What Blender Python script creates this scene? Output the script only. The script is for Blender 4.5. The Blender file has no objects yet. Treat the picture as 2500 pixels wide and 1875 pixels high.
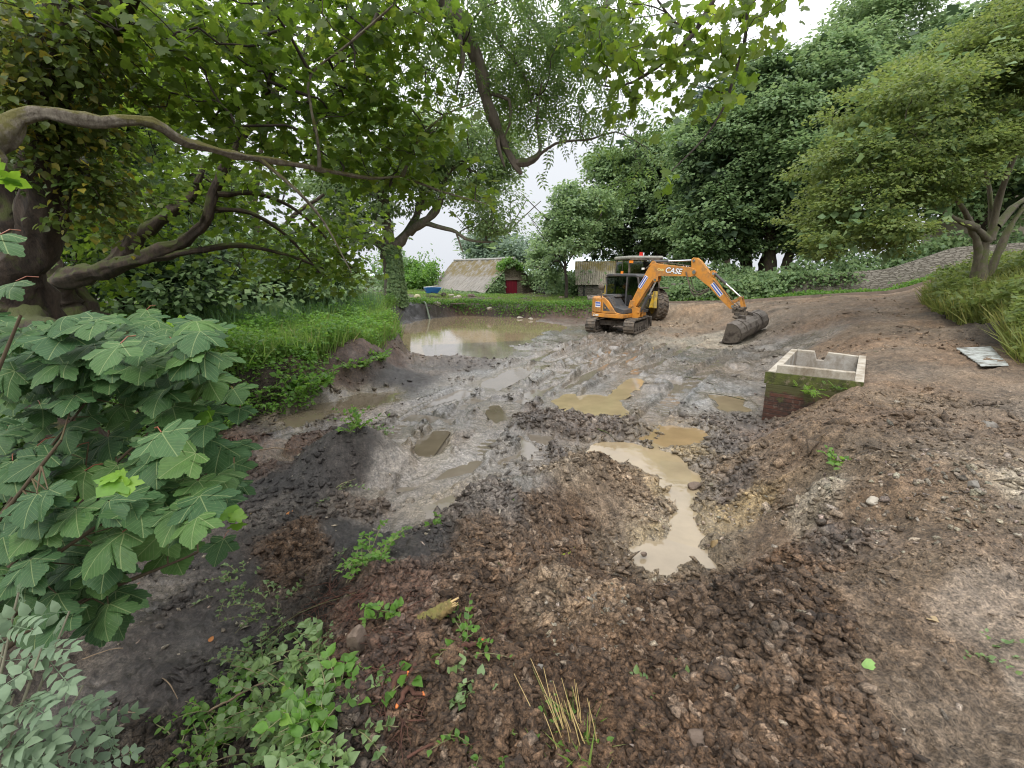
import bpy, math, random
import numpy as np
from mathutils import Vector, Matrix

random.seed(7)
RNG = np.random.default_rng(7)
scene = bpy.context.scene
COL = bpy.data.collections.new("place")
scene.collection.children.link(COL)
R = math.radians

# ------------------------------------------------------------------ camera
PITCH, CZ, FPX = R(13.4), 2.65, 1145.0
cam_d = bpy.data.cameras.new("camera")
cam = bpy.data.objects.new("camera", cam_d)
COL.objects.link(cam)
cam.location = (0, 0, CZ)
cam.rotation_euler = (R(90) - PITCH, 0, 0)
cam_d.sensor_width = 36
cam_d.lens = FPX / 2500 * 36
cam_d.clip_start = 0.05
cam_d.clip_end = 3000
scene.camera = cam
KP = 2500 / 2212.0          # picture notes below were read off at 2212 wide


def ray(u, v):
    x = (u * KP - 1250) / FPX
    y = (937.5 - v * KP) / FPX
    return (x, math.cos(PITCH) + math.sin(PITCH) * y, -math.sin(PITCH) + math.cos(PITCH) * y)


def atz(u, v, z):
    r = ray(u, v); t = (z - CZ) / r[2]
    return Vector((r[0] * t, r[1] * t, z))


def aty(u, v, Y):
    r = ray(u, v); t = Y / r[1]
    return Vector((r[0] * t, Y, CZ + r[2] * t))


# ------------------------------------------------------------------ noise
def _h(ix, iy, seed):
    with np.errstate(over='ignore'):
        h = (ix.astype(np.int64) * 374761393 + iy.astype(np.int64) * 668265263 + seed * 1442695041) & 0xffffffff
        h = ((h ^ (h >> 13)) * 1274126177) & 0xffffffff
        h = ((h ^ (h >> 16)) * 2246822519) & 0xffffffff
        h = h ^ (h >> 15)
    return (h & 0xffffff).astype(np.float64) / 0xffffff


def vnoise(x, y, seed=0):
    ix, iy = np.floor(x), np.floor(y)
    fx, fy = x - ix, y - iy
    fx = fx * fx * fx * (fx * (fx * 6 - 15) + 10); fy = fy * fy * fy * (fy * (fy * 6 - 15) + 10)
    a = _h(ix, iy, seed); b = _h(ix + 1, iy, seed); c = _h(ix, iy + 1, seed); d = _h(ix + 1, iy + 1, seed)
    return (a + (b - a) * fx) * (1 - fy) + (c + (d - c) * fx) * fy - .5


def fbm(x, y, o=4, seed=0, g=.5):
    s = 0; a = 1.0
    for i in range(o):
        s = s + a * vnoise(x * 2 ** i + 17.3 * i, y * 2 ** i - 9.1 * i, seed + i); a *= g
    return s


def cells(x, y, seed=0):
    ix, iy = np.floor(x), np.floor(y)
    best = np.full(x.shape, 9.0); rid = np.zeros(x.shape)
    for dx in (-1, 0, 1):
        for dy in (-1, 0, 1):
            cx, cy = ix + dx, iy + dy
            px = cx + .1 + .8 * _h(cx, cy, seed); py = cy + .1 + .8 * _h(cx, cy, seed + 5)
            d = np.hypot(x - px, y - py)
            m = d < best
            best = np.where(m, d, best); rid = np.where(m, _h(cx, cy, seed + 9), rid)
    return best, rid


def clod(x, y, s, seed):
    wx = x / s + .45 * vnoise(x / s * 1.7, y / s * 1.7, seed + 3); wy = y / s + .45 * vnoise(x / s * 1.7 + 31, y / s * 1.7, seed + 4)
    f, r = cells(wx, wy, seed)
    h = np.sqrt(np.clip(1 - (f / .66) ** 2, 0, 1))
    return h * (.25 + .75 * r) * s * .5, r


def sstep(a, b, x):
    t = np.clip((x - a) / (b - a), 0, 1)
    return t * t * (3 - 2 * t)


# ------------------------------------------------------------------ terrain, large shapes
# foot line of the dug basin: x, y, bank height, bank width, further rise per metre
BAS = [(0.94, 3.75, .75, 1.9, 0.02), (1.69, 3.82, .9, 2.1, 0.01), (2.28, 4.6, .95, 1.7, 0.01), (2.49, 5.79, .95, 1.5, 0.02),
       (3.47, 7.0, .92, 1.5, 0.04), (4.35, 7.85, .85, 1.5, .05), (4.75, 8.9, .9, 2.4, .05), (6.1, 11.4, 1.0, 2.6, .06), (6.9, 13.6, 1.1, 3.0, .09),
       (7.83, 15.88, 1.2, 3.6, .13), (8.2, 18.5, 1.2, 3.6, .13), (8.4, 22.2, 1.1, 3.6, .12), (8.0, 25.6, .8, 3, .08), (6.6, 27.5, .65, 1.2, .0),
       (4.4, 27.9, .68, .9, 0), (.64, 28.3, .72, .9, 0), (-3.1, 29.8, .72, .9, 0), (-5.5, 27.2, .8, .7, 0.01), (-6.1, 23.6, .9, .6, .01),
       (-5.0, 19.4, .95, .6, .01), (-4.1, 17.3, .95, .55, .01), (-3.35, 15.4, .9, .6, .01), (-3.1, 13.0, .55, .7, .05), (-3.3, 10.9, .6, .7, .05),
       (-3.94, 10.0, .7, .8, .03), (-4.09, 8.5, .75, .8, .03), (-4.94, 8.3, .8, .7, .03), (-5.1, 7.0, .8, .8, .02), (-4.9, 5.5, .8, .8, .02),
       (-4.3, 3.6, .8, .9, .02), (-3.3, 1.9, .8, 1, .02), (-2.2, 1.2, .8, 1, .02), (-1.5, 1.75, .85, .9, .02), (-1.75, 2.8, .8, .8, .02), (-1.95, 3.6, .45, .9, .12),
       (-1.25, 3.95, .55, .9, .1), (-.95, 4.7, .58, 1.0, .09), (-.5, 5.15, .56, .9, .1), (.14, 5.6, .52, .8, .1), (.95, 6.2, .5, .85, .1),
       (1.55, 6.1, .5, .9, .1), (1.7, 5.4, .56, .9, .1), (1.25, 4.6, .55, 1.1, .08), (.95, 4.1, .6, 1.4, .05)]
BA = np.array(BAS)
TA = np.array((4.61, 8.27)); TL = np.array((.60, .80)); TW = np.array((.80, -.60))   # tank corner and axes
PONDPX = [(840, 712), (1000, 676), (1100, 679), (1178, 704), (1120, 722), (1062, 746), (1030, 772), (955, 757), (880, 738)]
POND = [tuple(atz(a, b, 0.0)[:2]) for a, b in PONDPX]


def inside(x, y, poly):
    c = np.zeros(x.shape, bool); n = len(poly)
    for i in range(n):
        x1, y1 = poly[i][:2]; x2, y2 = poly[(i + 1) % n][:2]
        if y1 == y2: continue
        m = ((y1 > y) != (y2 > y)) & (x < (x2 - x1) * (y - y1) / (y2 - y1) + x1)
        c ^= m
    return c


def segd(x, y, a, b):
    dx, dy = b[0] - a[0], b[1] - a[1]
    t = np.clip(((x - a[0]) * dx + (y - a[1]) * dy) / (dx * dx + dy * dy + 1e-9), 0, 1)
    return np.hypot(x - a[0] - t * dx, y - a[1] - t * dy), t


def polyd(x, y, poly):
    d = np.full(x.shape, 1e9)
    for i in range(len(poly)):
        d = np.minimum(d, segd(x, y, poly[i], poly[(i + 1) % len(poly)])[0])
    return np.where(inside(x, y, poly), -d, d)


MOUNDS = [  # x, y, height, rx, ry
    (*atz(765, 1010, .0)[:2], .62, .62, .5), (*atz(1190, 915, .0)[:2], .2, .9, .5), (*atz(1350, 935, .0)[:2], .14, .9, .35),
    (*atz(960, 785, .0)[:2], .22, 1.5, .5), (*atz(1330, 1120, .0)[:2], .1, .6, .6), (*atz(640, 1175, .0)[:2], .12, .5, .3),
    (*atz(1020, 895, .0)[:2], .1, .6, .25), (*atz(1040, 1062, .0)[:2], .1, .5, .2), (*atz(1560, 870, .0)[:2], .1, .5, .2),
    (*atz(800, 820, .0)[:2], .35, 1.1, .8), (*atz(690, 860, .0)[:2], .3, .7, .5),
    (*atz(800, 1330, .7)[:2], .16, .5, .45), (*atz(900, 1450, .8)[:2], .12, .4, .3),
    (*atz(1930, 1230, .9)[:2], .12, 1.2, .35), (*atz(1750, 1020, .8)[:2], .1, .9, .4), (*atz(2100, 1010, 1.)[:2], .12, 1.2, .4),
]
PUD = {  # named puddles as outlines at water level, read off the picture
    'left': [(690, 870), (780, 850), (850, 845), (850, 862), (780, 885), (700, 905), (640, 925), (600, 910)],
    'mid1': [(1205, 866), (1240, 852), (1310, 858), (1345, 880), (1352, 900), (1260, 903), (1222, 888)],
    'mid2': [(1322, 860), (1345, 835), (1368, 818), (1384, 820), (1372, 836), (1348, 858)],
    'mid3': [(1385, 945), (1440, 920), (1530, 932), (1480, 955), (1420, 965)],
    'mid4': [(1268, 975), (1300, 957), (1400, 968), (1500, 1000), (1490, 1030), (1440, 1025), (1380, 1000), (1300, 985)],
    'stream': [(1435, 1012), (1486, 1016), (1488, 1060), (1496, 1100), (1512, 1150), (1502, 1205), (1455, 1205), (1456, 1120), (1448, 1070)],
    'near': [(1362, 1195), (1400, 1178), (1480, 1200), (1500, 1218), (1440, 1236), (1385, 1222)],
    'small1': [(925, 1098), (985, 1072), (1045, 1062), (1060, 1068), (1000, 1090), (950, 1120)],
    'small2': [(1060, 890), (1075, 880), (1090, 905), (1070, 912)],
    'small3': [(1040, 830), (1110, 800), (1180, 790), (1150, 805), (1080, 840)],
    'small4': [(908, 972), (925, 948), (948, 936), (960, 938), (932, 978)],
    'small5': [(1540, 855), (1600, 860), (1610, 885), (1560, 880)],
}
PUDW = {k: [tuple(atz(a, b, 0.)[:2]) for a, b in v] for k, v in PUD.items()}


def macro(x, y):
    x = np.asarray(x, float); y = np.asarray(y, float)
    n = len(BA); d = np.full(x.shape, 1e9)
    sw = np.zeros(x.shape); H = np.zeros(x.shape); W = np.zeros(x.shape); S = np.zeros(x.shape)
    for i in range(n):
        a, b = BA[i], BA[(i + 1) % n]
        di, t = segd(x, y, a, b)
        d = np.minimum(d, di)
        w = 1 / (di + .12) ** 4
        sw += w; H += w * (a[2] + (b[2] - a[2]) * t); W += w * (a[3] + (b[3] - a[3]) * t); S += w * (a[4] + (b[4] - a[4]) * t)
    H /= sw; W /= sw; S /= sw
    ins = inside(x, y, BA)
    d = np.where(ins, -d, d)
    d = d + .22 * fbm(x * .9, y * .9, 3, 41) * np.clip(np.hypot(x, y) / 6, .3, 1)
    z = H * sstep(0, 1, d / W) + S * np.minimum(np.maximum(0, d - .8 * W), 14)
    z = np.where(d < 0, 0.0, z)
    for mx, my, mh, rx, ry in MOUNDS:
        z = z + mh * np.exp(-((x - mx) / rx) ** 2 - ((y - my) / ry) ** 2)
    # right bank under the shrubs rises
    z = z + .9 * sstep(0, 3.0, (x - 10.6) * .75 - (y - 11) * .45) * sstep(3, 9, x)
    # behind the camera the bank stays level; beyond the shed the land falls away into the mist
    z = z - 5.5 * sstep(52, 130, y) * sstep(-70, -10, -np.abs(x)) + 0.0
    return z


def ground1(x, y):
    return float(macro(np.array([x]), np.array([y]))[0])


def hit(u, v, off=0.0):
    """where the sight line through a picture point meets the ground"""
    r = ray(u, v)
    t = np.concatenate([np.linspace(.8, 8, 500), np.linspace(8.02, 60, 1500)])
    z = CZ + r[2] * t
    g = macro(r[0] * t, r[1] * t) + off
    k = np.argmax(z < g)
    if not (z < g).any(): k = len(t) - 1
    return Vector((r[0] * t[k], r[1] * t[k], g[k]))


# surface kinds: rgb, roughness, clod, lump, comb
SK = dict(
    G=((.135, .118, .098), .17, .22, 1.0, 0), K=((.030, .025, .022), .50, .25, .8, 0), B=((.106, .066, .038), .78, 1.0, 1.0, 0),
    D=((.158, .112, .072), .85, .40, .35, 1), Y=((.24, .175, .09), .60, .5, .5, 0), V=((.27, .23, .17), .75, .7, .4, 0),
    S=((.150, .140, .126), .15, .22, .6, 0), L=((.195, .142, .092), .80, .85, .7, 0), E=((.040, .030, .020), .9, .7, 1.0, 0),
    P=((.205, .162, .118), .75, .15, .3, .6), R=((.080, .048, .032), .65, .6, 1.0, 0), M=((.092, .072, .056), .38, .8, 1.0, 0))
SK['C'] = ((.150, .108, .068), .85, .38, .5, 1)
SPL = [(1350, 780, 'G'), (1150, 800, 'G'), (1000, 830, 'S'), (1250, 740, 'G'), (1450, 780, 'G'), (1550, 800, 'G'), (1450, 870, 'S'), (1530, 850, 'S'),
       (1400, 850, 'G'), (1180, 920, 'M'), (1200, 960, 'M'), (1330, 940, 'M'), (1000, 900, 'G'), (1080, 960, 'G'), (1000, 1000, 'S'), (960, 1050, 'G'),
       (850, 1050, 'S'), (800, 1100, 'M'), (760, 1150, 'K'), (650, 1050, 'K'), (600, 1130, 'K'), (700, 1010, 'K'), (600, 960, 'R'), (550, 1000, 'R'),
       (760, 990, 'K'), (900, 960, 'G'), (880, 900, 'G'), (750, 870, 'G'), (870, 810, 'K'), (960, 790, 'M'), (700, 790, 'R'), (820, 760, 'R'), (640, 920, 'K'),
       (650, 1180, 'B'), (900, 1130, 'G'), (880, 1180, 'K'), (1050, 1080, 'M'), (1120, 1050, 'G'), (350, 1350, 'K'), (300, 1500, 'K'), (500, 1250, 'K'), (450, 1400, 'K'),
       (250, 1650, 'E'), (1150, 1100, 'B'), (1250, 1010, 'L'), (1350, 1040, 'L'), (1300, 1090, 'D'), (1180, 1180, 'B'), (1050, 1200, 'B'), (1400, 1110, 'L'), (1460, 1150, 'V'),
       (1440, 1060, 'Y'), (1430, 1150, 'Y'), (1250, 1150, 'B'), (1330, 1200, 'B'), (1300, 1290, 'B'), (1200, 1330, 'L'), (1000, 1350, 'B'), (850, 1300, 'R'), (800, 1450, 'R'),
       (950, 1550, 'B'), (1200, 1450, 'B'), (1300, 1600, 'B'), (700, 1600, 'E'), (600, 1450, 'E'), (1500, 1400, 'B'), (1650, 1500, 'B'), (1500, 1600, 'B'), (1800, 1600, 'B'),
       (1550, 1270, 'B'), (1700, 1230, 'B'), (1900, 1330, 'D'), (1750, 1350, 'B'), (1950, 1500, 'D'), (2100, 1450, 'D'), (2150, 1600, 'D'), (2050, 1290, 'P'), (2150, 1320, 'P'),
       (2180, 1450, 'P'), (1950, 1240, 'C'), (1700, 1160, 'D'), (1830, 1140, 'M'), (1600, 1180, 'C'), (1580, 1130, 'Y'), (1640, 1100, 'Y'), (1780, 1085, 'V'), (1700, 1095, 'C'), (1880, 1085, 'C'),
       (2000, 1100, 'C'), (2150, 1110, 'C'), (2200, 1050, 'V'), (2100, 1060, 'C'), (2000, 1030, 'D'), (1900, 1000, 'C'), (1800, 960, 'C'), (2150, 1000, 'C'), (1850, 980, 'C'), (1700, 1000, 'D'), (1600, 1050, 'M'), (1560, 1080, 'M'),
       (1650, 960, 'D'), (1800, 920, 'D'), (1950, 900, 'D'), (2100, 950, 'D'), (2180, 850, 'D'), (2000, 820, 'D'), (1900, 880, 'C'), (2180, 1180, 'D'), (2050, 1180, 'D'), (1750, 860, 'D'),
       (2050, 760, 'D'), (1900, 720, 'D'), (1750, 700, 'D'), (1600, 690, 'D'), (1850, 650, 'D'), (2000, 660, 'D'), (1480, 690, 'L'), (1540, 735, 'V'), (1500, 720, 'L'), (2000, 600, 'P'),
       (1700, 745, 'G'), (1640, 770, 'G'), (1600, 940, 'M'), (1540, 960, 'M'), (1500, 1010, 'M'), (1480, 965, 'Y'), (1560, 1010, 'L'),
       (1200, 690, 'R'), (1100, 675, 'R'), (1000, 672, 'R'), (900, 690, 'K'), (860, 690, 'K'), (1250, 670, 'R'), (1200, 720, 'S'), (1100, 660, 'E'), (1300, 650, 'E'), (950, 655, 'E'), (1450, 600, 'E'),
       (700, 690, 'E'), (600, 760, 'E'), (400, 800, 'E'), (300, 1000, 'E'), (200, 1200, 'E'), (600, 860, 'E'), (200, 700, 'E'), (60, 800, 'E'), (50, 1100, 'E'), (60, 1400, 'E'), (2205, 640, 'E'), (2205, 720, 'E')]


def zones(x, y):
    lr = np.log(np.hypot(x, y) + .3); az = np.arctan2(x, np.maximum(y, .05)) * 1.25
    wob = .05 * fbm(x * .8, y * .8, 4, 77); wob2 = .05 * fbm(x * .8 + 40, y * .8, 4, 78)
    az = az + wob; lr = lr + wob2
    out = np.zeros(x.shape + (7,)); sw = np.zeros(x.shape)
    for u, v, k in SPL:
        p = hit(u, v)
        a0 = math.atan2(p.x, p.y) * 1.25; l0 = math.log(math.hypot(p.x, p.y) + .3)
        d2 = (az - a0) ** 2 + (lr - l0) ** 2 + 3e-4
        w = 1 / (d2 * d2 * d2)
        c, ro, cl, lu, co = SK[k]
        out += w[..., None] * np.array([*c, ro, cl, lu, co]); sw += w
    return out / sw[..., None]


RUTS = [[(1030, 1130), (1030, 1060), (1045, 960), (1110, 870), (1230, 790), (1380, 722)], [(870, 1010), (960, 930), (1050, 860), (1180, 790), (1330, 730)], [(700, 960), (860, 930), (1080, 850), (1330, 760), (1500, 700)],
        [(1270, 930), (1400, 830), (1560, 740)]]
RUTW = [([atz(a, b, 0.)[:2] for a, b in r], h) for r, h in zip(RUTS, (.80, .80, .80, .80))]


def rutfield(x, y, bd):
    rut_m = np.zeros(x.shape); dz = np.zeros(x.shape); lowm = sstep(.14, .04, macro(x, y))
    for q, (pl, half) in enumerate(RUTW):
        acc = 0.0
        bestd = np.full(x.shape, 9.0); s = np.zeros(x.shape)
        for i in range(len(pl) - 1):
            dd = Vector(pl[i + 1]) - Vector(pl[i]); L = dd.length
            di, t = segd(x, y, pl[i], pl[i + 1])
            dr = np.abs(di - half)
            m = dr < bestd
            bestd = np.where(m, dr, bestd); s = np.where(m, acc + t * L, s)
            acc += L
        wv = .16 * fbm(x * 1.4, y * 1.4, 2, 93 + q)
        prof = sstep(.25, .19, bestd + wv * .3)
        lip = np.exp(-((bestd - .30) / .06) ** 2)
        fade = sstep(-.75, -.3, fbm(x * .5, y * .5, 2, 97 + q)) * sstep(0.0, .4, -bd) * lowm
        dz = dz + fade * (-.075 * prof + .05 * lip + prof * .024 * (np.sin(s * 2 * math.pi / .16) > .1))
        rut_m = np.maximum(rut_m, prof * fade)
    return dz, rut_m


def surface(x, y):
    """full detail: height, colour, roughness"""
    z = macro(x, y)
    Z = zones(x, y)
    dist = np.hypot(x, y)
    cl, lu, co = Z[..., 4], Z[..., 5], Z[..., 6]
    bd = polyd(x, y, BAS)
    flat = sstep(0.0, .9, -bd)                       # basin floor
    dzr, rut_m = rutfield(x, y, bd)
    far = sstep(30, 60, dist)
    z = z + (1 - far) * (lu * (.15 * fbm(x * .8, y * .8, 4, 3) + .10 * fbm(x * 3.1, y * 3.1, 4, 13)) * (1 - .5 * flat) + .012)
    # combed by the bucket on the slopes
    ca, sa = math.cos(.45), math.sin(.45)
    xr, yr = x * ca + y * sa, -x * sa + y * ca
    z = z + co * (.055 * fbm(xr * .9, yr * 5.5, 4, 23) + .02 * vnoise(xr * 3, yr * 22, 27))
    c1, r1 = clod(x, y, .17, 51); c2, r2 = clod(x, y, .075, 52); c3, r3 = clod(x, y, .034, 53)
    patch = np.clip(.55 + 1.6 * fbm(x * .9, y * .9, 3, 88), .08, 1.3)
    near = sstep(16, 5, dist)
    c4, r4 = clod(x, y, .30, 54)
    z = z + cl * patch * (c4 * .34 * (1 - .8 * flat) + c1 * .7 * (.4 + .6 * (1 - flat)) + c2 * .85) + cl * near * c3 * .95 * np.clip(patch, .45, 1)
    # crumb noise
    sx_, sy_ = x * .97 - y * .24, x * .24 + y * .97            # smears left by dragged buckets and tracks
    z = z + flat * (.038 * fbm(sx_ * 3.2, sy_ * .35, 3, 45) + .020 * fbm(sx_ * 9, sy_ * .8, 3, 46)) * sstep(-.3, .2, fbm(x * .4, y * .4, 2, 47) + .1)
    rg_ = 1 - 2 * np.abs(vnoise(x * 7, y * 7, 63)) * 2
    z = z + (.25 + cl) * near * .022 * (rg_ + .6 * (1 - 4 * np.abs(vnoise(x * 17, y * 17, 64))))
    z = z + (.35 + cl) * near * (.034 * fbm(x * 16, y * 16, 3, 60) + .014 * fbm(x * 40, y * 40, 2, 61)) + .006 * near * fbm(x * 75, y * 75, 1, 62)
    z = z * (1 - .75 * rut_m) + rut_m * .02
    z = z + dzr
    # puddles and pond dip below the water
    pm = np.zeros(x.shape); ring = np.zeros(x.shape)
    PD = {k: polyd(x, y, pl) + .16 * fbm(x * 2.6, y * 2.6, 4, 33) - .02 for k, pl in PUDW.items()}
    for k, d in PD.items():
        rim = sstep(.8, .45, d)
        z = z * (1 - rim) + np.maximum(z, .004 + .02 * vnoise(x * 9, y * 9, 35)) * rim
    for k, d in PD.items():
        m = sstep(.13, -.03, d); pm = np.maximum(pm, m); ring = np.maximum(ring, sstep(.45, .02, d + .15 * fbm(x * 6, y * 6, 2, 36)))
        z = z * (1 - m) + (-.055 + .3 * np.maximum(z, 0)) * m
    d = polyd(x, y, POND) - .5 + .5 * fbm(x * .6, y * .6, 4, 34)
    m = sstep(.9, -.8, d)
    z = z - m * .22
    # inside the concrete tank the ground is cut away
    rx = (x - TA[0]) * TL[0] + (y - TA[1]) * TL[1]; ry = (x - TA[0]) * TW[0] + (y - TA[1]) * TW[1]
    tm = (rx > .05) & (rx < 3.05) & (ry > .05) & (ry < 1.35)
    z = np.where(tm, np.minimum(z, .05), z)
    # no bumps poking above the rim close to it
    edge = np.maximum(np.maximum(-rx, rx - 3.1), np.maximum(-ry, ry - 1.4))
    lim = .90 + .25 * np.clip(edge, 0, 9)
    lim = np.where(rx < .1, lim - .80 * sstep(1.15, .0, ry) * sstep(.9, .1, edge), lim)
    lim = np.where(ry < .1, lim - .55 * sstep(2.6, .2, rx) * sstep(.8, .1, edge), lim)
    z = np.where((edge < 2.2), np.minimum(z, np.maximum(lim, .08)), z)
    # colour
    rgb = Z[..., :3].copy()
    v = 1 + .45 * fbm(x * 1.3, y * 1.3, 3, 71) + .5 * fbm(x * 9, y * 9, 3, 72)
    v = v * (1 + cl * (r2 - .5) * .35) * (1 + near * cl * (r3 - .5) * .5)
    pale = near * (r3 > .95) * cl + (r2 > .975) * cl * .6
    rgb = rgb * np.clip(v, .35, 2)[..., None] * (1 + .10 * fbm(x * .7, y * .7, 3, 79))[..., None] ** np.array([1.6, 0., -1.6])
    rgb = rgb + (pale * .08)[..., None] * np.array([1, .9, .74])
    low = sstep(.055, -.01, z) * flat                      # silt in the hollows
    rgb = rgb * (1 - .35 * low[..., None]) + low[..., None] * .35 * np.array([.19, .165, .135])
    rgb = rgb * (1 - .55 * ring[..., None]) + .55 * ring[..., None] * np.array([.155, .125, .082])
    rough = Z[..., 3] - .3 * ring + .25 * fbm(x * 1.1, y * 1.1, 3, 74) - .25 * low - .1 * rut_m
    return z, np.clip(rgb, .008, .7), np.clip(rough, .10, 1)

# ------------------------------------------------------------------ object helpers
def link(o, parent=None):
    COL.objects.link(o)
    if parent is not None: o.parent = parent
    return o


def tag(o, label=None, cat=None, group=None, kind=None):
    if label: o["label"] = label
    if cat: o["category"] = cat
    if group: o["group"] = group
    if kind: o["kind"] = kind
    return o


def thing(name, loc, label, cat, group=None, rz=0.0):
    o = bpy.data.objects.new(name, None); o.empty_display_size = .2
    link(o); o.location = loc; o.rotation_euler = (0, 0, rz)
    return tag(o, label, cat, group)


def mesh_np(name, V, F, mat, parent=None, uv=None, smooth=False, col=None, sizes=None):
    """V (n,3); F (m,k) or flat list with sizes"""
    me = bpy.data.meshes.new(name)
    V = np.asarray(V, np.float32)
    if sizes is None:
        F = np.asarray(F, np.int32); m, k = F.shape
        sizes = np.full(m, k, np.int32); flat = F.ravel()
    else:
        flat = np.asarray(F, np.int32); sizes = np.asarray(sizes, np.int32); m = len(sizes)
    me.vertices.add(len(V)); me.vertices.foreach_set("co", V.ravel())
    me.loops.add(len(flat)); me.loops.foreach_set("vertex_index", flat)
    me.polygons.add(m)
    st = np.zeros(m, np.int32); st[1:] = np.cumsum(sizes)[:-1]
    me.polygons.foreach_set("loop_start", st); me.polygons.foreach_set("loop_total", sizes)
    if smooth: me.polygons.foreach_set("use_smooth", np.ones(m, bool))
    if uv is not None:
        l = me.uv_layers.new(name="UVMap"); l.data.foreach_set("uv", np.asarray(uv, np.float32)[flat].ravel())
    me.update(calc_edges=True)
    if col is not None:
        for nm, arr in col.items():
            if arr.ndim == 1:
                a = me.attributes.new(nm, 'FLOAT', 'POINT'); a.data.foreach_set("value", arr.astype(np.float32))
            else:
                a = me.attributes.new(nm, 'FLOAT_COLOR', 'POINT')
                a.data.foreach_set("color", np.concatenate([arr, np.ones((len(arr), 1))], 1).astype(np.float32).ravel())
    if mat: me.materials.append(mat)
    o = bpy.data.objects.new(name, me)
    return link(o, parent)


class MB:
    def __init__(s): s.v = []; s.f = []
    def add(s, V, F, M=None):
        n = len(s.v)
        for p in V: s.v.append(tuple(M @ Vector(p)) if M is not None else tuple(p))
        for f in F: s.f.append([i + n for i in f])
        return s
    def box(s, c, d, M=None, r=None):
        x, y, z = d[0] / 2, d[1] / 2, d[2] / 2
        V = [Vector((a * x, b * y, e * z)) for a in (-1, 1) for b in (-1, 1) for e in (-1, 1)]
        if r is not None: V = [r @ p for p in V]
        V = [p + Vector(c) for p in V]
        return s.add(V, [(0, 1, 3, 2), (4, 6, 7, 5), (0, 4, 5, 1), (2, 3, 7, 6), (0, 2, 6, 4), (1, 5, 7, 3)], M)
    def prism(s, poly, a, b, ax='y', M=None):
        """polygon extruded along an axis: ax 'y' takes (x,z), ax 'z' takes (x,y), ax 'x' takes (y,z)"""
        def P(p, t): return (p[0], t, p[1]) if ax == 'y' else ((p[0], p[1], t) if ax == 'z' else (t, p[0], p[1]))
        n = len(poly)
        V = [P(p, a) for p in poly] + [P(p, b) for p in poly]
        F = [list(range(n))[::-1], list(range(n, 2 * n))] + [[i, (i + 1) % n, (i + 1) % n + n, i + n] for i in range(n)]
        return s.add(V, F, M)
    def tube(s, pts, rad, n=8, M=None, cap=True):
        pts = [Vector(p) for p in pts]; k = len(pts)
        if not hasattr(rad, '__len__'): rad = [rad] * k
        V = []; up = Vector((0.13, .21, 1)).normalized()
        for i, p in enumerate(pts):
            t = (pts[min(i + 1, k - 1)] - pts[max(i - 1, 0)]).normalized()
            a = t.cross(up)
            if a.length < .05: a = t.cross(Vector((1, 0, 0)))
            a.normalize(); b = t.cross(a)
            for j in range(n):
                w = 2 * math.pi * j / n
                V.append(p + (a * math.cos(w) + b * math.sin(w)) * rad[i])
        F = [[i * n + j, i * n + (j + 1) % n, (i + 1) * n + (j + 1) % n, (i + 1) * n + j] for i in range(k - 1) for j in range(n)]
        if cap: F += [list(range(n))[::-1], list(range((k - 1) * n, k * n))]
        return s.add(V, F, M)
    def cyl(s, a, b, r, n=20, M=None, r2=None): return s.tube([a, b], [r, r if r2 is None else r2], n, M)
    def lathe(s, prof, n=24, M=None, closed=False):
        """prof: (r, h) revolved about local y through M"""
        V = []; k = len(prof)
        for r, h in prof:
            for j in range(n):
                w = 2 * math.pi * j / n; V.append((r * math.cos(w), h, r * math.sin(w)))
        F = [[i * n + j, i * n + (j + 1) % n, (i + 1) * n + (j + 1) % n, (i + 1) * n + j] for i in range(k - 1) for j in range(n)]
        if closed: F += [[(k - 1) * n + j, (k - 1) * n + (j + 1) % n, (j + 1) % n, j] for j in range(n)]
        return s.add(V, F, M)
    def build(s, name, mat, parent=None, bevel=0, smooth=False, seg=2, loc=None):
        me = bpy.data.meshes.new(name); me.from_pydata(s.v, [], s.f)
        import bmesh
        bm = bmesh.new(); bm.from_mesh(me); bmesh.ops.recalc_face_normals(bm, faces=bm.faces); bm.to_mesh(me); bm.free()
        if smooth:
            me.polygons.foreach_set("use_smooth", np.ones(len(me.polygons), bool))
            try: me.set_sharp_from_angle(angle=R(40))
            except Exception: pass
        if mat: me.materials.append(mat)
        o = link(bpy.data.objects.new(name, me), parent)
        if loc is not None: o.location = loc
        if bevel:
            m = o.modifiers.new("bevel", 'BEVEL'); m.width = bevel; m.segments = seg; m.limit_method = 'ANGLE'; m.angle_limit = R(35)
            m.harden_normals = False
        return o


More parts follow.
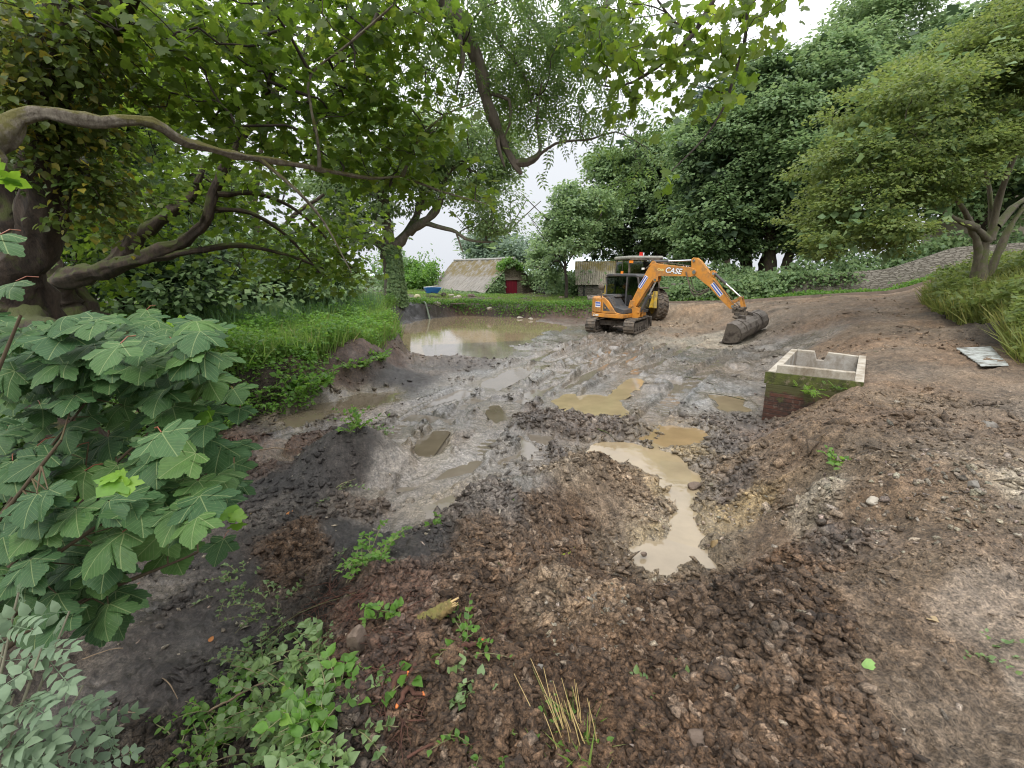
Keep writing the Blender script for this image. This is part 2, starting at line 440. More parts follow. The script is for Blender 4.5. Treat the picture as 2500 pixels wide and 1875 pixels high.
# ------------------------------------------------------------------ materials
class NT:
    def __init__(s, name):
        s.m = bpy.data.materials.new(name); s.m.use_nodes = True; s.t = s.m.node_tree; s.n = s.t.nodes; s.n.clear()
        s.out = s.n.new('ShaderNodeOutputMaterial')
    def new(s, t, **k):
        n = s.n.new(t)
        for a, b in k.items():
            if a.startswith('_'): setattr(n, a[1:], b)
            else:
                key = int(a[1:]) if a[0] == 'i' and a[1:].isdigit() else a.replace('__', ' ')
                s.set(n, key, b)
        return n
    def set(s, n, key, b):
        sock = n.inputs[key]
        if isinstance(b, bpy.types.NodeSocket): s.t.links.new(b, sock)
        elif isinstance(b, bpy.types.Node): s.t.links.new(b.outputs[0], sock)
        else:
            if hasattr(b, '__len__') and len(b) == 3 and sock.type == 'RGBA': b = (*b, 1)
            sock.default_value = b
    def noise(s, scale, det=4, rough=.55, vec=None, dist=0):
        n = s.new('ShaderNodeTexNoise', Scale=scale, Detail=det, Roughness=rough, Distortion=dist)
        if vec is not None: s.set(n, 'Vector', vec)
        return n.outputs['Fac']
    def coord(s, which='Object'):
        return s.new('ShaderNodeTexCoord').outputs[which]
    def map(s, vec, scale=(1, 1, 1), rot=(0, 0, 0)):
        n = s.new('ShaderNodeMapping', Vector=vec); n.inputs['Scale'].default_value = scale; n.inputs['Rotation'].default_value = rot
        return n.outputs[0]
    def ramp(s, fac, stops):
        n = s.new('ShaderNodeValToRGB', Fac=fac); e = n.color_ramp.elements
        while len(e) < len(stops): e.new(.5)
        for el, (p, c) in zip(e, stops):
            el.position = p; el.color = (*c, 1) if hasattr(c, '__len__') else (c, c, c, 1)
        return n.outputs[0]
    def math(s, op, a, b=None, c=None, clamp=False):
        n = s.new('ShaderNodeMath', _operation=op, _use_clamp=clamp); s.set(n, 0, a)
        if b is not None: s.set(n, 1, b)
        if c is not None: s.set(n, 2, c)
        return n.outputs[0]
    def mix(s, f, a, b, t='MIX'):
        n = s.new('ShaderNodeMix', _data_type='RGBA', _blend_type=t); s.set(n, 0, f); s.set(n, 6, a); s.set(n, 7, b)
        return n.outputs[2]
    def bump(s, h, st=.5, d=.02, nrm=None):
        n = s.new('ShaderNodeBump', Height=h, Strength=st, Distance=d)
        if nrm is not None: s.set(n, 'Normal', nrm)
        return n.outputs[0]
    def bsdf(s, **k):
        b = s.new('ShaderNodeBsdfPrincipled', **k); s.t.links.new(b.outputs[0], s.out.inputs[0]); return b


def mottle(name, c1, c2, scale=6, rough=.6, rvar=.2, bump=.3, bscale=30, bd=.01, metal=0, dirt=None, dscale=3, dlo=.45, dhi=.65, stretch=(1, 1, 1), drough=.9, spec=.5):
    t = NT(name); co = t.map(t.coord(), stretch)
    n1 = t.noise(scale, 6, .6, co)
    c = t.mix(t.ramp(n1, [(.3, 0.), (.7, 1.)]), c1, c2)
    r = t.math('MULTIPLY_ADD', t.noise(scale * 2.3, 4, .6, co), rvar, rough - rvar / 2)
    if dirt is not None:
        d = t.ramp(t.noise(dscale, 8, .68, co), [(dlo, 0.), (dhi, 1.)])
        c = t.mix(d, c, dirt); r = t.mix(d, r, (drough,) * 3)
    b = t.bsdf(Roughness=r, Metallic=metal); t.set(b, 'Base Color', c); t.set(b, 'Specular IOR Level', spec)
    if bump: t.set(b, 'Normal', t.bump(t.noise(bscale, 6, .65, co), bump, bd))
    return t.m


def leafmat(name, cols, trans=.35, tcol=None, rough=.45, vein=False, spec=.35, tint=None):
    """cols: list of rgb picked per leaf"""
    t = NT(name)
    g = t.new('ShaderNodeNewGeometry')
    st = [(i / max(1, len(cols) - 1), c) for i, c in enumerate(cols)]
    c = t.ramp(g.outputs['Random Per Island'], st)
    big = t.noise(.55, 3, .6, t.new('ShaderNodeTexCoord').outputs['Object'])
    c = t.mix(t.ramp(big, [(.35, 0.), (.7, .5)]), c, t.mix(.5, c, tint or (cols[-1])))
    fine = t.noise(40, 2, .6, t.coord())
    hsv = t.new('ShaderNodeHueSaturation', Color=c, Value=t.math('MULTIPLY_ADD', fine, .5, .75)); c = hsv.outputs[0]
    r = rough
    if vein:
        uv = t.new('ShaderNodeUVMap').outputs[0]
        sx = t.new('ShaderNodeSeparateXYZ', Vector=uv); x, y = sx.outputs[0], sx.outputs[1]
        ang = t.math('ABSOLUTE', t.math('ARCTAN2', x, t.math('ADD', y, .02)))
        rad = t.math('SQRT', t.math('ADD', t.math('MULTIPLY', x, x), t.math('MULTIPLY', y, y)))
        dd = t.math('MULTIPLY', t.math('PINGPONG', ang, R(24)), rad)
        vm = t.ramp(dd, [(0.004, 1.), (.016, 0.)])
        # side veins
        sv = t.math('PINGPONG', t.math('ADD', rad, t.math('MULTIPLY', dd, -1.3)), .06)
        vm2 = t.ramp(sv, [(0.0, .45), (.010, 0.)])
        vm = t.math('MAXIMUM', vm, vm2)
        c = t.mix(t.math('MULTIPLY', vm, .55), c, (.30, .36, .16))
        spot = t.ramp(t.noise(55, 3, .7, t.coord()), [(.70, 0.), (.76, 1.)])
        c = t.mix(t.math('MULTIPLY', spot, .5), c, (.35, .38, .3))
        nrm = t.bump(t.math('ADD', t.math('MULTIPLY', vm, -.6), t.noise(25, 3, .6, t.coord())), .35, .01)
    b = t.new('ShaderNodeBsdfPrincipled', Roughness=r); t.set(b, 'Base Color', c); t.set(b, 'Specular IOR Level', spec)
    if vein: t.set(b, 'Normal', nrm)
    tr = t.new('ShaderNodeBsdfTranslucent')
    h2 = t.new('ShaderNodeHueSaturation', Color=c, Value=2.05, Saturation=1.05, Hue=.486)
    t.set(tr, 'Color', t.mix(.5, h2.outputs[0], tcol) if tcol else h2.outputs[0])
    mx = t.new('ShaderNodeMixShader', Fac=trans); t.set(mx, 1, b.outputs[0]); t.set(mx, 2, tr.outputs[0])
    t.t.links.new(mx.outputs[0], t.out.inputs[0])
    return t.m


# ------------------------------------------------------------------ world and sun: bright overcast
w = bpy.data.worlds.new("World"); scene.world = w; w.use_nodes = True
nt = w.node_tree; nt.nodes.clear()
SUN_EL, SUN_AZ = R(52), R(200)
wo = nt.nodes.new('ShaderNodeOutputWorld'); bg = nt.nodes.new('ShaderNodeBackground')
sky = nt.nodes.new('ShaderNodeTexSky'); sky.sky_type = 'NISHITA'; sky.sun_disc = False
sky.sun_elevation = SUN_EL; sky.sun_rotation = SUN_AZ; sky.air_density = 1.5; sky.dust_density = 4
tc = nt.nodes.new('ShaderNodeTexCoord'); sp = nt.nodes.new('ShaderNodeSeparateXYZ')
rp = nt.nodes.new('ShaderNodeValToRGB'); mx = nt.nodes.new('ShaderNodeMix'); mx.data_type = 'RGBA'
nz = nt.nodes.new('ShaderNodeTexNoise'); nz.inputs['Scale'].default_value = 1.6; nz.inputs['Detail'].default_value = 5
nt.links.new(tc.outputs['Generated'], sp.inputs[0]); nt.links.new(tc.outputs['Generated'], nz.inputs['Vector'])
nt.links.new(sp.outputs[2], rp.inputs[0])
e = rp.color_ramp.elements
e[0].position = 0.0; e[0].color = (6.6, 6.9, 7.4, 1); e[1].position = 1.0; e[1].color = (24, 24, 24.6, 1)
k = e.new(.22); k.color = (7.3, 7.5, 7.9, 1)
k = e.new(.45); k.color = (15.5, 15.7, 16.2, 1)
mul = nt.nodes.new('ShaderNodeMix'); mul.data_type = 'RGBA'; mul.blend_type = 'MULTIPLY'; mul.inputs[0].default_value = .22
r2 = nt.nodes.new('ShaderNodeValToRGB'); r2.color_ramp.elements[0].position = .3; r2.color_ramp.elements[1].position = .7
r2.color_ramp.elements[0].color = (.6, .6, .62, 1)
nt.links.new(nz.outputs['Fac'], r2.inputs[0]); nt.links.new(rp.outputs[0], mul.inputs[6]); nt.links.new(r2.outputs[0], mul.inputs[7])
mx.inputs[0].default_value = .93
nt.links.new(sky.outputs[0], mx.inputs[6]); nt.links.new(mul.outputs[2], mx.inputs[7])
nt.links.new(mx.outputs[2], bg.inputs[0]); bg.inputs[1].default_value = .132
nt.links.new(bg.outputs[0], wo.inputs[0])
sd = bpy.data.lights.new("sun", 'SUN'); sd.energy = 1.5; sd.angle = R(18); sd.color = (1, .96, .9)
so = link(bpy.data.objects.new("sun", sd))
# sun_rotation is measured clockwise from +Y
dirv = Vector((math.sin(SUN_AZ) * math.cos(SUN_EL), math.cos(SUN_AZ) * math.cos(SUN_EL), math.sin(SUN_EL)))
so.rotation_euler = dirv.to_track_quat('Z', 'Y').to_euler(); so.location = (0, 0, 30)

scene.view_settings.view_transform = 'Standard'
try: scene.view_settings.look = 'None'
except Exception: pass
scene.view_settings.exposure = 0
cy = scene.cycles
cy.use_denoising = True; cy.pixel_filter_type = 'BLACKMAN_HARRIS'; cy.filter_width = 1.1
cy.max_bounces = 6; cy.diffuse_bounces = 3; cy.glossy_bounces = 3; cy.transmission_bounces = 4; cy.transparent_max_bounces = 6
cy.caustics_reflective = False; cy.caustics_refractive = False; cy.sample_clamp_indirect = 4

# ------------------------------------------------------------------ the ground
def build_ground():
    rr = [.3]
    while rr[-1] < 1500:
        r = rr[-1]
        st = .08 if r < 1.0 else (r * .0045 if r < 3 else (r * .0065 if r < 10 else (r * .010 if r < 34 else r * .06)))
        rr.append(r + max(st, .0045))
    fine = np.radians(np.arange(-56, 56.01, .125))
    co1 = np.radians(np.concatenate([np.arange(-180, -57, 2.5)]))
    az = np.concatenate([co1, fine, -co1[::-1]])[:-1]
    rr = np.array(rr)
    A, Rr = np.meshgrid(az, rr)
    X = Rr * np.sin(A); Y = Rr * np.cos(A)
    Z, C, Ro = surface(X, Y)
    nr, na = X.shape
    V = np.stack([X, Y, Z], -1).reshape(-1, 3)
    i = np.arange(nr - 1)[:, None] * na; j = np.arange(na)[None, :]; j2 = (j + 1) % na
    F = np.stack([i + j, i + j2, i + na + j2, i + na + j], -1).reshape(-1, 4)[:, ::-1]
    t = NT("mud_ground")
    at_c = t.new('ShaderNodeAttribute', _attribute_name='Col'); at_r = t.new('ShaderNodeAttribute', _attribute_name='Rough')
    o = t.coord()
    n1 = t.noise(11, 8, .7, o); n2 = t.noise(70, 5, .7, o)
    n3 = t.noise(26, 6, .75, o)
    v = t.math('MULTIPLY', t.math('MULTIPLY', t.math('MULTIPLY_ADD', n1, 2.0, .0), t.math('MULTIPLY_ADD', n2, 4.2, -1.1)), t.math('MULTIPLY_ADD', n3, 3.2, -.6))  # crevice shade put into the colour: low points of the bump noise darken
    v = t.math('MINIMUM', t.math('MAXIMUM', v, .22), 2.4)
    c = t.new('ShaderNodeVectorMath', _operation='SCALE'); t.set(c, 0, at_c.outputs['Color']); t.set(c, 'Scale', v)
    vor = t.new('ShaderNodeTexVoronoi', Vector=o, Scale=38)
    st = t.ramp(vor.outputs['Distance'], [(.10, 1.), (.2, 0.)])
    stm = t.math('MULTIPLY', st, t.ramp(vor.outputs['Color'], [(.72, 0.), (.8, 1.)]))
    cc = t.mix(t.math('MULTIPLY', stm, .3), c.outputs[0], (.34, .29, .23))
    rg = t.math('ADD', at_r.outputs['Fac'], t.math('MULTIPLY_ADD', t.noise(5, 6, .7, o), .9, -.45), clamp=True)
    rg = t.math('MAXIMUM', rg, .12)
    b = t.bsdf(Roughness=rg); t.set(b, 'Base Color', cc); t.set(b, 'Specular IOR Level', .5)
    h = t.math('ADD', t.math('MULTIPLY', n1, .8), t.math('MULTIPLY', n2, .5)); h = t.math('ADD', h, t.math('MULTIPLY', n3, 1.0))
    bn = t.new('ShaderNodeBump', Height=h, Strength=t.math('MULTIPLY_ADD', rg, 1.0, .12, True), Distance=.035); t.set(b, 'Normal', bn.outputs[0])
    g = mesh_np("ground", V, F, t.m, smooth=True, col={'Col': C.reshape(-1, 3), 'Rough': Ro.reshape(-1)})
    return tag(g, "churned muddy ground of the drained pond with brown spoil and combed banks", "ground", kind="structure")


build_ground()


_wz = 0.0


def wsheet(name, poly, z, col, label, cat, rough=.03, kind=None, grow=.35, group=None, tint=.12):
    global _wz
    _wz += .0006; z = z + _wz
    t = NT(name); o = t.coord()
    c = t.mix(t.ramp(t.noise(2.2, 5, .6, o), [(.3, 0.), (.7, 1.)]), col, tuple(min(1, q * 1.35) for q in col))
    b = t.bsdf(Roughness=rough, IOR=1.33); t.set(b, 'Base Color', c); t.set(b, 'Specular IOR Level', .9)
    t.set(b, 'Normal', t.bump(t.noise(9, 3, .5, o), .06, .02))
    cx = sum(p[0] for p in poly) / len(poly); cy_ = sum(p[1] for p in poly) / len(poly)
    pts = []
    for p in poly:
        d = Vector((p[0] - cx, p[1] - cy_)); l = d.length
        d = d * ((l + grow) / l); pts.append((cx + d.x, cy_ + d.y, z))
    me = bpy.data.meshes.new(name); me.from_pydata(pts, [], [list(range(len(pts)))]); me.materials.append(t.m)
    if me.polygons[0].normal.z < 0: me.flip_normals()
    ob = link(bpy.data.objects.new(name, me))
    return tag(ob, label, cat, group, kind)


wsheet("pond_water", POND, -.035, (.20, .155, .095), "brown pond water left below the far bank, mirroring the sky", "pond water", kind="structure", grow=2.2)
FLOOR = [(p[0], p[1]) for p in BAS if True]
wsheet("standing_water", [(-2.9, 6.5), (-3.3, 8.0), (-2.6, 10.2), (-2.4, 13), (-2.9, 15.5), (-3.4, 17.5), (1, 19), (4.5, 19.5), (7.2, 17), (6.0, 13.0), (4.9, 10.6), (3.9, 8.4), (3.1, 7.2), (2.2, 6.6), (1.2, 6.9), (.1, 6.2), (-.8, 5.6), (-1.6, 5.4)], -.034, (.13, .11, .085), "thin film of grey water lying in the ruts and hollows of the mud", "standing water", kind="structure", grow=.05)
OCH = (.25, .195, .11); BRN = (.11, .09, .062); PALE = (.20, .17, .125)
for kname, colr, lab in [('left', BRN, "long brown puddle at the foot of the overgrown bank"), ('mid1', OCH, "rounded ochre puddle in the middle of the mud"),
                         ('mid2', OCH, "short narrow ochre puddle in a wheel rut above the rounded one"), ('mid3', (.22, .155, .08), "rusty orange shallow puddle beyond the stream"),
                         ('mid4', (.245, .19, .115), "elongated yellow puddle feeding the stream"), ('stream', (.235, .187, .118), "pale silty trickle running between the spoil mounds"),
                         ('near', (.225, .182, .122), "pale puddle at the near end of the trickle"), ('small1', BRN, "narrow shiny puddle behind the brown spoil heap"),
                         ('small2', BRN, "tiny puddle beside the churned lump"), ('small3', BRN, "thin streak of water in the ruts short of the pond"),
                         ('small4', BRN, "slanting puddle right of the weedy black mound"), ('small5', (.17, .135, .085), "faint brown puddle left of the concrete tank")]:
    wsheet("puddle", PUDW[kname], -.012, colr, lab, "puddle", kind="structure", grow=.3)

# ------------------------------------------------------------------ shared materials
ORANGE = mottle("orange_machine_paint", (.64, .275, .042), (.52, .215, .035), 3, .42, .25, .04, 60, .002, dirt=(.20, .13, .07), dscale=3.2, dlo=.47, dhi=.72)
DARKP = mottle("charcoal_machine_paint", (.045, .047, .05), (.07, .07, .07), 4, .5, .2, .05, 60, .002, dirt=(.16, .125, .09), dscale=3, dlo=.5, dhi=.72)
BLACK = mottle("black_rubber", (.02, .02, .019), (.035, .032, .028), 8, .7, .2, .2, 50, .004, dirt=(.15, .12, .09), dscale=5, dlo=.36, dhi=.56)
MUDST = mottle("muddy_steel", (.10, .085, .068), (.17, .145, .12), 4, .6, .3, .4, 30, .01, dirt=(.05, .04, .032), dscale=4, dlo=.45, dhi=.6)
CHROME = mottle("ram_rod_steel", (.75, .76, .8), (.65, .66, .7), 5, .18, .1, 0, metal=.9)
WHITEP = mottle("white_sticker", (.8, .8, .8), (.7, .7, .72), 8, .4, .1, 0)
BLUEP = mottle("blue_sticker", (.03, .08, .38), (.04, .1, .42), 8, .4, .1, 0)
YELP = mottle("yellow_paint", (.70, .48, .05), (.62, .42, .04), 4, .45, .2, .05, 50, .002, dirt=(.25, .2, .1), dscale=3)
HIVIS = mottle("hi_vis_yellow", (.75, .78, .04), (.6, .65, .03), 4, .7, .1, 0)


def plain(name, c, r=.5, e=0):
    t = NT(name); b = t.bsdf(Roughness=r); t.set(b, 'Base Color', c)
    if e: t.set(b, 'Emission Color', c); t.set(b, 'Emission Strength', e)
    return t.m


def glassmat(name="cab_glass", tint=(.45, .5, .5)):
    t = NT(name); tr = t.new('ShaderNodeBsdfTransparent'); t.set(tr, 'Color', tint)
    gl = t.new('ShaderNodeBsdfGlossy', Roughness=.04); fr = t.new('ShaderNodeFresnel', IOR=1.5)
    mx = t.new('ShaderNodeMixShader', Fac=t.math('MULTIPLY_ADD', fr.outputs[0], 1.0, .06)); t.set(mx, 1, tr.outputs[0]); t.set(mx, 2, gl.outputs[0])
    t.t.links.new(mx.outputs[0], t.out.inputs[0]); return t.m


GLASS = glassmat()
REDP = plain("red_lamp_plastic", (.6, .03, .02), .3)
AMBER = plain("amber_lamp_plastic", (.85, .25, .02), .3)


def text(body, name, mat, parent, loc, rot, size, shear=0, off=0.0, ext=.003):
    c = bpy.data.curves.new(name, 'FONT'); c.body = body; c.size = size; c.shear = shear; c.offset = off; c.extrude = ext
    c.align_x = 'CENTER'; c.align_y = 'CENTER'; c.materials.append(mat)
    tmp = bpy.data.objects.new(name, c); COL.objects.link(tmp)
    me = bpy.data.meshes.new_from_object(tmp); bpy.data.objects.remove(tmp)
    o = link(bpy.data.objects.new(name, me), parent); o.location = loc; o.rotation_euler = rot
    return o


# ------------------------------------------------------------------ excavator
def excavator():
    az = R(132)
    EX = Vector((4.9, 21.6, 0))
    zg = .02
    # local x (boom direction) points along compass bearing 132 degrees
    root = thing("excavator", (EX.x, EX.y, zg), "orange tracked excavator with dark cab and boom reaching over to the slope", "excavator", rz=math.pi / 2 - az)
    ta = R(30)                                  # tracks point elsewhere: bearing 30 degrees
    tm = Matrix.Rotation((math.pi / 2 - ta) - (math.pi / 2 - az), 4, 'Z')
    for sgn in (-1, 1):
        yc = sgn * .86
        L, rr_ = 1.12, .31
        def loop(r, n=12):
            p = []
            for k in range(n + 1):
                a = math.pi / 2 - math.pi * k / n; p.append((L + r * math.cos(a), rr_ + r * math.sin(a) + .03))
            for k in range(n + 1):
                a = -math.pi / 2 - math.pi * k / n; p.append((-L + r * math.cos(a), rr_ + r * math.sin(a) + .03))
            return p
        o_, i_ = loop(rr_), loop(rr_ - .06)
        n = len(o_); V = []; F = []
        for y in (yc - .225, yc + .225):
            V += [(p[0], y, p[1]) for p in o_] + [(p[0], y, p[1]) for p in i_]
        for k in range(n):
            k2 = (k + 1) % n
            F += [(k, k2, n * 2 + k2, n * 2 + k), (n + k, n * 3 + k, n * 3 + k2, n + k2), (k, n + k, n + k2, k2), (2 * n + k, 2 * n + k2, 3 * n + k2, 3 * n + k)]
        m = MB().add(V, F, tm)
        per = []
        tot = 4 * L + 2 * math.pi * rr_; cnt = 46
        for k in range(cnt):
            s = tot * k / cnt
            if s < 2 * L: c = (-L + s, 2 * rr_ + .03); a = math.pi / 2
            elif s < 2 * L + math.pi * rr_:
                a = math.pi / 2 - (s - 2 * L) / rr_; c = (L + rr_ * math.cos(a), rr_ + .03 + rr_ * math.sin(a))
            elif s < 4 * L + math.pi * rr_: c = (L - (s - 2 * L - math.pi * rr_), .03); a = -math.pi / 2
            else:
                a = -math.pi / 2 - (s - 4 * L - math.pi * rr_) / rr_; c = (-L + rr_ * math.cos(a), rr_ + .03 + rr_ * math.sin(a))
            rot = Matrix.Rotation(-a, 3, 'Y')
            for hs in (-1, 1):
                m.box((c[0], yc + hs * .11, c[1]), (.045, .20, .045), tm, rot)
        tr = m.build("rubber_track", BLACK, root, .006)
        for xx, r in ((L, rr_ - .065), (-L, rr_ - .065)):
            MB().add(*_cyl(xx, yc, rr_ + .03, r, .3), tm).build("sprocket", MUDST, tr, .02)
        f = MB().box((0, yc, rr_ + .05), (2 * L - .1, .30, .22), tm)
        for k in range(5): f.add(*_cyl(-.75 + k * .38, yc, .17, .10, .34), tm)
        f.build("track_frame", MUDST, tr, .015)
    u = MB().box((0, 0, .42), (1.3, 1.5, .22), tm).box((.9, -.45, .40), (1.1, .14, .16), tm).box((.9, .45, .40), (1.1, .14, .16), tm)
    u.build("undercarriage", MUDST, root, .02)
    bl = MB().prism([(1.62, .12), (1.70, .12), (1.63, .35), (1.66, .60), (1.58, .60), (1.55, .35)], -1.1, 1.1, 'y', tm)
    bl.build("dozer_blade", MUDST, root, .01)
    MB().cyl((0, 0, .5), (0, 0, .68), .52, 28).build("slew_ring", BLACK, root)
    # turntable skirt with rounded tail
    def plan(hw, fx, rear=1.24, rx=None):
        p = [(fx, -hw), (fx, hw)]
        a0 = math.acos(max(-1, -.62 / rear * 1.0))
        for k in range(13):
            t = k / 12; ang = math.pi / 2 + .42 + (math.pi - .84) * t
            p.append((rear * math.cos(ang), hw * math.sin(ang) / math.sin(math.pi / 2 + .42) if abs(math.sin(ang)) < math.sin(math.pi / 2 + .42) else math.copysign(hw, math.sin(ang))))
        return p
    MB().prism(plan(1.10, .78), .68, .86, 'z').build("body_skirt", ORANGE, root, .03, seg=3)
    cw = [p for p in plan(1.10, -.30)]
    MB().prism(cw, .865, 1.55, 'z').build("counterweight", ORANGE, root, .07, seg=4)
    sp_ = MB().prism([(-.285, .87), (-.285, 1.54), (-.16, 1.55), (.04, 1.40), (.42, .93), (.70, .87)], -1.095, -1.0, 'y').build("side_panel", ORANGE, root, .025, seg=3)
    MB().prism([(-.20, .97), (-.20, 1.36), (.18, .97)], -1.1, -1.06, 'y').build("panel_recess", DARKP, sp_, .01)
    hd = MB().prism([(-.28, .87), (-.28, 1.56), (-.02, 1.60), (.30, 1.18), (.74, 1.06), (.76, .87)], -.99, .02, 'y')
    hd = hd.build("engine_hood", DARKP, root, .03, seg=3)
    v = MB()
    for k in range(6):
        v.box((-.02 + .05 * k, -.5, 1.585 - k * .066), (.018, .55, .012), None, Matrix.Rotation(R(52), 3, 'Y'))
    v.build("vent", BLACK, hd)
    MB().tube([(.10, -.93, 1.52), (.16, -.97, 1.5), (.34, -.97, 1.24), (.36, -.93, 1.2)], .014, 8).build("grab_handle", BLACK, hd)
    MB().prism([(-.6, 1.555), (.1, 1.555), (.0, 1.66), (-.55, 1.66)], -.55, .3).build("rear_cover", DARKP, root, .04)
    # cab
    cab = MB()
    y0, y1 = .06, 1.06
    def pil(a, b, r=.04): cab.tube([a, b], r, 6)
    prof = [(-.72, .87), (-.78, 2.40), (-.60, 2.52), (.66, 2.50), (.80, 2.40), (.98, 1.50), (.86, .95)]
    for y in (y0, y1):
        pts = [(p[0], y, p[1]) for p in prof]
        cab.tube(pts + [pts[0]], .045, 8)
    for p in prof: pil((p[0], y0, p[1]), (p[0], y1, p[1]))
    for y in (y0,): pil((.28, y, 2.5), (.26, y, 1.12))
    pil((-.74, y0, 1.30), (-.05, y0, 1.20)); pil((-.05, y0, 1.20), (.26, y0, .95))
    cab.box((.08, .56, .90), (1.6, .98, .08))
    cab.prism([(-.72, .9), (-.74, 1.28), (-.05, 1.18), (.24, .93)], y0 - .02, y0 + .03)
    cab.prism([(-.72, .9), (-.74, 1.28), (-.70, 1.28), (-.68, .9)], y0, y1)
    cabo = cab.build("cab", DARKP, root, 0, True)
    MB().prism([(-.84, 2.46), (-.66, 2.57), (.68, 2.56), (.88, 2.44)], y0 - .05, y1 + .05).build("cab_roof", DARKP, cabo, .03)
    g = MB()
    g.prism([(-.73, 1.32), (-.76, 2.40), (-.6, 2.48), (.24, 2.47), (.22, 1.15), (-.05, 1.24)], y0 - .004, y0 + .004)
    g.prism([(.32, 2.46), (.66, 2.46), (.78, 2.38), (.94, 1.5), (.84, 1.0), (.30, 1.0)], y0 - .004, y0 + .004)
    g.build("side_window", GLASS, cabo)
    MB().add([(.80, y0, 2.36), (.80, y1, 2.36), (.965, y1, 1.5), (.965, y0, 1.5), (.855, y0, 1.0), (.855, y1, 1.0)], [(0, 1, 2, 3), (3, 2, 5, 4)]).build("windscreen", GLASS, cabo)
    MB().add([(-.755, y0, 1.3), (-.755, y1, 1.3), (-.78, y1, 2.38), (-.78, y0, 2.38)], [(0, 1, 2, 3)]).build("rear_window", GLASS, cabo)
    MB().prism([(-.73, 1.32), (-.76, 2.40), (.66, 2.46), (.94, 1.5), (.84, 1.0)], y1 - .004, y1 + .004).build("door_window", GLASS, cabo)
    st = MB().box((-.15, .55, 1.18), (.5, .5, .14)).box((-.42, .55, 1.55), (.14, .48, .75)).box((-.48, .55, 1.98), (.1, .28, .2))
    st.build("seat", BLACK, cabo, .04)
    MB().box((-.33, .50, 1.62), (.02, .40, .55)).box((-.36, .35, 1.75), (.1, .1, .5)).build("hi_vis_jacket", HIVIS, cabo, .02)
    for yy in (.3, .8): MB().tube([(.35, yy, .95), (.38, yy, 1.4), (.36, yy, 1.46)], .018, 6).build("control_lever", BLACK, cabo)
    # round mirror on a post at the tail
    mir = MB().tube([(-.36, -1.02, 1.5), (-.36, -1.05, 1.95)], .03, 8).build("mirror_post", BLACK, root)
    MB().add(*_sph((-.36, -1.05, 2.02), .14, .09)).build("mirror", BLACK, mir, 0, True)
    # swing bracket
    b = MB().prism([(.55, .66), (.55, 1.10), (.62, 1.42), (.84, 1.42), (.90, 1.15), (1.12, 1.10), (1.12, .72), (.9, .60)], -.22, -.15)
    b.prism([(.55, .66), (.55, 1.10), (.62, 1.42), (.84, 1.42), (.90, 1.15), (1.12, 1.10), (1.12, .72), (.9, .60)], .05, .12)
    b.box((.72, -.05, .74), (.36, .3, .2)).cyl((.72, -.26, 1.18), (.72, .16, 1.18), .055, 12).cyl((1.05, -.26, .92), (1.05, .16, .92), .05, 12)
    b.cyl((.75, -.05, .56), (.75, -.05, 1.0), .12, 16)
    b.build("boom_bracket", ORANGE, root, .012)
    cy_ = -.05
    boom = MB().prism([(.62, 1.28), (.70, 1.08), (.86, 1.10), (1.56, 2.24), (1.66, 2.38), (1.82, 2.47), (3.01, 2.47), (3.20, 2.44), (3.38, 2.52), (3.44, 2.64), (3.38, 2.76), (3.12, 2.83), (1.90, 2.96), (1.72, 3.0), (1.52, 2.95), (1.38, 2.83), (1.28, 2.66)], cy_ - .13, cy_ + .13)
    boom.prism([(1.36, 2.9), (1.5, 3.10), (1.62, 3.10), (1.75, 2.95)], cy_ - .10, cy_ - .06).prism([(1.36, 2.9), (1.5, 3.10), (1.62, 3.10), (1.75, 2.95)], cy_ + .06, cy_ + .10)
    boom.prism([(1.6, 2.3), (1.72, 2.2), (1.84, 2.28), (1.86, 2.5), (1.7, 2.42)], cy_ - .16, cy_ - .131).prism([(1.6, 2.3), (1.72, 2.2), (1.84, 2.28), (1.86, 2.5), (1.7, 2.42)], cy_ + .131, cy_ + .16)
    boom = boom.build("boom", ORANGE, root, .015, seg=3)
    # plate edges along the boom
    for px_, pz_, pr_ in ((3.35, 2.64, .07), (.72, 1.18, .06), (1.72, 2.32, .05)): MB().cyl((px_, cy_ - .18, pz_), (px_, cy_ + .18, pz_), pr_, 16).build("pivot_pin", CHROME, boom)
    # lettering on the camera-facing side (local -y)
    ry = (R(90), R(6.5), 0)
    text("CASE", "lettering_outline", plain("black_lettering", (.02, .02, .02), .5), boom, (2.48, cy_ - .1335, 2.685), ry, .30, .18, .018)
    text("CASE", "lettering", plain("white_lettering", (.85, .85, .85), .4), boom, (2.48, cy_ - .1365, 2.685), ry, .30, .18, .006)
    text("CX80", "model_lettering", plain("pale_lettering", (.75, .70, .30), .4), boom, (1.93, cy_ - .1335, 2.73), ry, .12, .1, .002)
    def sticker(name, parent, c, sx, sz, ang, y, lines=2, dark=BLUEP, light=WHITEP):
        rot = Matrix.Rotation(ang, 3, 'Y')
        o = MB().box((c[0], y, c[1]), (sx, .004, sz), None, rot).build(name, light, parent)
        m = MB()
        for k in range(lines):
            off = rot @ Vector((0, 0, sz * (.27 - .54 * k / max(1, lines - 1)))) if lines > 1 else Vector()
            m.box((c[0] + off.x, y - .004, c[1] + off.z), (sx * .94, .004, sz * .26), None, rot)
        m.build("sticker_band", dark, o); return o
    sticker("sticker", boom, (1.17, 2.22), .60, .17, R(-58), cy_ - .134)
    arm = MB().prism([(3.17, 3.12), (3.24, 3.20), (3.38, 3.19), (3.55, 3.07), (3.92, 2.64), (4.05, 2.50), (4.66, 1.74), (5.0, 1.33), (4.95, 1.25), (4.82, 1.27), (4.36, 1.68), (4.0, 2.05), (3.62, 2.32), (3.30, 2.56), (3.22, 2.72)], cy_ - .11, cy_ + .11)
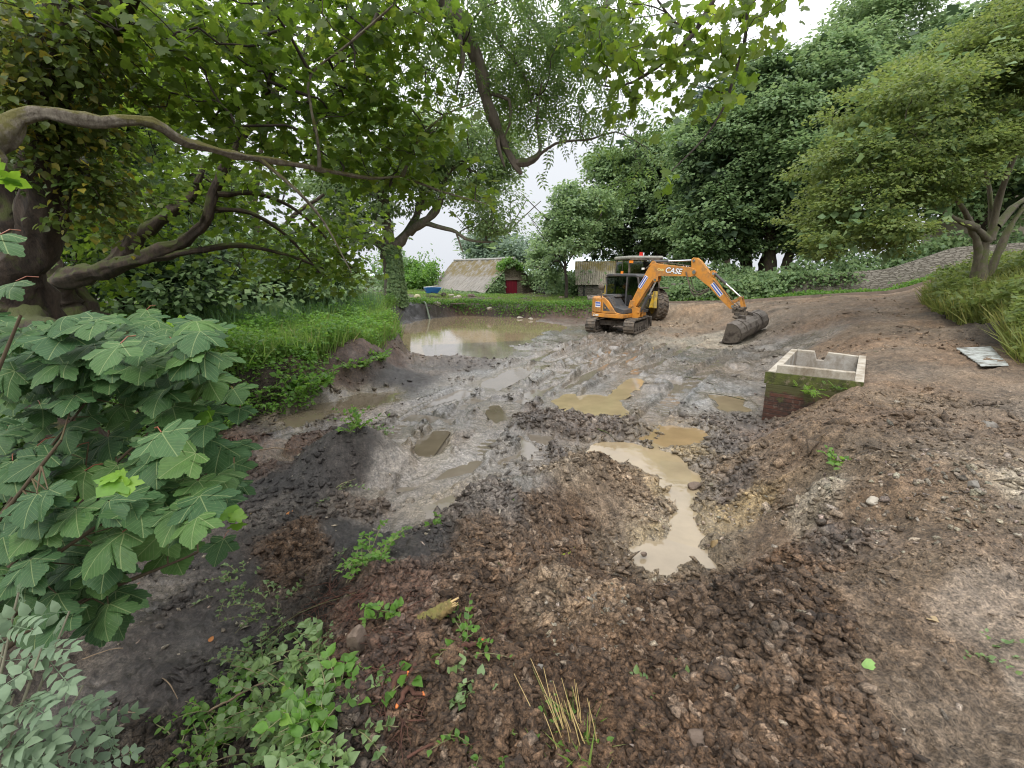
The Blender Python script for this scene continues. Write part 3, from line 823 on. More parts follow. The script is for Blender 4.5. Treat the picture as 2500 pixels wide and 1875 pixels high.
    arm.prism([(3.95, 2.62), (4.02, 2.72), (4.16, 2.62), (4.12, 2.44), (4.02, 2.5)], cy_ - .13, cy_ - .112).prism([(3.95, 2.62), (4.02, 2.72), (4.16, 2.62), (4.12, 2.44), (4.02, 2.5)], cy_ + .112, cy_ + .13)
    arm = arm.build("arm", ORANGE, root, .014, seg=3)
    sticker("sticker", arm, (4.28, 1.98), .60, .17, R(49), cy_ - .114)
    for px_, pz_ in ((3.29, 3.08), (4.93, 1.36), (4.1, 2.58)): MB().cyl((px_, cy_ - .15, pz_), (px_, cy_ + .15, pz_), .05, 12).build("pivot_pin", CHROME, arm)
    def ram(name, a, b, f, r=.06, rr2=.032, y=cy_):
        a = Vector((a[0], y, a[1])); b = Vector((b[0], y, b[1])); m = a.lerp(b, f)
        o = MB().cyl(a, m, r, 16).cyl(m - (b - a).normalized() * .04, m + (b - a).normalized() * .02, r * 1.18, 16).build(name, DARKP, root, 0, True)
        MB().cyl(m, b, rr2, 12).cyl(b + Vector((0, -.07, 0)), b + Vector((0, .07, 0)), .055, 12).build("ram_rod", CHROME, o, 0, True)
        return o
    ram("arm_ram", (1.56, 3.06), (3.29, 3.10), .34)
    ram("boom_ram", (1.08, .95), (1.73, 2.32), .52, .065, .035, cy_ - .02)
    ram("bucket_ram", (4.1, 2.58), (5.17, 1.70), .42, .055, .03)
    lk = MB()
    for yy in (-.10, .10):
        lk.prism([(4.78, 1.50), (4.83, 1.42), (5.22, 1.66), (5.18, 1.75)], cy_ + yy - .015, cy_ + yy + .015)
        lk.prism([(5.13, 1.72), (5.23, 1.68), (5.36, 1.30), (5.26, 1.27)], cy_ + yy * 1.3 - .015, cy_ + yy * 1.3 + .015)
    lk.cyl((5.18, cy_ - .17, 1.70), (5.18, cy_ + .17, 1.70), .045, 12)
    lk.build("bucket_linkage", ORANGE, root, .006)
    hs = MB()
    for k, (sag, dy) in enumerate([(.0, -.17), (-.10, -.19), (-.16, -.15), (-.05, .17)]):
        p0 = Vector((3.02, cy_ + dy, 2.66)); p3 = Vector((4.0, cy_ + dy * .8, 2.02 - .03 * k))
        pts = []
        for i in range(13):
            t = i / 12; q = p0.lerp(p3, t); q.z -= (.42 - sag) * math.sin(math.pi * t) ** 1.2; q.x -= .10 * math.sin(math.pi * t); pts.append(q)
        hs.tube(pts, .016, 6)
    for dy in (-.05, .02, .08):
        hs.tube([(1.2, cy_ + dy, 2.78), (1.5, cy_ + dy, 3.02), (1.75, cy_ + dy, 3.05), (2.4, cy_ + dy, 2.98), (3.1, cy_ + dy, 2.88), (3.2, cy_ + dy, 2.7)], .014, 6)
    for dy in (-.14, .10):
        hs.tube([(4.1, cy_ + dy, 2.35), (4.5, cy_ + dy, 1.95), (4.9, cy_ + dy * 1.3, 1.55), (5.2, cy_ + dy * 1.5, 1.28), (5.25, cy_ + dy, 1.1)], .014, 6)
    hs.build("hydraulic_hose", BLACK, root)
    # tilting coupler
    q = MB().box((5.14, cy_, 1.20), (.42, .30, .20)).box((5.26, cy_, 1.02), (.40, .42, .26)).cyl((5.06, cy_ - .26, 1.30), (5.06, cy_ + .26, 1.30), .06, 12).cyl((5.30, cy_ - .24, 1.30), (5.30, cy_ + .24, 1.30), .06, 12)
    q.cyl((5.30, cy_, .92), (5.34, cy_, .78), .24, 20).cyl((5.05, cy_ - .36, 1.0), (5.5, cy_ - .30, .86), .05, 10).cyl((5.1, cy_ + .33, 1.06), (5.5, cy_ + .3, .9), .05, 10)
    q.box((5.33, cy_, .74), (.5, .44, .14)).box((5.45, cy_ - .16, 1.12), (.12, .1, .2)).box((5.0, cy_ + .18, 1.1), (.14, .1, .16))
    q.build("coupler", BLACK, root, .015)
    # ditching bucket
    A = Vector((5.30, -1.10, .42)); B = Vector((5.74, .60, .86))
    yd = (B - A).normalized(); xd = Vector((1, 0, 0)) - yd * yd.x; xd.normalize(); zd = xd.cross(yd)
    M = Matrix(((xd.x, yd.x, zd.x, (A.x + B.x) / 2), (xd.y, yd.y, zd.y, (A.y + B.y) / 2), (xd.z, yd.z, zd.z, (A.z + B.z) / 2), (0, 0, 0, 1)))
    hl = (B - A).length / 2
    outer = [(-.20, .36), (-.02, .40), (.16, .36), (.30, .24), (.37, .06), (.35, -.12), (.26, -.27), (.10, -.36), (-.12, -.40), (-.42, -.42)]
    inner = [(p[0] * .93 - .008, p[1] * .93) for p in outer]
    bk = MB().prism(outer + inner[::-1], -hl, hl, 'y', M)
    for yy in (-hl, hl - .025):
        bk.prism(outer, yy, yy + .025, 'y', M)
    bk.box((-.43, 0, -.43), (.16, 2 * hl, .03), M)
    bk.prism([(-.2, .37), (.0, .41), (.12, .37), (.1, .50), (-.15, .50)], -.26, -.20, 'y', M).prism([(-.2, .37), (.0, .41), (.12, .37), (.1, .50), (-.15, .50)], .20, .26, 'y', M)
    for yy in (-.5, .5): bk.prism([(-.02, .405), (.16, .365), (.305, .243), (.375, .06), (.395, .06), (.32, .26), (.17, .39), (-.02, .43)], yy - .03, yy + .03, 'y', M)
    bk.build("bucket", MUDST, root, .006)
    # decals
    s1 = MB().box((-.46, -1.104, 1.24), (.26, .004, .24)).build("sticker", WHITEP, root)
    m = MB().box((-.46, -1.108, 1.31), (.24, .004, .06)).box((-.46, -1.108, 1.21), (.24, .004, .05))
    m.build("sticker_band", BLUEP, root)
    shield = MB().prism([(-.14, 1.18), (-.04, 1.18), (-.035, 1.08), (-.09, 1.02), (-.145, 1.08)], -1.106, -1.1015).build("shield_emblem", plain("shield_black", (.03, .025, .02)), sp_)
    MB().prism([(-.12, 1.16), (-.07, 1.15), (-.06, 1.10), (-.09, 1.05), (-.11, 1.1)], -1.109, -1.1065).build("shield_bird", plain("shield_gold", (.5, .28, .1)), shield)
    text("CX80", "model_lettering", plain("white_letter", (.8, .78, .7)), root, (-.56, -1.112, .77), (R(90), 0, 0), .12, .1, .004)
    MB().box((1.15, cy_ - .16, 2.78), (.10, .08, .08)).build("work_lamp", plain("lamp_lens", (.8, .8, .75), .2), boom)
    MB().cyl((-.3, .6, 2.55), (-.3, .6, 2.68), .06, 12).build("beacon", AMBER, cabo)
    return root


def _cyl(x, y, z, r, wd, n=22):
    V = []; F = []
    for s in (-1, 1):
        for k in range(n):
            a = 2 * math.pi * k / n; V.append((x + r * math.cos(a), y + s * wd / 2, z + r * math.sin(a)))
    F = [list(range(n)), list(range(n, 2 * n))[::-1]] + [[k, k + n, (k + 1) % n + n, (k + 1) % n] for k in range(n)]
    return V, F


def _sph(c, r, ry=None, n=14, m=8):
    ry = ry or r; V = []; F = []
    for i in range(m + 1):
        t = math.pi * i / m
        for j in range(n):
            a = 2 * math.pi * j / n; V.append((c[0] + r * math.sin(t) * math.cos(a), c[1] + ry * math.sin(t) * math.sin(a), c[2] + r * math.cos(t)))
    F = [[i * n + j, i * n + (j + 1) % n, (i + 1) * n + (j + 1) % n, (i + 1) * n + j] for i in range(m) for j in range(n)]
    return V, F


excavator()


# ------------------------------------------------------------------ the loader parked behind
def loader():
    gx, gy = 7.0, 26.2
    gz = ground1(gx, gy)
    gx, gy = 6.75, 26.8; gz = ground1(gx, gy) + .05
    r = thing("backhoe_loader", (gx, gy, gz), "yellow and black wheeled loader half hidden behind the orange excavator", "loader", rz=R(100))
    r.scale = (1.22, 1.22, 1.24)
    for sy in (-1, 1):
        for x, rad, wd in ((-.75, .68, .50), (1.5, .52, .40)):
            Mx = Matrix.Translation((x, sy * .88, rad)) 
            t = MB().lathe([(rad * .55, -wd / 2), (rad * .93, -wd / 2), (rad, -wd * .36), (rad, wd * .36), (rad * .93, wd / 2), (rad * .55, wd / 2)], 28, Mx)
            for k in range(22):
                a = 2 * math.pi * k / 22
                for hs in (-1, 1):
                    t.box((x + rad * math.cos(a + hs * .07), sy * .88 + hs * wd * .22, rad + rad * math.sin(a + hs * .07)), (.06, wd * .42, .06), None, Matrix.Rotation(-a, 3, 'Y') @ Matrix.Rotation(hs * .5, 3, 'X'))
            wl = t.build("wheel", BLACK, r, 0, True)
            MB().lathe([(.02, -.10), (rad * .5, -.12), (rad * .56, -wd * .4), (rad * .56, wd * .4), (rad * .5, .12), (.02, .10)], 20, Mx).build("rim", YELP, wl, 0, True)
    MB().prism([(-1.3, .6), (-1.3, 1.15), (.35, 1.2), (.5, 1.62), (2.2, 1.5), (2.3, .6)], -.5, .5).build("body", YELP, r, .04)
    for y in (-.88, .88): MB().box((-.75, y, 1.44), (1.2, .46, .05)).build("mudguard", BLACK, r, .02)
    cb = MB()
    for x in (-1.15, .35):
        for y in (-.72, .72):
            cb.tube([(x, y, 1.2), (x * .95, y * .95, 2.62)], .05, 6)
    for y in (-.72, .72): cb.tube([(-1.15, y, 1.2), (.35, y, 1.2)], .05, 6); cb.tube([(-.4, y, 1.2), (-.4, y * .95, 2.6)], .035, 6)
    for x in (-1.15, .35): cb.tube([(x, -.72, 1.2), (x, .72, 1.2)], .05, 6)
    for y in (-.2, .2): cb.tube([(-1.15, y, 1.2), (-1.1, y, 2.62)], .02, 6)
    cb = cb.build("cab", BLACK, r)
    MB().box((-.4, 0, 2.70), (1.75, 1.55, .14)).build("cab_roof", mottle("pale_roof", (.36, .35, .30), (.2, .2, .17)), cb, .05)
    MB().box((-1.24, 0, 2.64), (.08, 1.5, .12)).build("roof_trim", BLACK, cb, .02)
    g = MB().box((-1.14, 0, 1.9), (.01, 1.36, 1.3), None, None).box((-.4, .71, 1.9), (1.4, .01, 1.3)).box((-.4, -.71, 1.9), (1.4, .01, 1.3)).box((.34, 0, 1.9), (.01, 1.36, 1.3))
    g.build("cab_window", GLASS, cb)
    MB().box((-.3, 0, 1.55), (.5, .5, .15)).box((-.5, 0, 1.9), (.15, .5, .7)).build("seat", BLACK, cb, .03)
    MB().cyl((-.9, .1, 2.77), (-.9, .1, 2.83), .09, 12).cyl((-.9, .1, 2.83), (-.9, .1, 2.93), .07, 12).build("beacon", REDP, cb)
    for y in (-.7, .7): MB().box((-1.27, y, 2.52), (.07, .16, .1)).build("lamp", AMBER, cb)
    MB().box((-1.36, .95, 1.5), (.08, .22, .12)).build("indicator", AMBER, r)
    for y in (-.45, .45): MB().box((-1.38, y, .95), (.16, .14, .7)).build("rear_frame", YELP, r, .01)
    a = MB()
    for y in (-.6, .6): a.prism([(.2, 1.3), (.3, 1.45), (2.4, 1.0), (3.0, .4), (2.85, .35), (2.3, .85)], y - .05, y + .05)
    a.build("loader_arm", YELP, r, .01)
    MB().prism([(2.9, .1), (3.6, .08), (3.1, .25), (3.0, .7), (3.15, .95), (2.9, .8)], -1.1, 1.1).build("front_bucket", MUDST, r, .01)


loader()

# ------------------------------------------------------------------ masonry
def stonemat(name, c1, c2, mortar, scale=3.2, sq=(1, 1, 2.2)):
    t = NT(name); o = t.map(t.coord(), sq)
    wv = t.new('ShaderNodeVectorMath', _operation='ADD'); t.set(wv, 0, o)
    nn = t.new('ShaderNodeTexNoise', Scale=2.0, Detail=3); t.set(nn, 'Vector', o)
    sc = t.new('ShaderNodeVectorMath', _operation='SCALE'); t.set(sc, 0, nn.outputs['Color']); t.set(sc, 'Scale', .35); t.set(wv, 1, sc.outputs[0])
    v = t.new('ShaderNodeTexVoronoi', Vector=wv.outputs[0], Scale=scale); v2 = t.new('ShaderNodeTexVoronoi', _feature='DISTANCE_TO_EDGE', Vector=wv.outputs[0], Scale=scale)
    edge = t.ramp(v2.outputs['Distance'], [(.02, 0.), (.10, 1.)])
    c = t.mix(t.ramp(v.outputs['Color'], [(.2, 0.), (.8, 1.)]), c1, c2)
    c = t.mix(t.noise(14, 6, .7, o), c, tuple(q * .45 for q in c1))
    c = t.mix(edge, mortar, c)
    moss = t.ramp(t.noise(1.6, 6, .7, t.coord()), [(.56, 0.), (.68, 1.)]); c = t.mix(t.math('MULTIPLY', moss, .6), c, (.06, .075, .025))
    b = t.bsdf(Roughness=.88); t.set(b, 'Base Color', c)
    h = t.math('ADD', edge, t.math('MULTIPLY', t.noise(20, 5, .7, o), .5))
    t.set(b, 'Normal', t.bump(h, .9, .04)); return t.m


STONE = stonemat("rubble_stone", (.36, .29, .21), (.22, .18, .14), (.12, .10, .075), 5.5)
PALEST = stonemat("pale_rubble_stone", (.29, .265, .215), (.19, .17, .135), (.12, .105, .08), 3.4, (1, 1, 3.6))
REDD = mottle("maroon_door_paint", (.22, .012, .03), (.16, .01, .025), 5, .5, .2, .2, 30)


def corrugated(name, c1, c2, moss, mlo=.50, mhi=.62):
    t = NT(name); o = t.coord()
    st = t.map(o, (1, .16, 1))
    c = t.mix(t.ramp(t.noise(5, 8, .75, st), [(.35, 0.), (.65, 1.)]), c1, c2)
    spots = t.ramp(t.noise(9, 8, .8, st), [(.52, 0.), (.60, 1.)]); c = t.mix(t.math('MULTIPLY', spots, .75), c, (.07, .065, .045))
    sx = t.new('ShaderNodeSeparateXYZ', Vector=o)
    up = t.ramp(t.math('ADD', sx.outputs[1], t.math('MULTIPLY', t.noise(1.5, 4, .6, o), 2.0)), [(.0, 0.), (1., 1.)])
    mm = t.math('MULTIPLY', t.ramp(t.noise(1.8, 6, .7, o), [(mlo - .12, 0.), (mhi - .04, 1.)]), t.ramp(t.math('MULTIPLY', sx.outputs[1], .3), [(.52, .12), (.62, 1.)]))
    c = t.mix(mm, c, moss)
    wv = t.new('ShaderNodeTexWave', _wave_type='BANDS', _bands_direction='X', Vector=o, Scale=2.2)
    b = t.bsdf(Roughness=.85); t.set(b, 'Base Color', c)
    c2_ = t.mix(t.ramp(wv.outputs['Fac'], [(.05, .55), (.3, 0.)]), c, (.09, .08, .065)); t.set(b, 'Base Color', c2_); t.set(b, 'Normal', t.bump(wv.outputs['Fac'], .8, .07)); return t.m


def sheet_roof(o, ux, uy, n, lens, amp=.03, seed=0, thick=.03, overl=None):
    """wavy roof sheet in local x (along eave) and y (up the slope)"""
    V = []; F = []
    nx = n * 6
    rng = random.Random(seed)
    ny = 9
    for j in range(ny + 1):
        for i in range(nx + 1):
            x = ux * i / nx; f = j / ny
            y = f * uy
            z = amp * math.sin(2 * math.pi * i / 6) - .10 * math.sin(f * math.pi) * math.sin(i / nx * math.pi) + (.05 if f > .72 else 0) + .02 * math.sin(i * .37 + j)
            if j == 0: y -= .12 * abs(math.sin(i // 12 * 2.3)) 
            V.append((x, y, z))
    for j in range(ny):
        for i in range(nx):
            a = j * (nx + 1) + i; F.append((a, a + 1, a + nx + 2, a + nx + 1))
    return V, F


def shed():
    ER = Vector((0, 0, 0)); gd = Vector((.8, .6, 0)); ld = Vector((-.6, .8, 0))
    base = Vector((-2.1, 39.0, .72))
    # local x runs along the gable, y away along the ridge, z up
    rz = math.atan2(gd.y, gd.x)
    r = thing("stone_shed", base, "low stone shed with sagging corrugated roof, ivy on its gable and a dark red door", "shed", rz=rz)
    Wd, Ln, eh, rh = 5.3, 9.4, .62, 2.95
    MB().prism([(0, -.6), (0, eh), (Wd / 2, rh), (Wd, eh), (Wd, -.6)], 0, .35).prism([(0, -.6), (0, eh), (Wd / 2, rh), (Wd, eh), (Wd, -.6)], Ln - .35, Ln)\
        .box((.18, Ln / 2, eh / 2 - .3), (.34, Ln - .71, eh + .55)).box((Wd - .18, Ln / 2, eh / 2 - .3), (.34, Ln - .71, eh + .55)).build("wall", STONE, r)
    ang = math.atan2(rh - eh, Wd / 2); sl = (Wd / 2) / math.cos(ang) + .35
    RM = corrugated("weathered_corrugated_sheet", (.36, .34, .31), (.22, .20, .175), (.17, .13, .045), .50, .60)
    for side in (0, 1):
        V, F = sheet_roof(None, Ln + .5, sl, 11, None, .03, side)
        o = mesh_np("roof", V, F, RM, r, smooth=True)
        if side == 0:
            X = Vector((0, -1, 0)); Yv = Vector((math.cos(ang), 0, math.sin(ang))); Z = X.cross(Yv)
            org = Vector((-.30, Ln + .2, eh - .22))
        else:
            X = Vector((0, 1, 0)); Yv = Vector((-math.cos(ang), 0, math.sin(ang))); Z = X.cross(Yv)
            org = Vector((Wd + .30, -.25, eh - .22))
        o.matrix_local = Matrix(((X.x, Yv.x, Z.x, org.x), (X.y, Yv.y, Z.y, org.y), (X.z, Yv.z, Z.z, org.z), (0, 0, 0, 1)))
    MB().tube([(Wd / 2, -.3, rh + .12), (Wd / 2, Ln * .4, rh + .10), (Wd / 2, Ln + .2, rh + .14)], .11, 8).build("ridge_cap", mottle("ridge_grey", (.34, .33, .31), (.22, .21, .19)), r)
    dx = 2.55
    d = MB().box((dx, -.03, .62), (1.15, .06, 1.36)).build("door", REDD, r)
    m = MB()
    for k in range(7): m.box((dx - .5 + k * .165, -.065, .62), (.012, .012, 1.3))
    m.build("door_groove", plain("door_groove_dark", (.05, .005, .01)), d)
    MB().box((dx, -.05, 1.36), (1.5, .16, .14)).build("lintel", mottle("lintel_timber", (.16, .13, .10), (.24, .2, .16)), r)
    return r, rz


SHED, SRZ = shed()


def shed2():
    base = Vector((5.0, 36.0, .45))
    r = thing("stone_outbuilding", base, "small stone outbuilding with mossy mottled roof and dark red hatch, behind the excavator", "outbuilding", rz=R(-6))
    Wd, Dp, eh, rh = 6.5, 4.4, 1.40, 2.95
    MB().box((Wd / 2, .2, eh / 2 - .2), (Wd, .4, eh + .4)).box((.2, Dp / 2 + .2, eh / 2 - .2), (.38, Dp, eh + .4)).box((Wd - .2, Dp / 2 + .2, eh / 2 - .2), (.38, Dp, eh + .4))\
        .prism([(0.0, eh), (Dp / 2, rh - .05), (Dp, eh)], .02, .36, 'x').prism([(0.0, eh), (Dp / 2, rh - .05), (Dp, eh)], Wd - .36, Wd - .02, 'x').build("wall", PALEST, r)
    RM = corrugated("mossy_roof", (.36, .32, .24), (.44, .40, .32), (.24, .19, .05), .47, .6)
    ang = math.atan2(rh - eh, Dp / 2); sl = Dp / 2 / math.cos(ang) + .3
    for side in (0, 1):
        V, F = sheet_roof(None, Wd + .5, sl, 6, None, .02, 3 + side)
        o = mesh_np("roof", V, F, RM, r, smooth=True)
        if side == 0:
            X = Vector((1, 0, 0)); Yv = Vector((0, math.cos(ang), math.sin(ang))); org = Vector((-.25, -.22, eh - .12))
        else:
            X = Vector((-1, 0, 0)); Yv = Vector((0, -math.cos(ang), math.sin(ang))); org = Vector((Wd + .25, Dp + .22, eh - .12))
        Z = X.cross(Yv)
        o.matrix_local = Matrix(((X.x, Yv.x, Z.x, org.x), (X.y, Yv.y, Z.y, org.y), (X.z, Yv.z, Z.z, org.z), (0, 0, 0, 1)))
    MB().box((2.35, -.03, .95), (.75, .06, .8)).build("hatch", REDD, r)
    MB().box((.42, -.02, .85), (.12, .04, .9)).build("slit_window", plain("dark_slit", (.01, .01, .01)), r)


shed2()


# ------------------------------------------------------------------ concrete settling tank
def tank():
    rz = math.atan2(TL[1], TL[0])
    r = thing("concrete_tank", (TA[0], TA[1], 0), "open concrete tank on a mossy brick footing set into the bank, one rim notched", "tank", rz=rz)
    # local x along the long wall, y to the right of it is negative
    t = NT("tank_concrete"); o = t.coord()
    sx = t.new('ShaderNodeSeparateXYZ', Vector=o); z = sx.outputs[2]
    c = t.mix(t.ramp(t.noise(7, 7, .7, o), [(.35, 0.), (.65, 1.)]), (.42, .40, .36), (.30, .27, .23))
    top = t.ramp(z, [(.86, 0.), (.90, 1.)]); c = t.mix(top, c, t.mix(t.noise(18, 5, .7, o), (.50, .47, .40), (.30, .26, .20)))
    geo = t.new('ShaderNodeTexCoord').outputs['Normal']
    st = t.ramp(t.noise(3, 6, .7, t.map(o, (1, 1, .5))), [(.45, 0.), (.62, 1.)]); c = t.mix(t.math('MULTIPLY', st, .75), c, (.15, .11, .065))
    lowd = t.ramp(t.math('ADD', z, t.math('MULTIPLY', t.noise(4, 4, .6, o), .35)), [(.35, 1.), (.62, 0.)]); c = t.mix(t.math('MULTIPLY', lowd, .8), c, (.06, .05, .045))
    b = t.bsdf(Roughness=.85); t.set(b, 'Base Color', c); t.set(b, 'Normal', t.bump(t.noise(26, 6, .7, o), .5, .02))
    CON = t.m
    t = NT("mossy_render"); o = t.coord()
    c = t.mix(t.ramp(t.noise(6, 7, .75, o), [(.4, 0.), (.6, 1.)]), (.12, .14, .03), (.055, .06, .02)); c = t.mix(t.ramp(t.noise(11, 5, .7, o), [(.55, 0.), (.65, 1.)]), c, (.22, .18, .12))
    b = t.bsdf(Roughness=.95); t.set(b, 'Base Color', c); t.set(b, 'Normal', t.bump(t.noise(40, 6, .75, o), 1, .03)); MOSS = t.m
    t = NT("wet_red_brick"); o = t.coord()
    br = t.new('ShaderNodeTexBrick', Scale=1.0, Color1=(.135, .045, .026, 1), Color2=(.07, .03, .02, 1), Mortar=(.04, .025, .02, 1)); t.set(br, 'Vector', t.map(t.map(o, (1, 1, 1), (R(90), 0, 0)), (1, 1, 1)))
    br.inputs['Brick Width'].default_value = .23; br.inputs['Row Height'].default_value = .078; br.inputs['Mortar Size'].default_value = .008
    c = t.mix(t.ramp(t.noise(5, 6, .7, o), [(.42, 0.), (.6, 1.)]), br.outputs['Color'], (.03, .02, .014))
    c = t.mix(t.ramp(t.noise(14, 5, .7, o), [(.55, 0.), (.62, .7)]), c, (.13, .10, .075))
    sz_ = t.new('ShaderNodeSeparateXYZ', Vector=o)
    c = t.mix(t.ramp(t.math('ADD', sz_.outputs[2], t.math('MULTIPLY', t.noise(5, 6, .7, o), .9)), [(.92, 0.), (1.12, 1.)]), c, (.07, .07, .022))
    b = t.bsdf(Roughness=.55); t.set(b, 'Base Color', c); t.set(b, 'Normal', t.bump(t.math('ADD', br.outputs['Fac'], t.math('MULTIPLY', t.noise(30, 5, .7, o), -.6)), .8, -.02)); BRK = t.m
    L, Wd, H, T = 3.1, 1.4, .93, .13
    wl = MB()
    wl.box((L / 2, -T / 2, H / 2 - .1), (L, T, H + .2))                       # long wall towards the pond
    wl.box((T / 2, -Wd / 2, H - .03), (T, Wd - 2 * T - .004, .30))
    wl.build("long_wall", CON, r, .012)
    fr = MB().box((T / 2, -Wd / 2, H - .152), (T, Wd - 2 * T - .004, .30)).build("end_wall", CON, r, .01)
    # far end wall with a notch, right-hand wall
    n0, n1 = .52, .66
    fw = MB().prism([(-T - .002, -.1), (-T - .002, H), (-n0 + .06, H), (-n0, H - .19), (-n1, H - .19), (-n1 - .06, H), (-Wd + T + .002, H - .03), (-Wd + T + .002, -.1)], L - T, L, 'x')
    fw.build("notched_wall", CON, r, .012)
    MB().box((L / 2, -Wd + T / 2, H / 2 - .12), (L, T, H + .2)).build("bank_side_wall", CON, r, .012)
    MB().box((L / 2, -Wd / 2, .07), (L - 2 * T, Wd - 2 * T, .03)).build("floor_silt", mottle("silt", (.06, .05, .04), (.1, .08, .06), 4, .35, .3, .5, 12, .03), r)
    MB().box((-.006, -Wd / 2 + .02, .80), (.03, Wd + .04, .215)).build("mossy_face", MOSS, r, .008)
    MB().box((.02, -Wd / 2, .24), (.10, Wd - .004, .90)).build("brick_footing", BRK, r, .004)
    MB().cyl((2.2, -Wd + T + .22, .42), (2.2, -Wd + T - .05, .42), .085, 18).build("pipe", mottle("clay_pipe", (.10, .075, .05), (.2, .16, .12)), r)
    return r


tank()

# ------------------------------------------------------------------ plants: leaf shapes
def tpl_diamond(w=.30, fold=.08):
    return np.array([(0, 0, 0), (w, .45, fold), (0, 1, -.05), (-w, .45, fold)], float), np.array([(0, 1, 2, 3)])


def tpl_ovate(w=.32, fold=.10):
    v = [(0, 0, 0), (w * .9, .22, fold), (w, .48, fold), (w * .5, .78, fold * .5), (0, 1, -.10), (-w * .5, .78, fold * .5), (-w, .48, fold), (-w * .9, .22, fold), (0, .48, 0)]
    f = [(0, 1, 8), (1, 2, 8), (2, 3, 8), (3, 4, 8), (4, 5, 8), (5, 6, 8), (6, 7, 8), (7, 0, 8)]
    return np.array(v, float), np.array(f)


MAPLE = [(.0, 0), (.16, -.12), (.46, -.13), (.48, .05), (.42, .14), (.62, .18), (.80, .42), (.58, .50), (.36, .50), (.40, .68), (.22, .84), (0, 1.0)]


def maple_outline(teeth=False, seed=0):
    pts = [Vector(p) for p in MAPLE]
    if teeth:
        rng = random.Random(seed)
        q = []
        for a, b in zip(pts[:-1], pts[1:]):
            L = (b - a).length; n = max(1, int(L / .10))
            nrm = Vector(((b - a).y, -(b - a).x)).normalized()
            for k in range(n):
                t0 = k / n; q.append(a.lerp(b, t0))
                if n > 1 or L > .12: q.append(a.lerp(b, (k + .62) / n) + nrm * (.022 + .012 * rng.random()))
        q.append(pts[-1]); pts = q
    right = [(p.x, p.y) for p in pts]
    return right + [(-x, y) for x, y in right[-2:0:-1]]


def tpl_maple(teeth=False, rings=1, droop=.16, seed=0, cup=.08):
    o = maple_outline(teeth, seed); n = len(o); c = (0, .22)
    V = [(c[0], c[1])]
    for k in range(1, rings + 1):
        s = k / rings; V += [(c[0] + (x - c[0]) * s, c[1] + (y - c[1]) * s) for x, y in o]
    F = [(0, 1 + i, 1 + (i + 1) % n, 1 + (i + 1) % n) for i in range(n)]
    for k in range(rings - 1):
        a = 1 + k * n; b = a + n
        F += [(a + i, b + i, b + (i + 1) % n, a + (i + 1) % n) for i in range(n)]
    W = []
    for x, y in V:
        r2 = x * x + (y - .25) ** 2
        z = cup * abs(x) - droop * r2 * 1.4 + .025 * math.sin(9 * x + 3) * math.cos(7 * y + seed)
        W.append((x, y, z))
    return np.array(W), F


def split_quads(F):
    flat = []; sizes = []
    for f in F:
        g = f[:3] if f[2] == f[3] else f
        flat += list(g); sizes.append(len(g))
    return np.array(flat), np.array(sizes)


def tpl_pinnate(pairs=4, lw=.16, ll=.34, ov=False, spread=62):
    """compound leaf: quads for leaflets along a rib"""
    V = []; F = []
    def leaflet(px, py, ang, L, w):
        n = len(V)
        ca, sa = math.cos(ang), math.sin(ang)
        pl = [(0, 0, 0), (w, L * .28, .03), (w * .8, L * .66, .02), (0, L, -.05), (-w * .8, L * .66, .02), (-w, L * .28, .03)] if ov else [(0, 0, 0), (w, L * .42, .03), (0, L, -.05), (-w, L * .42, .03)]
        for x, y, z in pl: V.append((px + x * ca + y * sa, py - x * sa + y * ca, z - .25 * (py ** 2) * .5))
        if ov: F.extend([(n, n + 1, n + 2, n + 5), (n + 5, n + 2, n + 3, n + 4)]); F[-1] = (n + 2, n + 3, n + 4, n + 5)
        else: F.append((n, n + 1, n + 2, n + 3))
    for k in range(pairs):
        y = .18 + .68 * k / max(1, pairs - 1) * .9
        L = ll * (1 - .25 * abs(k / pairs - .5))
        for s in (-1, 1): leaflet(s * .01, y, s * R(spread), L, lw * L)
    leaflet(0, .82, 0, ll * 1.05, lw * ll)
    n = len(V); V += [(-.008, 0, -.003), (.008, 0, -.003), (.005, .9, -.10), (-.005, .9, -.10)]; F.append((n, n + 1, n + 2, n + 3))
    return np.array(V, float), np.array(F)


def norm(a): return a / (np.linalg.norm(a, axis=-1, keepdims=True) + 1e-9)


def place_leaves(tv, tf, P, N, D, S, uv=False):
    """tf: (m,k) array or (flat,sizes)"""
    D = norm(D); N = N - D * (N * D).sum(-1, keepdims=True); N = norm(N); X = np.cross(D, N)
    n, k = len(P), len(tv)
    V = P[:, None, :] + S[:, None, None] * (tv[None, :, 0:1] * X[:, None, :] + tv[None, :, 1:2] * D[:, None, :] + tv[None, :, 2:3] * N[:, None, :])
    if isinstance(tf, tuple):
        flat, sz = tf
        F = (flat[None, :] + (np.arange(n) * k)[:, None]).ravel(); S2 = np.tile(sz, n)
    else:
        F = (tf[None] + (np.arange(n) * k)[:, None, None]).reshape(-1, tf.shape[1]); S2 = None
    U = np.tile(tv[:, :2], (n, 1)) if uv else None
    return V.reshape(-1, 3), F, S2, U


def rdir(n, rng):
    return norm(rng.normal(size=(n, 3)))


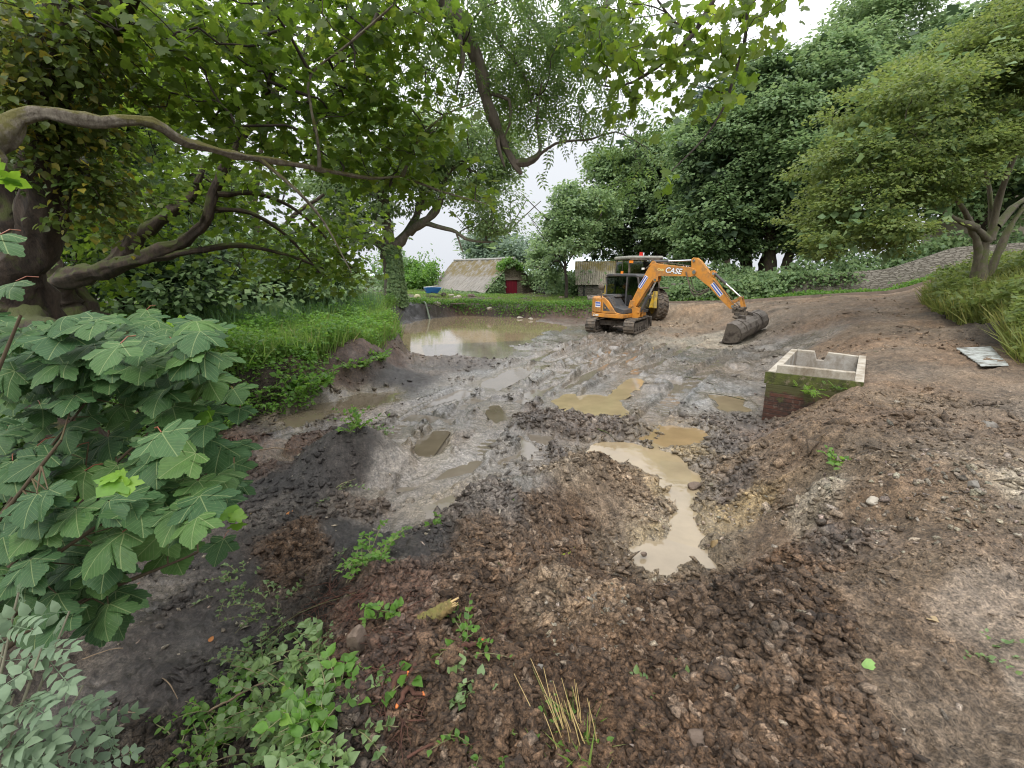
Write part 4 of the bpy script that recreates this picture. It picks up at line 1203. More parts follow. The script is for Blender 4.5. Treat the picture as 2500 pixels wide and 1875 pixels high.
# ------------------------------------------------------------------ wood
def tubes_np(paths, n=6, rough=0.0):
    """paths: list of (pts (k,3), radii (k,))"""
    Vs = []; Fs = []; off = 0
    ang = np.arange(n) * 2 * math.pi / n
    for pts, rad in paths:
        pts = np.asarray(pts, float); rad = np.asarray(rad, float); k = len(pts)
        t = np.gradient(pts, axis=0); t = norm(t)
        up = np.array((.13, .21, .97)); a = np.cross(t, up); bad = np.linalg.norm(a, axis=1) < .1
        a[bad] = np.cross(t[bad], np.array((1., 0, 0))); a = norm(a); b = np.cross(t, a)
        V = pts[:, None] + rad[:, None, None] * (np.cos(ang)[None, :, None] * a[:, None] + np.sin(ang)[None, :, None] * b[:, None])
        if rough:
            L_ = np.concatenate([[0], np.cumsum(np.linalg.norm(np.diff(pts, axis=0), axis=1))])
            aa, ll = np.meshgrid(ang, L_)
            ca_, sa_ = np.cos(aa), np.sin(aa)
            nz_ = vnoise(ca_ * 1.6 + ll * 3 + off, sa_ * 1.6 + ll * 1.1, 7) + .6 * vnoise(ca_ * 4 + ll * 2.2 + off, sa_ * 4 + 9, 8) + .5 * vnoise(ca_ * 5 + 3, sa_ * 5 + ll * 12, 9)
            V = pts[:, None] + (V - pts[:, None]) * (1 + rough * nz_ * 2)[..., None]
        Vs.append(V.reshape(-1, 3))
        i = (np.arange(k - 1) * n)[:, None]; j = np.arange(n)[None]; j2 = (j + 1) % n
        Fs.append((np.stack([i + j, i + j2, i + n + j2, i + n + j], -1).reshape(-1, 4)) + off); off += k * n
    return np.concatenate(Vs), np.concatenate(Fs)


def smooth_path(ctrl, rad, step=.12, wob=.0, seed=0):
    P = np.array([tuple(p) for p in ctrl], float); rad = np.asarray(rad, float)
    n = len(P); Q = np.vstack([2 * P[0] - P[1], P, 2 * P[-1] - P[-2]])
    out = []; ro = []
    for i in range(n - 1):
        p0, p1, p2, p3 = Q[i], Q[i + 1], Q[i + 2], Q[i + 3]
        m = max(2, int(np.linalg.norm(p2 - p1) / step))
        for t in np.arange(m) / m:
            out.append(.5 * ((2 * p1) + (-p0 + p2) * t + (2 * p0 - 5 * p1 + 4 * p2 - p3) * t * t + (-p0 + 3 * p1 - 3 * p2 + p3) * t ** 3))
            ro.append(rad[i] + (rad[i + 1] - rad[i]) * t)
    out.append(P[-1]); ro.append(rad[-1])
    out = np.array(out); ro = np.array(ro)
    if wob:
        r = np.random.default_rng(seed); w_ = r.normal(size=out.shape); w_ = (w_ + np.roll(w_, 1, 0) + np.roll(w_, 2, 0)) / 3
        out[1:-1] += (w_ * wob * np.minimum(ro, .12)[:, None] * 6)[1:-1]
        ro = ro * (1 + .12 * r.normal(size=len(ro)))
    return out, ro


def grow(limbs, centres, tip=.004, power=.42, bend=.12, seed=0, maxr=.06):
    """joins every leaf clump to the nearest wood, so thin branches fan out of the limbs"""
    rng = np.random.default_rng(seed)
    base = np.vstack([l[0][1::2] for l in limbs]); nb = len(base)
    C = np.asarray(centres); n = len(C)
    if n == 0: return []
    allp = np.vstack([base, C])
    best = np.full(n, 1e9); par = np.zeros(n, int)
    for s in range(0, nb, 400):
        d = np.linalg.norm(C[:, None] - base[None, s:s + 400], axis=2)
        j = d.argmin(1); m = d[np.arange(n), j]; u = m < best; best[u] = m[u]; par[u] = j[u] + s
    cost = np.zeros(n); done = np.zeros(n, bool); order = []
    key = best.copy(); plen = np.zeros(n)
    for _ in range(n):
        i = int(np.where(done, 1e9, key).argmin()); done[i] = True; order.append(i)
        p = par[i]; plen[i] = np.linalg.norm(C[i] - allp[p]) + (plen[p - nb] if p >= nb else 0)
        d = np.linalg.norm(C - C[i], axis=1) + .35 * plen[i]
        u = (~done) & (d < key); key[u] = d[u]; par[u] = nb + i
    cnt = np.ones(n)
    for i in order[::-1]:
        if par[i] >= nb: cnt[par[i] - nb] += cnt[i]
    rad = np.minimum(tip * cnt ** power, maxr)
    paths = []
    for i in range(n):
        p = par[i]; a = allp[p]; b = C[i]
        L = np.linalg.norm(b - a); k = 4 if L > .25 else 3
        t = np.linspace(0, 1, k)[:, None]
        q = a + (b - a) * t + (np.sin(np.pi * t) * rng.normal(size=3) * L * bend)
        r1 = rad[i]; r0 = min(rad[i] * 1.25, (rad[p - nb] if p >= nb else rad[i] * 1.5))
        paths.append((q, np.linspace(max(r0, r1), r1, k)))
    return paths


def barkmat(name, c1, c2, moss=None, mlo=.5, mhi=.62, sc=9, bump=.8):
    t = NT(name); o = t.coord(); st = t.map(o, (1, 1, .35))
    c = t.mix(t.ramp(t.noise(sc, 8, .75, st), [(.35, 0.), (.65, 1.)]), c1, c2)
    if moss:
        nz_ = t.new('ShaderNodeNewGeometry'); sx = t.new('ShaderNodeSeparateXYZ', Vector=nz_.outputs['Normal'])
        f = t.math('ADD', t.noise(4, 6, .7, o), t.math('MULTIPLY', sx.outputs[2], .16))
        c = t.mix(t.ramp(f, [(mlo, 0.), (mhi, 1.)]), c, moss)
    b = t.bsdf(Roughness=.9); t.set(b, 'Base Color', c); t.set(b, 'Normal', t.bump(t.noise(sc * 2.5, 7, .75, st), bump, .02))
    return t.m


BARK_D = barkmat("dark_bark", (.085, .060, .042), (.022, .016, .012), (.065, .075, .02), .52, .64, 14, 1.0)
BARK_L = barkmat("lichen_bark", (.30, .27, .21), (.09, .07, .05), (.11, .10, .025), .46, .60, 20, 1.0)
BARK_G = barkmat("ash_bark", (.15, .125, .10), (.07, .058, .045), (.06, .075, .025), .52, .64)
BARK_T = barkmat("thin_twig_bark", (.055, .042, .032), (.03, .022, .018))
BARK_H = barkmat("hawthorn_bark", (.17, .145, .10), (.08, .065, .045), (.10, .11, .04), .5, .6)

LF_SYC = leafmat("sycamore_leaf_backlit", [(.048, .092, .014), (.07, .13, .018), (.10, .165, .024), (.055, .10, .018), (.14, .19, .03)], .6, None, .45)
LF_SYCD = leafmat("sycamore_leaf_dark", [(.115, .185, .085), (.15, .235, .10), (.21, .29, .12), (.13, .21, .095)], .35, None, .55, tint=(.10, .165, .075))
LF_MIX = leafmat("mixed_leaf_blue_green", [(.125, .20, .095), (.165, .25, .11), (.21, .30, .13), (.24, .33, .14)], .35, None, .55, tint=(.12, .18, .09))
LF_ASH = leafmat("ash_leaf", [(.11, .18, .075), (.15, .22, .085), (.10, .16, .07), (.19, .26, .09)], .45, None, .55)
LF_ASHN = leafmat("ash_leaf_near", [(.06, .11, .03), (.09, .155, .04), (.06, .12, .035), (.14, .20, .05)], .55, None, .5)
LF_HAW = leafmat("hawthorn_leaf", [(.115, .165, .045), (.155, .205, .055), (.10, .15, .045), (.20, .235, .07)], .38, None, .55, tint=(.13, .18, .05))
LF_IVY = leafmat("ivy_leaf", [(.04, .08, .02), (.06, .11, .025), (.035, .07, .02), (.08, .13, .03), (.06, .10, .025), (.30, .26, .04)], .4, None, .4)
LF_NEAR = leafmat("sapling_leaf", [(.042, .098, .036), (.054, .118, .038), (.036, .086, .034), (.085, .165, .042), (.046, .102, .04)], .25, None, .50, vein=True, spec=.22, tint=(.04, .10, .045))
LF_YOUNG = leafmat("young_leaf", [(.20, .34, .04), (.15, .28, .035), (.11, .23, .035)], .35, None, .4)
LF_PIN = leafmat("pinnate_leaf", [(.15, .22, .13), (.18, .25, .15), (.12, .18, .11)], .25, None, .55, tint=(.14, .2, .12))
LF_WEED = leafmat("weed_leaf", [(.12, .19, .06), (.17, .25, .09), (.09, .16, .05), (.20, .28, .13), (.08, .15, .045)], .3, None, .5)
LF_NET = leafmat("nettle_leaf", [(.085, .19, .035), (.12, .25, .04), (.07, .15, .035), (.17, .29, .055)], .45, None, .5)
GRS = leafmat("grass_blade", [(.10, .20, .035), (.13, .25, .045), (.07, .145, .03), (.18, .28, .065), (.11, .22, .045), (.28, .26, .12)], .5, None, .5)
GRS_B = leafmat("reed_blade", [(.09, .17, .07), (.12, .21, .09), (.08, .15, .06)], .35, None, .5)
GRS_Y = leafmat("verge_grass_blade", [(.14, .18, .04), (.20, .23, .06), (.10, .15, .035), (.26, .24, .08)], .4, None, .55)


def px_r(px, Y): return px * KP / FPX * Y


def ells(lst):
    """(u, v, Y, ru, rv, ry) in picture notes -> centre and radii in metres"""
    out = []
    for u, v, Y, ru, rv, ry in lst:
        c = aty(u, v, Y); out.append((np.array(c), np.array((px_r(ru, Y), ry, px_r(rv, Y)))))
    return out


def clumps_in(el, n, rng, lo=.0, hi=1.0, top=-2.0):
    vol = np.array([e_[1].prod() for e_ in el]) ** .75; pick = rng.choice(len(el), n, p=vol / vol.sum())
    C = np.array([e_[0] for e_ in el])[pick]; Rr = np.array([e_[1] for e_ in el])[pick]
    d = rdir(n, rng); rad = (lo ** 3 + (hi ** 3 - lo ** 3) * rng.random(n)) ** (1 / 3)
    if hi <= .75: return C + d * Rr * rad[:, None], d
    # each big mass is broken up into smaller boughs of leaf, so the outline is ragged
    K = 9; sub = {}
    for e_i in range(len(el)):
        sd_ = rdir(K, rng); sub[e_i] = (sd_, .62 + .38 * rng.random(K), .30 + .28 * rng.random(K))
    kk = rng.integers(0, K, n); m = rng.random(n) < .72
    sd_ = np.array([sub[a][0][b] for a, b in zip(pick, kk)]); so_ = np.array([sub[a][1][b] for a, b in zip(pick, kk)]); sr = np.array([sub[a][2][b] for a, b in zip(pick, kk)])
    P1 = C + Rr * (sd_ * so_[:, None] + d * (sr * (.45 + .6 * rng.random(n) ** .5))[:, None] * np.array((1.15, 1.15, .75)))
    P0 = C + d * Rr * (rad * .88)[:, None]
    return np.where(m[:, None], P1, P0), d


def leaf_cloud(P, d, per, cr, flat, size, rng, tpl, mat, name, parent, up=.9, droop=.35, uv=False, out=.6, jit=.25, smooth=False):
    n = len(P) * per
    idx = np.repeat(np.arange(len(P)), per)
    off = rng.normal(size=(n, 3)) * np.array((cr, cr, cr * flat)) * .6
    Q = P[idx] + off
    D = norm(off * np.array((1, 1, .3)) + d[idx] * cr * out + rng.normal(size=(n, 3)) * cr * .3); D[:, 2] -= droop
    N = rng.normal(size=(n, 3)) * .45 + np.array((0, 0, up)) + d[idx] * .45
    S = size * (1 - jit + 2 * jit * rng.random(n))
    V, F, sz, U = place_leaves(tpl[0], tpl[1], Q, N, D, S, uv)
    return mesh_np(name, V, F, mat, parent, uv=U, sizes=sz, smooth=smooth)


def tree(name, label, cat, base, limbs, el, n, per, cr, size, leaf, bark, tpl, seed, group=None, inner=.0, lo=.35, flat=.5, droop=.35, tip=.006, twigs=True, hi=1.0, maxr=.09, core=None, up=.9, origin=None):
    rng = np.random.default_rng(seed)
    base = Vector(base)
    root = thing(name, base, label, cat, group)
    T = np.array(base)
    lp = [smooth_path(c, r, .3, .05, seed + i) for i, (c, r) in enumerate(limbs)]
    E_ = ells(el)
    P, d = clumps_in(E_, n, rng, lo, hi)
    if lp:
        V, F = tubes_np(lp, 14, .12); o = mesh_np("trunk", V - T, F, bark, root, smooth=True)
    if twigs and lp:
        g = grow(lp, P[:: max(1, len(P) // 450)], tip, .45, .14, seed, maxr)
        V, F = tubes_np(g, 4); mesh_np("branches", V - T, F, bark, root, smooth=True)
    P2 = P - T
    leaf_cloud(P2, d, per, cr, flat, size, rng, tpl, leaf, "crown", root, droop=droop, up=up)
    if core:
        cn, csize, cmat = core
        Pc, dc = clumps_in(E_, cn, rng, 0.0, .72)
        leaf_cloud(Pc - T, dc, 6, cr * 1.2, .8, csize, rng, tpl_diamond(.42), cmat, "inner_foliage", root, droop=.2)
    return root


DIA = tpl_diamond(.32); DIAW = tpl_diamond(.42)
MAP1 = (tpl_maple(False, 1)[0], split_quads(tpl_maple(False, 1)[1]))
DARKCORE = leafmat("shaded_inner_leaf", [(.035, .065, .032), (.05, .085, .038), (.04, .07, .035)], .2, None, .6)  # darker than the outer leaves: crown shade put into the leaf colour

# ---- the old ash past the pond
def A(u, v, Y): return aty(u, v, Y)
ashb = A(850, 655, 27)
ash_l = [([A(848, 668, 27), A(850, 620, 27), A(846, 570, 27), A(838, 535, 27)], [.62, .50, .46, .42]),
         ([A(838, 540, 27), A(815, 525, 27.2), A(785, 500, 27.5), A(755, 470, 28), A(735, 430, 28)], [.26, .2, .16, .12, .08]),
         ([A(840, 540, 27), A(836, 490, 26.8), A(826, 430, 26.5), A(800, 390, 26.5), A(780, 330, 26), A(760, 290, 26)], [.34, .28, .24, .2, .15, .1]),
         ([A(842, 540, 27), A(868, 520, 27), A(885, 495, 27), A(900, 470, 27.2), A(912, 420, 27.2), A(908, 370, 27.5), A(915, 320, 27.5)], [.36, .28, .26, .22, .18, .14, .08]),
         ([A(885, 500, 27), A(915, 480, 26.5), A(940, 455, 26.2), A(955, 420, 26), A(962, 380, 26), A(990, 350, 26)], [.24, .22, .18, .15, .12, .08]),
         ([A(915, 482, 26.5), A(950, 490, 26), A(985, 500, 25.6), A(1005, 515, 25.4), A(1040, 522, 25.2), A(1068, 522, 25)], [.13, .11, .09, .07, .06, .03]),
         ([A(985, 500, 25.6), A(992, 520, 25.5), A(1000, 545, 25.4)], [.05, .04, .03])]
tree("old_ash_tree", "tall old ash tree with ivy-wrapped forked trunk beyond the pond", "tree", ashb, ash_l,
     [(780, 420, 27, 100, 60, 3), (730, 490, 27.5, 55, 45, 2.5), (830, 320, 26, 120, 75, 3.5), (930, 300, 27, 110, 60, 3), (1010, 370, 26, 95, 50, 2.6), (1050, 440, 26, 75, 50, 2.2),
      (1010, 330, 26.5, 110, 55, 2.4), (900, 400, 28, 110, 45, 2.5), (1105, 320, 26.5, 45, 35, 1.5), (1075, 480, 25.5, 40, 26, 1.2), (720, 380, 27, 55, 50, 2), (770, 505, 26, 45, 45, 1.5)],
     620, 62, .55, .19, LF_ASH, BARK_G, DIA, 11, lo=.2, droop=.5, tip=.012, hi=1.05, maxr=.10)

# ---- the belt of trees on the right
SYC_G = "sycamores in the belt behind the wall"
def simple_trunks(u, vb, vt, Y, r, lean=0, n=3, seed=0):
    rng = random.Random(seed); out = []
    b = A(u, vb, Y)
    out.append(([b, A(u + lean * .4, (vb + vt) / 2, Y), A(u + lean, vt, Y + .5)], [r, r * .75, r * .3]))
    for k in range(n):
        f = .35 + .4 * rng.random(); s = rng.choice((-1, 1)); v0 = vb + (vt - vb) * f
        out.append(([A(u + lean * f * .9, v0, Y), A(u + lean * f + s * 30, v0 - 45, Y + rng.uniform(-1, 1)), A(u + lean * f + s * (50 + 50 * rng.random()), v0 - 110, Y + rng.uniform(-2, 2))], [r * .45, r * .3, r * .12]))
    return out

tree("hazy_tree", "pale hazy round tree beyond the stone shed", "tree", A(1070, 600, 52), simple_trunks(1070, 620, 510, 52, .3), [(1060, 535, 52, 42, 42, 3), (1100, 560, 50, 40, 35, 3), (1030, 560, 51, 25, 25, 2)], 200, 50, .9, .34, leafmat("hazy_leaf", [(.16, .23, .16), (.20, .27, .18), (.14, .2, .15)], .3), BARK_G, DIA, 21, core=(60, .8, LF_MIX))  # leaf colour paled to carry the haze of distance
tree("field_maple_tree", "slim leafy tree standing between the two stone sheds", "tree", A(1225, 640, 34), simple_trunks(1225, 655, 470, 34, .13, -10, 4, 3), [(1235, 520, 34, 45, 42, 2.2), (1200, 470, 34.5, 40, 30, 2), (1190, 580, 36, 20, 30, 1.2), (1180, 530, 44, 30, 45, 2.2), (1275, 455, 36, 50, 45, 2), (1225, 425, 35, 26, 24, 1.5), (1160, 590, 42, 30, 30, 2)], 330, 55, .5, .21, LF_MIX, BARK_T, DIAW, 22, core=(50, .4, DARKCORE))
rows = [("broad leafy sycamore left of the belt, rising above the small outbuilding", 1420, 600, 340, 44, [(1390, 430, 44, 115, 120, 4), (1320, 400, 45, 70, 80, 3), (1450, 360, 44, 95, 75, 3), (1390, 350, 44, 80, 55, 3), (1290, 490, 44, 50, 75, 2.5), (1470, 490, 43, 80, 80, 3), (1360, 530, 44, 90, 45, 2)], 23, LF_MIX),
        ("dense dark sycamore in the middle of the belt behind the excavator boom", 1610, 608, 300, 33.5, [(1560, 370, 34, 110, 100, 4), (1620, 300, 34, 100, 70, 3.5), (1560, 470, 33, 100, 70, 3.5), (1650, 430, 33, 95, 90, 3.5), (1540, 290, 35, 60, 55, 3)], 24, LF_SYCD),
        ("large sycamore with several dark trunks between the boom tip and the hawthorn", 1660, 608, 260, 32, [(1740, 270, 32, 105, 100, 4), (1730, 400, 31, 110, 95, 3.5), (1680, 200, 33, 75, 60, 3), (1800, 180, 33, 70, 65, 3), (1790, 480, 31, 90, 70, 3)], 25, LF_SYCD)]
for lab, u, vb, vt, Y, el, sd_, lm in rows:
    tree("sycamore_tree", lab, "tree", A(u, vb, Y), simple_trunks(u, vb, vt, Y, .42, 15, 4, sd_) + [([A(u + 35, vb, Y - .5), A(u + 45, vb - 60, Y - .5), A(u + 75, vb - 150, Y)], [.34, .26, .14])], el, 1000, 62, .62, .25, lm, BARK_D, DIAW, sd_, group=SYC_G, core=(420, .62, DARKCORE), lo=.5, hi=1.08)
tree("tall_ash_tree", "tall airy ash rising above the belt at the top right", "tree", A(1930, 560, 37), simple_trunks(1930, 600, 60, 37, .4, -10, 5, 6), [(1900, 90, 37, 100, 80, 4), (1830, 130, 37, 60, 70, 3), (1960, 40, 37, 80, 60, 3), (1890, 20, 37, 60, 45, 3), (1880, 220, 37, 120, 90, 4), (1990, 160, 37, 90, 90, 4), (1905, -20, 37, 60, 40, 2)], 620, 55, .7, .27, LF_MIX, BARK_T, DIA, 26, lo=.25, hi=1.1, core=(130, .5, LF_SYCD))
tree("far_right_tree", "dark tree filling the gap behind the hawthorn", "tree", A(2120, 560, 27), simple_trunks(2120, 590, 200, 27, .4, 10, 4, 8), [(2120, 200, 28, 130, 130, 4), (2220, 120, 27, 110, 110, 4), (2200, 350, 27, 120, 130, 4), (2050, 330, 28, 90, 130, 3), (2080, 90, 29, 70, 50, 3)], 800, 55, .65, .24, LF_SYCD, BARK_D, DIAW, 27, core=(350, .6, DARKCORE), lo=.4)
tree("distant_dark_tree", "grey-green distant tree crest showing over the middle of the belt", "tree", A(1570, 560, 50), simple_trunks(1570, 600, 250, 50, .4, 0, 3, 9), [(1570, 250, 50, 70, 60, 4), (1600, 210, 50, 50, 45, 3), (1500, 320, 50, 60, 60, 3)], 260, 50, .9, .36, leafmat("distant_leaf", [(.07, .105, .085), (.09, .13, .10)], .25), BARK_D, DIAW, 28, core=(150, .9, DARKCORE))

# ---- hawthorn on the right bank
hb = A(2128, 548, 15)
HB = Vector((hb.x, hb.y, ground1(hb.x, hb.y) - .05))
haw_l = [([HB, A(2125, 545, 15), A(2135, 520, 15), A(2150, 490, 15)], [.20, .17, .13, .10]),
         ([HB + Vector((-.12, .05, 0)), A(2112, 540, 15), A(2098, 500, 14.9), A(2085, 455, 14.7)], [.13, .11, .09, .05]),
         ([HB + Vector((.2, .05, 0)), A(2160, 530, 15.1), A(2185, 480, 15.2), A(2225, 430, 15.3)], [.12, .10, .07, .05]),
         ([A(2140, 520, 15), A(2150, 460, 15), A(2168, 400, 14.8), A(2190, 340, 14.6), A(2215, 280, 14.5)], [.12, .09, .075, .06, .04]),
         ([A(2135, 520, 15), A(2105, 490, 14.8), A(2080, 450, 14.6), A(2040, 400, 14.4), A(2000, 360, 14.2), A(1960, 300, 14)], [.11, .08, .06, .05, .04, .025]),
         ([A(2110, 492, 14.8), A(2060, 470, 14.5), A(2010, 440, 14.2), A(1965, 425, 14), A(1900, 440, 13.8)], [.10, .07, .055, .04, .02]),
         ([A(2145, 500, 15), A(2140, 440, 15.3), A(2130, 380, 15.6), A(2110, 320, 15.6), A(2100, 250, 15.6)], [.09, .07, .055, .04, .025]),
         ([A(2150, 490, 15), A(2200, 440, 15.5), A(2260, 400, 16)], [.12, .08, .05])]
tree("hawthorn_tree", "spreading yellow-green hawthorn with low twisting stems at the right edge", "tree", HB, haw_l,
     [(2080, 190, 15, 150, 100, 2.6), (1950, 250, 14.5, 110, 85, 2.4), (1870, 350, 14, 80, 75, 2.0), (1840, 440, 13.6, 70, 60, 1.6), (1900, 490, 13.2, 70, 40, 1.3), (2190, 130, 15, 120, 90, 2.5), (2000, 340, 14.0, 95, 45, 2.0), (2180, 290, 13.6, 80, 55, 1.2), (1790, 510, 13.4, 40, 35, 1.0), (1950, 520, 13.2, 50, 25, .8), (2010, 410, 13.4, 60, 45, .9)],
     1150, 56, .34, .10, LF_HAW, BARK_H, DIAW, 31, lo=.45, flat=.32, droop=.25, tip=.006, maxr=.05, hi=1.06, core=(330, .26, LF_SYCD))

# ================================================================== left side trees
def near_tree(name, label, cat, base, limbs, el, ncl, per, cr, size, leaf, bark, tpl, seed, tip=.004, twigmat=None, lo=0, flat=.6, droop=.35, power=.42, maxr=.05, smooth=False, wob=.05, up=.9, group=None):
    rng = np.random.default_rng(seed); base = Vector(base)
    root = thing(name, base, label, cat, group); T = np.array(base)
    lp = [smooth_path(c, r, .10, wob, seed + i) for i, (c, r) in enumerate(limbs)]
    V, F = tubes_np(lp, 24, .19); mesh_np("trunk" if cat == "tree" else "bough", V - T, F, bark, root, smooth=True)
    P, d = clumps_in(ells(el), ncl, rng, lo, 1.0)
    g = grow(lp, P, tip, power, .12, seed, maxr)
    V, F = tubes_np(g, 5); mesh_np("twigs", V - T, F, twigmat or bark, root, smooth=True)
    leaf_cloud(P - T, d * .3, per, cr, flat, size, rng, tpl, leaf, "foliage", root, droop=droop, smooth=smooth, up=up)
    return root


# big ivy trunk at the far left
b0 = Vector((-4.75, 4.9, .75))
near_tree("ivy_clad_tree", "dark ivy-clad trunk leaning at the left edge with yellowing ivy leaves", "tree", b0,
          [([b0, A(30, 640, 4.7), A(75, 520, 4.6), A(98, 400, 4.5), A(110, 280, 4.5), A(118, 160, 4.4), A(140, 60, 4.3), A(160, -80, 4.2)], [.27, .2, .17, .16, .16, .155, .15, .14]),
           ([A(150, 100, 4.35), A(215, 60, 4.3), A(260, 0, 4.2), A(300, -90, 4.1)], [.13, .11, .09, .08]),
           ([A(60, 700, 4.4), A(115, 730, 4.0), A(140, 790, 3.8)], [.14, .13, .16]),
           ([b0 + Vector((-.2, .1, .5)), A(0, 450, 4.6), A(-60, 250, 4.5)], [.18, .14, .12])],
          [(120, 200, 4.35, 95, 110, .35), (110, 340, 4.4, 80, 90, .35), (180, 100, 4.2, 110, 90, .4), (60, 150, 4.2, 80, 120, .4), (230, 430, 4.6, 60, 90, .4), (60, 60, 4.0, 70, 60, .4)],
          330, 13, .14, .062, LF_IVY, BARK_D, tpl_ovate(.42), 41, tip=.0022, maxr=.012, flat=.9, droop=.6)
# long lichen-grey branch right across the upper left
b1 = Vector((-4.6, 2.2, 1.0))
near_tree("lichen_branch_tree", "sycamore sending one long lichen-grey branch across the upper left", "tree", b1,
          [([b1, Vector((-4.3, 2.4, 2.1)), A(-70, 400, 2.9), A(-15, 330, 3.0), A(10, 285, 3.05), A(50, 255, 3.1), A(105, 244, 3.15), A(160, 255, 3.2), A(220, 262, 3.3), A(300, 260, 3.4), A(350, 275, 3.5), A(400, 305, 3.7), A(480, 328, 4.0), A(560, 342, 4.3), A(650, 358, 4.7), A(740, 375, 5.0), A(800, 385, 5.2), A(870, 380, 5.4)],
            [.15, .11, .085, .062, .055, .048, .042, .040, .038, .037, .036, .034, .030, .027, .023, .019, .016, .012]),
           ([A(870, 380, 5.4), A(890, 330, 5.3), A(905, 300, 5.3), A(960, 250, 5.3), A(1030, 220, 5.2)], [.02, .016, .013, .009, .005]),
           ([A(690, 362, 4.8), A(685, 300, 4.7), A(670, 220, 4.7), A(672, 160, 4.7), A(760, 90, 4.6), A(850, 10, 4.5)], [.018, .014, .013, .012, .010, .008]),
           ([A(880, 385, 5.4), A(960, 415, 5.4), A(1050, 440, 5.5)], [.014, .010, .005]),
           ([A(560, 342, 4.3), A(640, 410, 4.5), A(700, 480, 4.7), A(760, 590, 4.9)], [.02, .014, .010, .004])],
          [(680, 130, 5.4, 240, 150, 1.2), (820, 200, 5.5, 170, 130, .9), (900, 330, 5.6, 120, 70, .7), (560, 200, 5.0, 200, 130, 1.0), (760, 320, 5.4, 170, 60, .8), (980, 420, 5.6, 80, 32, .4), (900, 60, 5.4, 100, 80, .8), (420, 120, 4.8, 190, 130, .9), (640, 40, 5, 260, 70, 1.2)],
          380, 12, .26, .076, LF_SYC, BARK_L, MAP1, 42, tip=.0028, twigmat=BARK_T, maxr=.016, droop=.45)
# big sycamore behind with the curving limb
b2 = Vector((-5.8, 6.9, .8))
near_tree("leaning_sycamore_tree", "leaning sycamore with a thick upcurving limb over the dark undergrowth", "tree", b2,
          [([b2, A(130, 640, 6.9), A(165, 600, 6.8), A(240, 585, 6.7), A(330, 545, 6.6), A(400, 520, 6.6), A(445, 480, 6.5), A(460, 430, 6.5), A(485, 370, 6.5), A(520, 300, 6.5), A(580, 220, 6.5), A(640, 140, 6.4), A(700, 40, 6.4)],
            [.25, .16, .125, .095, .082, .074, .066, .06, .052, .045, .038, .03, .022]),
           ([A(230, 590, 6.7), A(290, 520, 6.9), A(360, 465, 7.0), A(410, 425, 7.1), A(440, 360, 7.2)], [.12, .10, .085, .06, .03]),
           ([A(300, 560, 6.6), A(400, 545, 6.6), A(500, 530, 6.8), A(600, 545, 7.0), A(700, 580, 7.2)], [.06, .045, .035, .025, .01]),
           ([A(455, 450, 6.5), A(540, 460, 6.7), A(620, 510, 7.0), A(700, 600, 7.3)], [.035, .028, .02, .008]),
           ([A(470, 420, 6.5), A(560, 420, 6.8), A(660, 470, 7.2), A(770, 590, 7.5)], [.035, .028, .02, .008]),
           ([b2 + Vector((.1, .2, .3)), A(100, 560, 7.2), A(150, 400, 7.4), A(220, 200, 7.4), A(260, 0, 7.2)], [.2, .15, .12, .09, .07])],
          [(600, 430, 7.3, 180, 110, 1.3), (680, 540, 7.4, 120, 85, 1.0), (420, 300, 7.6, 230, 170, 1.4), (250, 480, 7.8, 200, 120, 1.2), (500, 100, 7.5, 280, 140, 1.5), (200, 200, 7.8, 240, 200, 1.2), (560, 560, 8.0, 150, 70, 1.0), (740, 590, 7.6, 55, 35, .6), (120, 420, 8.2, 200, 200, 1.0)],
          600, 14, .32, .080, LF_SYC, BARK_D, MAP1, 43, tip=.003, maxr=.022, droop=.4, twigmat=BARK_T)
# undergrowth trees closing the view at the back left
for k, (lab, u, Y, el, sdd, lm) in enumerate([
    ("dark bushy tree closing the view behind the leaning sycamore", 260, 13, [(180, 450, 13, 190, 170, 2.2), (80, 300, 13.5, 220, 220, 2), (400, 560, 13.5, 150, 70, 2), (330, 615, 12.5, 220, 50, 1.5)], 51, LF_SYCD),
    ("lighter green tree at the back left between the sycamore and the ash", 560, 17, [(560, 590, 17, 150, 60, 2.2), (650, 560, 18, 90, 60, 2), (700, 615, 17, 70, 35, 1.6), (440, 480, 18, 110, 110, 2)], 52, LF_MIX),
    ("dark tree over the far left corner", 40, 10, [(30, 500, 10.5, 180, 190, 1.6), (30, 150, 10.5, 220, 250, 1.8), (230, 130, 11.5, 150, 200, 1.8)], 53, LF_SYCD)]):
    c = aty(u, 640, Y); bb = Vector((c.x, c.y, ground1(c.x, c.y)))
    tree("undergrowth_tree", lab, "tree", bb, [([bb, aty(u + 5, 560, Y), aty(u - 10, 420, Y), aty(u + 20, 250, Y)], [.2, .16, .12, .07]), ([aty(u + 5, 570, Y), aty(u + 60, 480, Y), aty(u + 140, 420, Y)], [.1, .08, .04])],
         el, 620, 26, .42, .17, lm, BARK_D, DIAW, sdd, core=(260, .36, DARKCORE), lo=.1, tip=.004, maxr=.03, group="undergrowth trees at the back left")

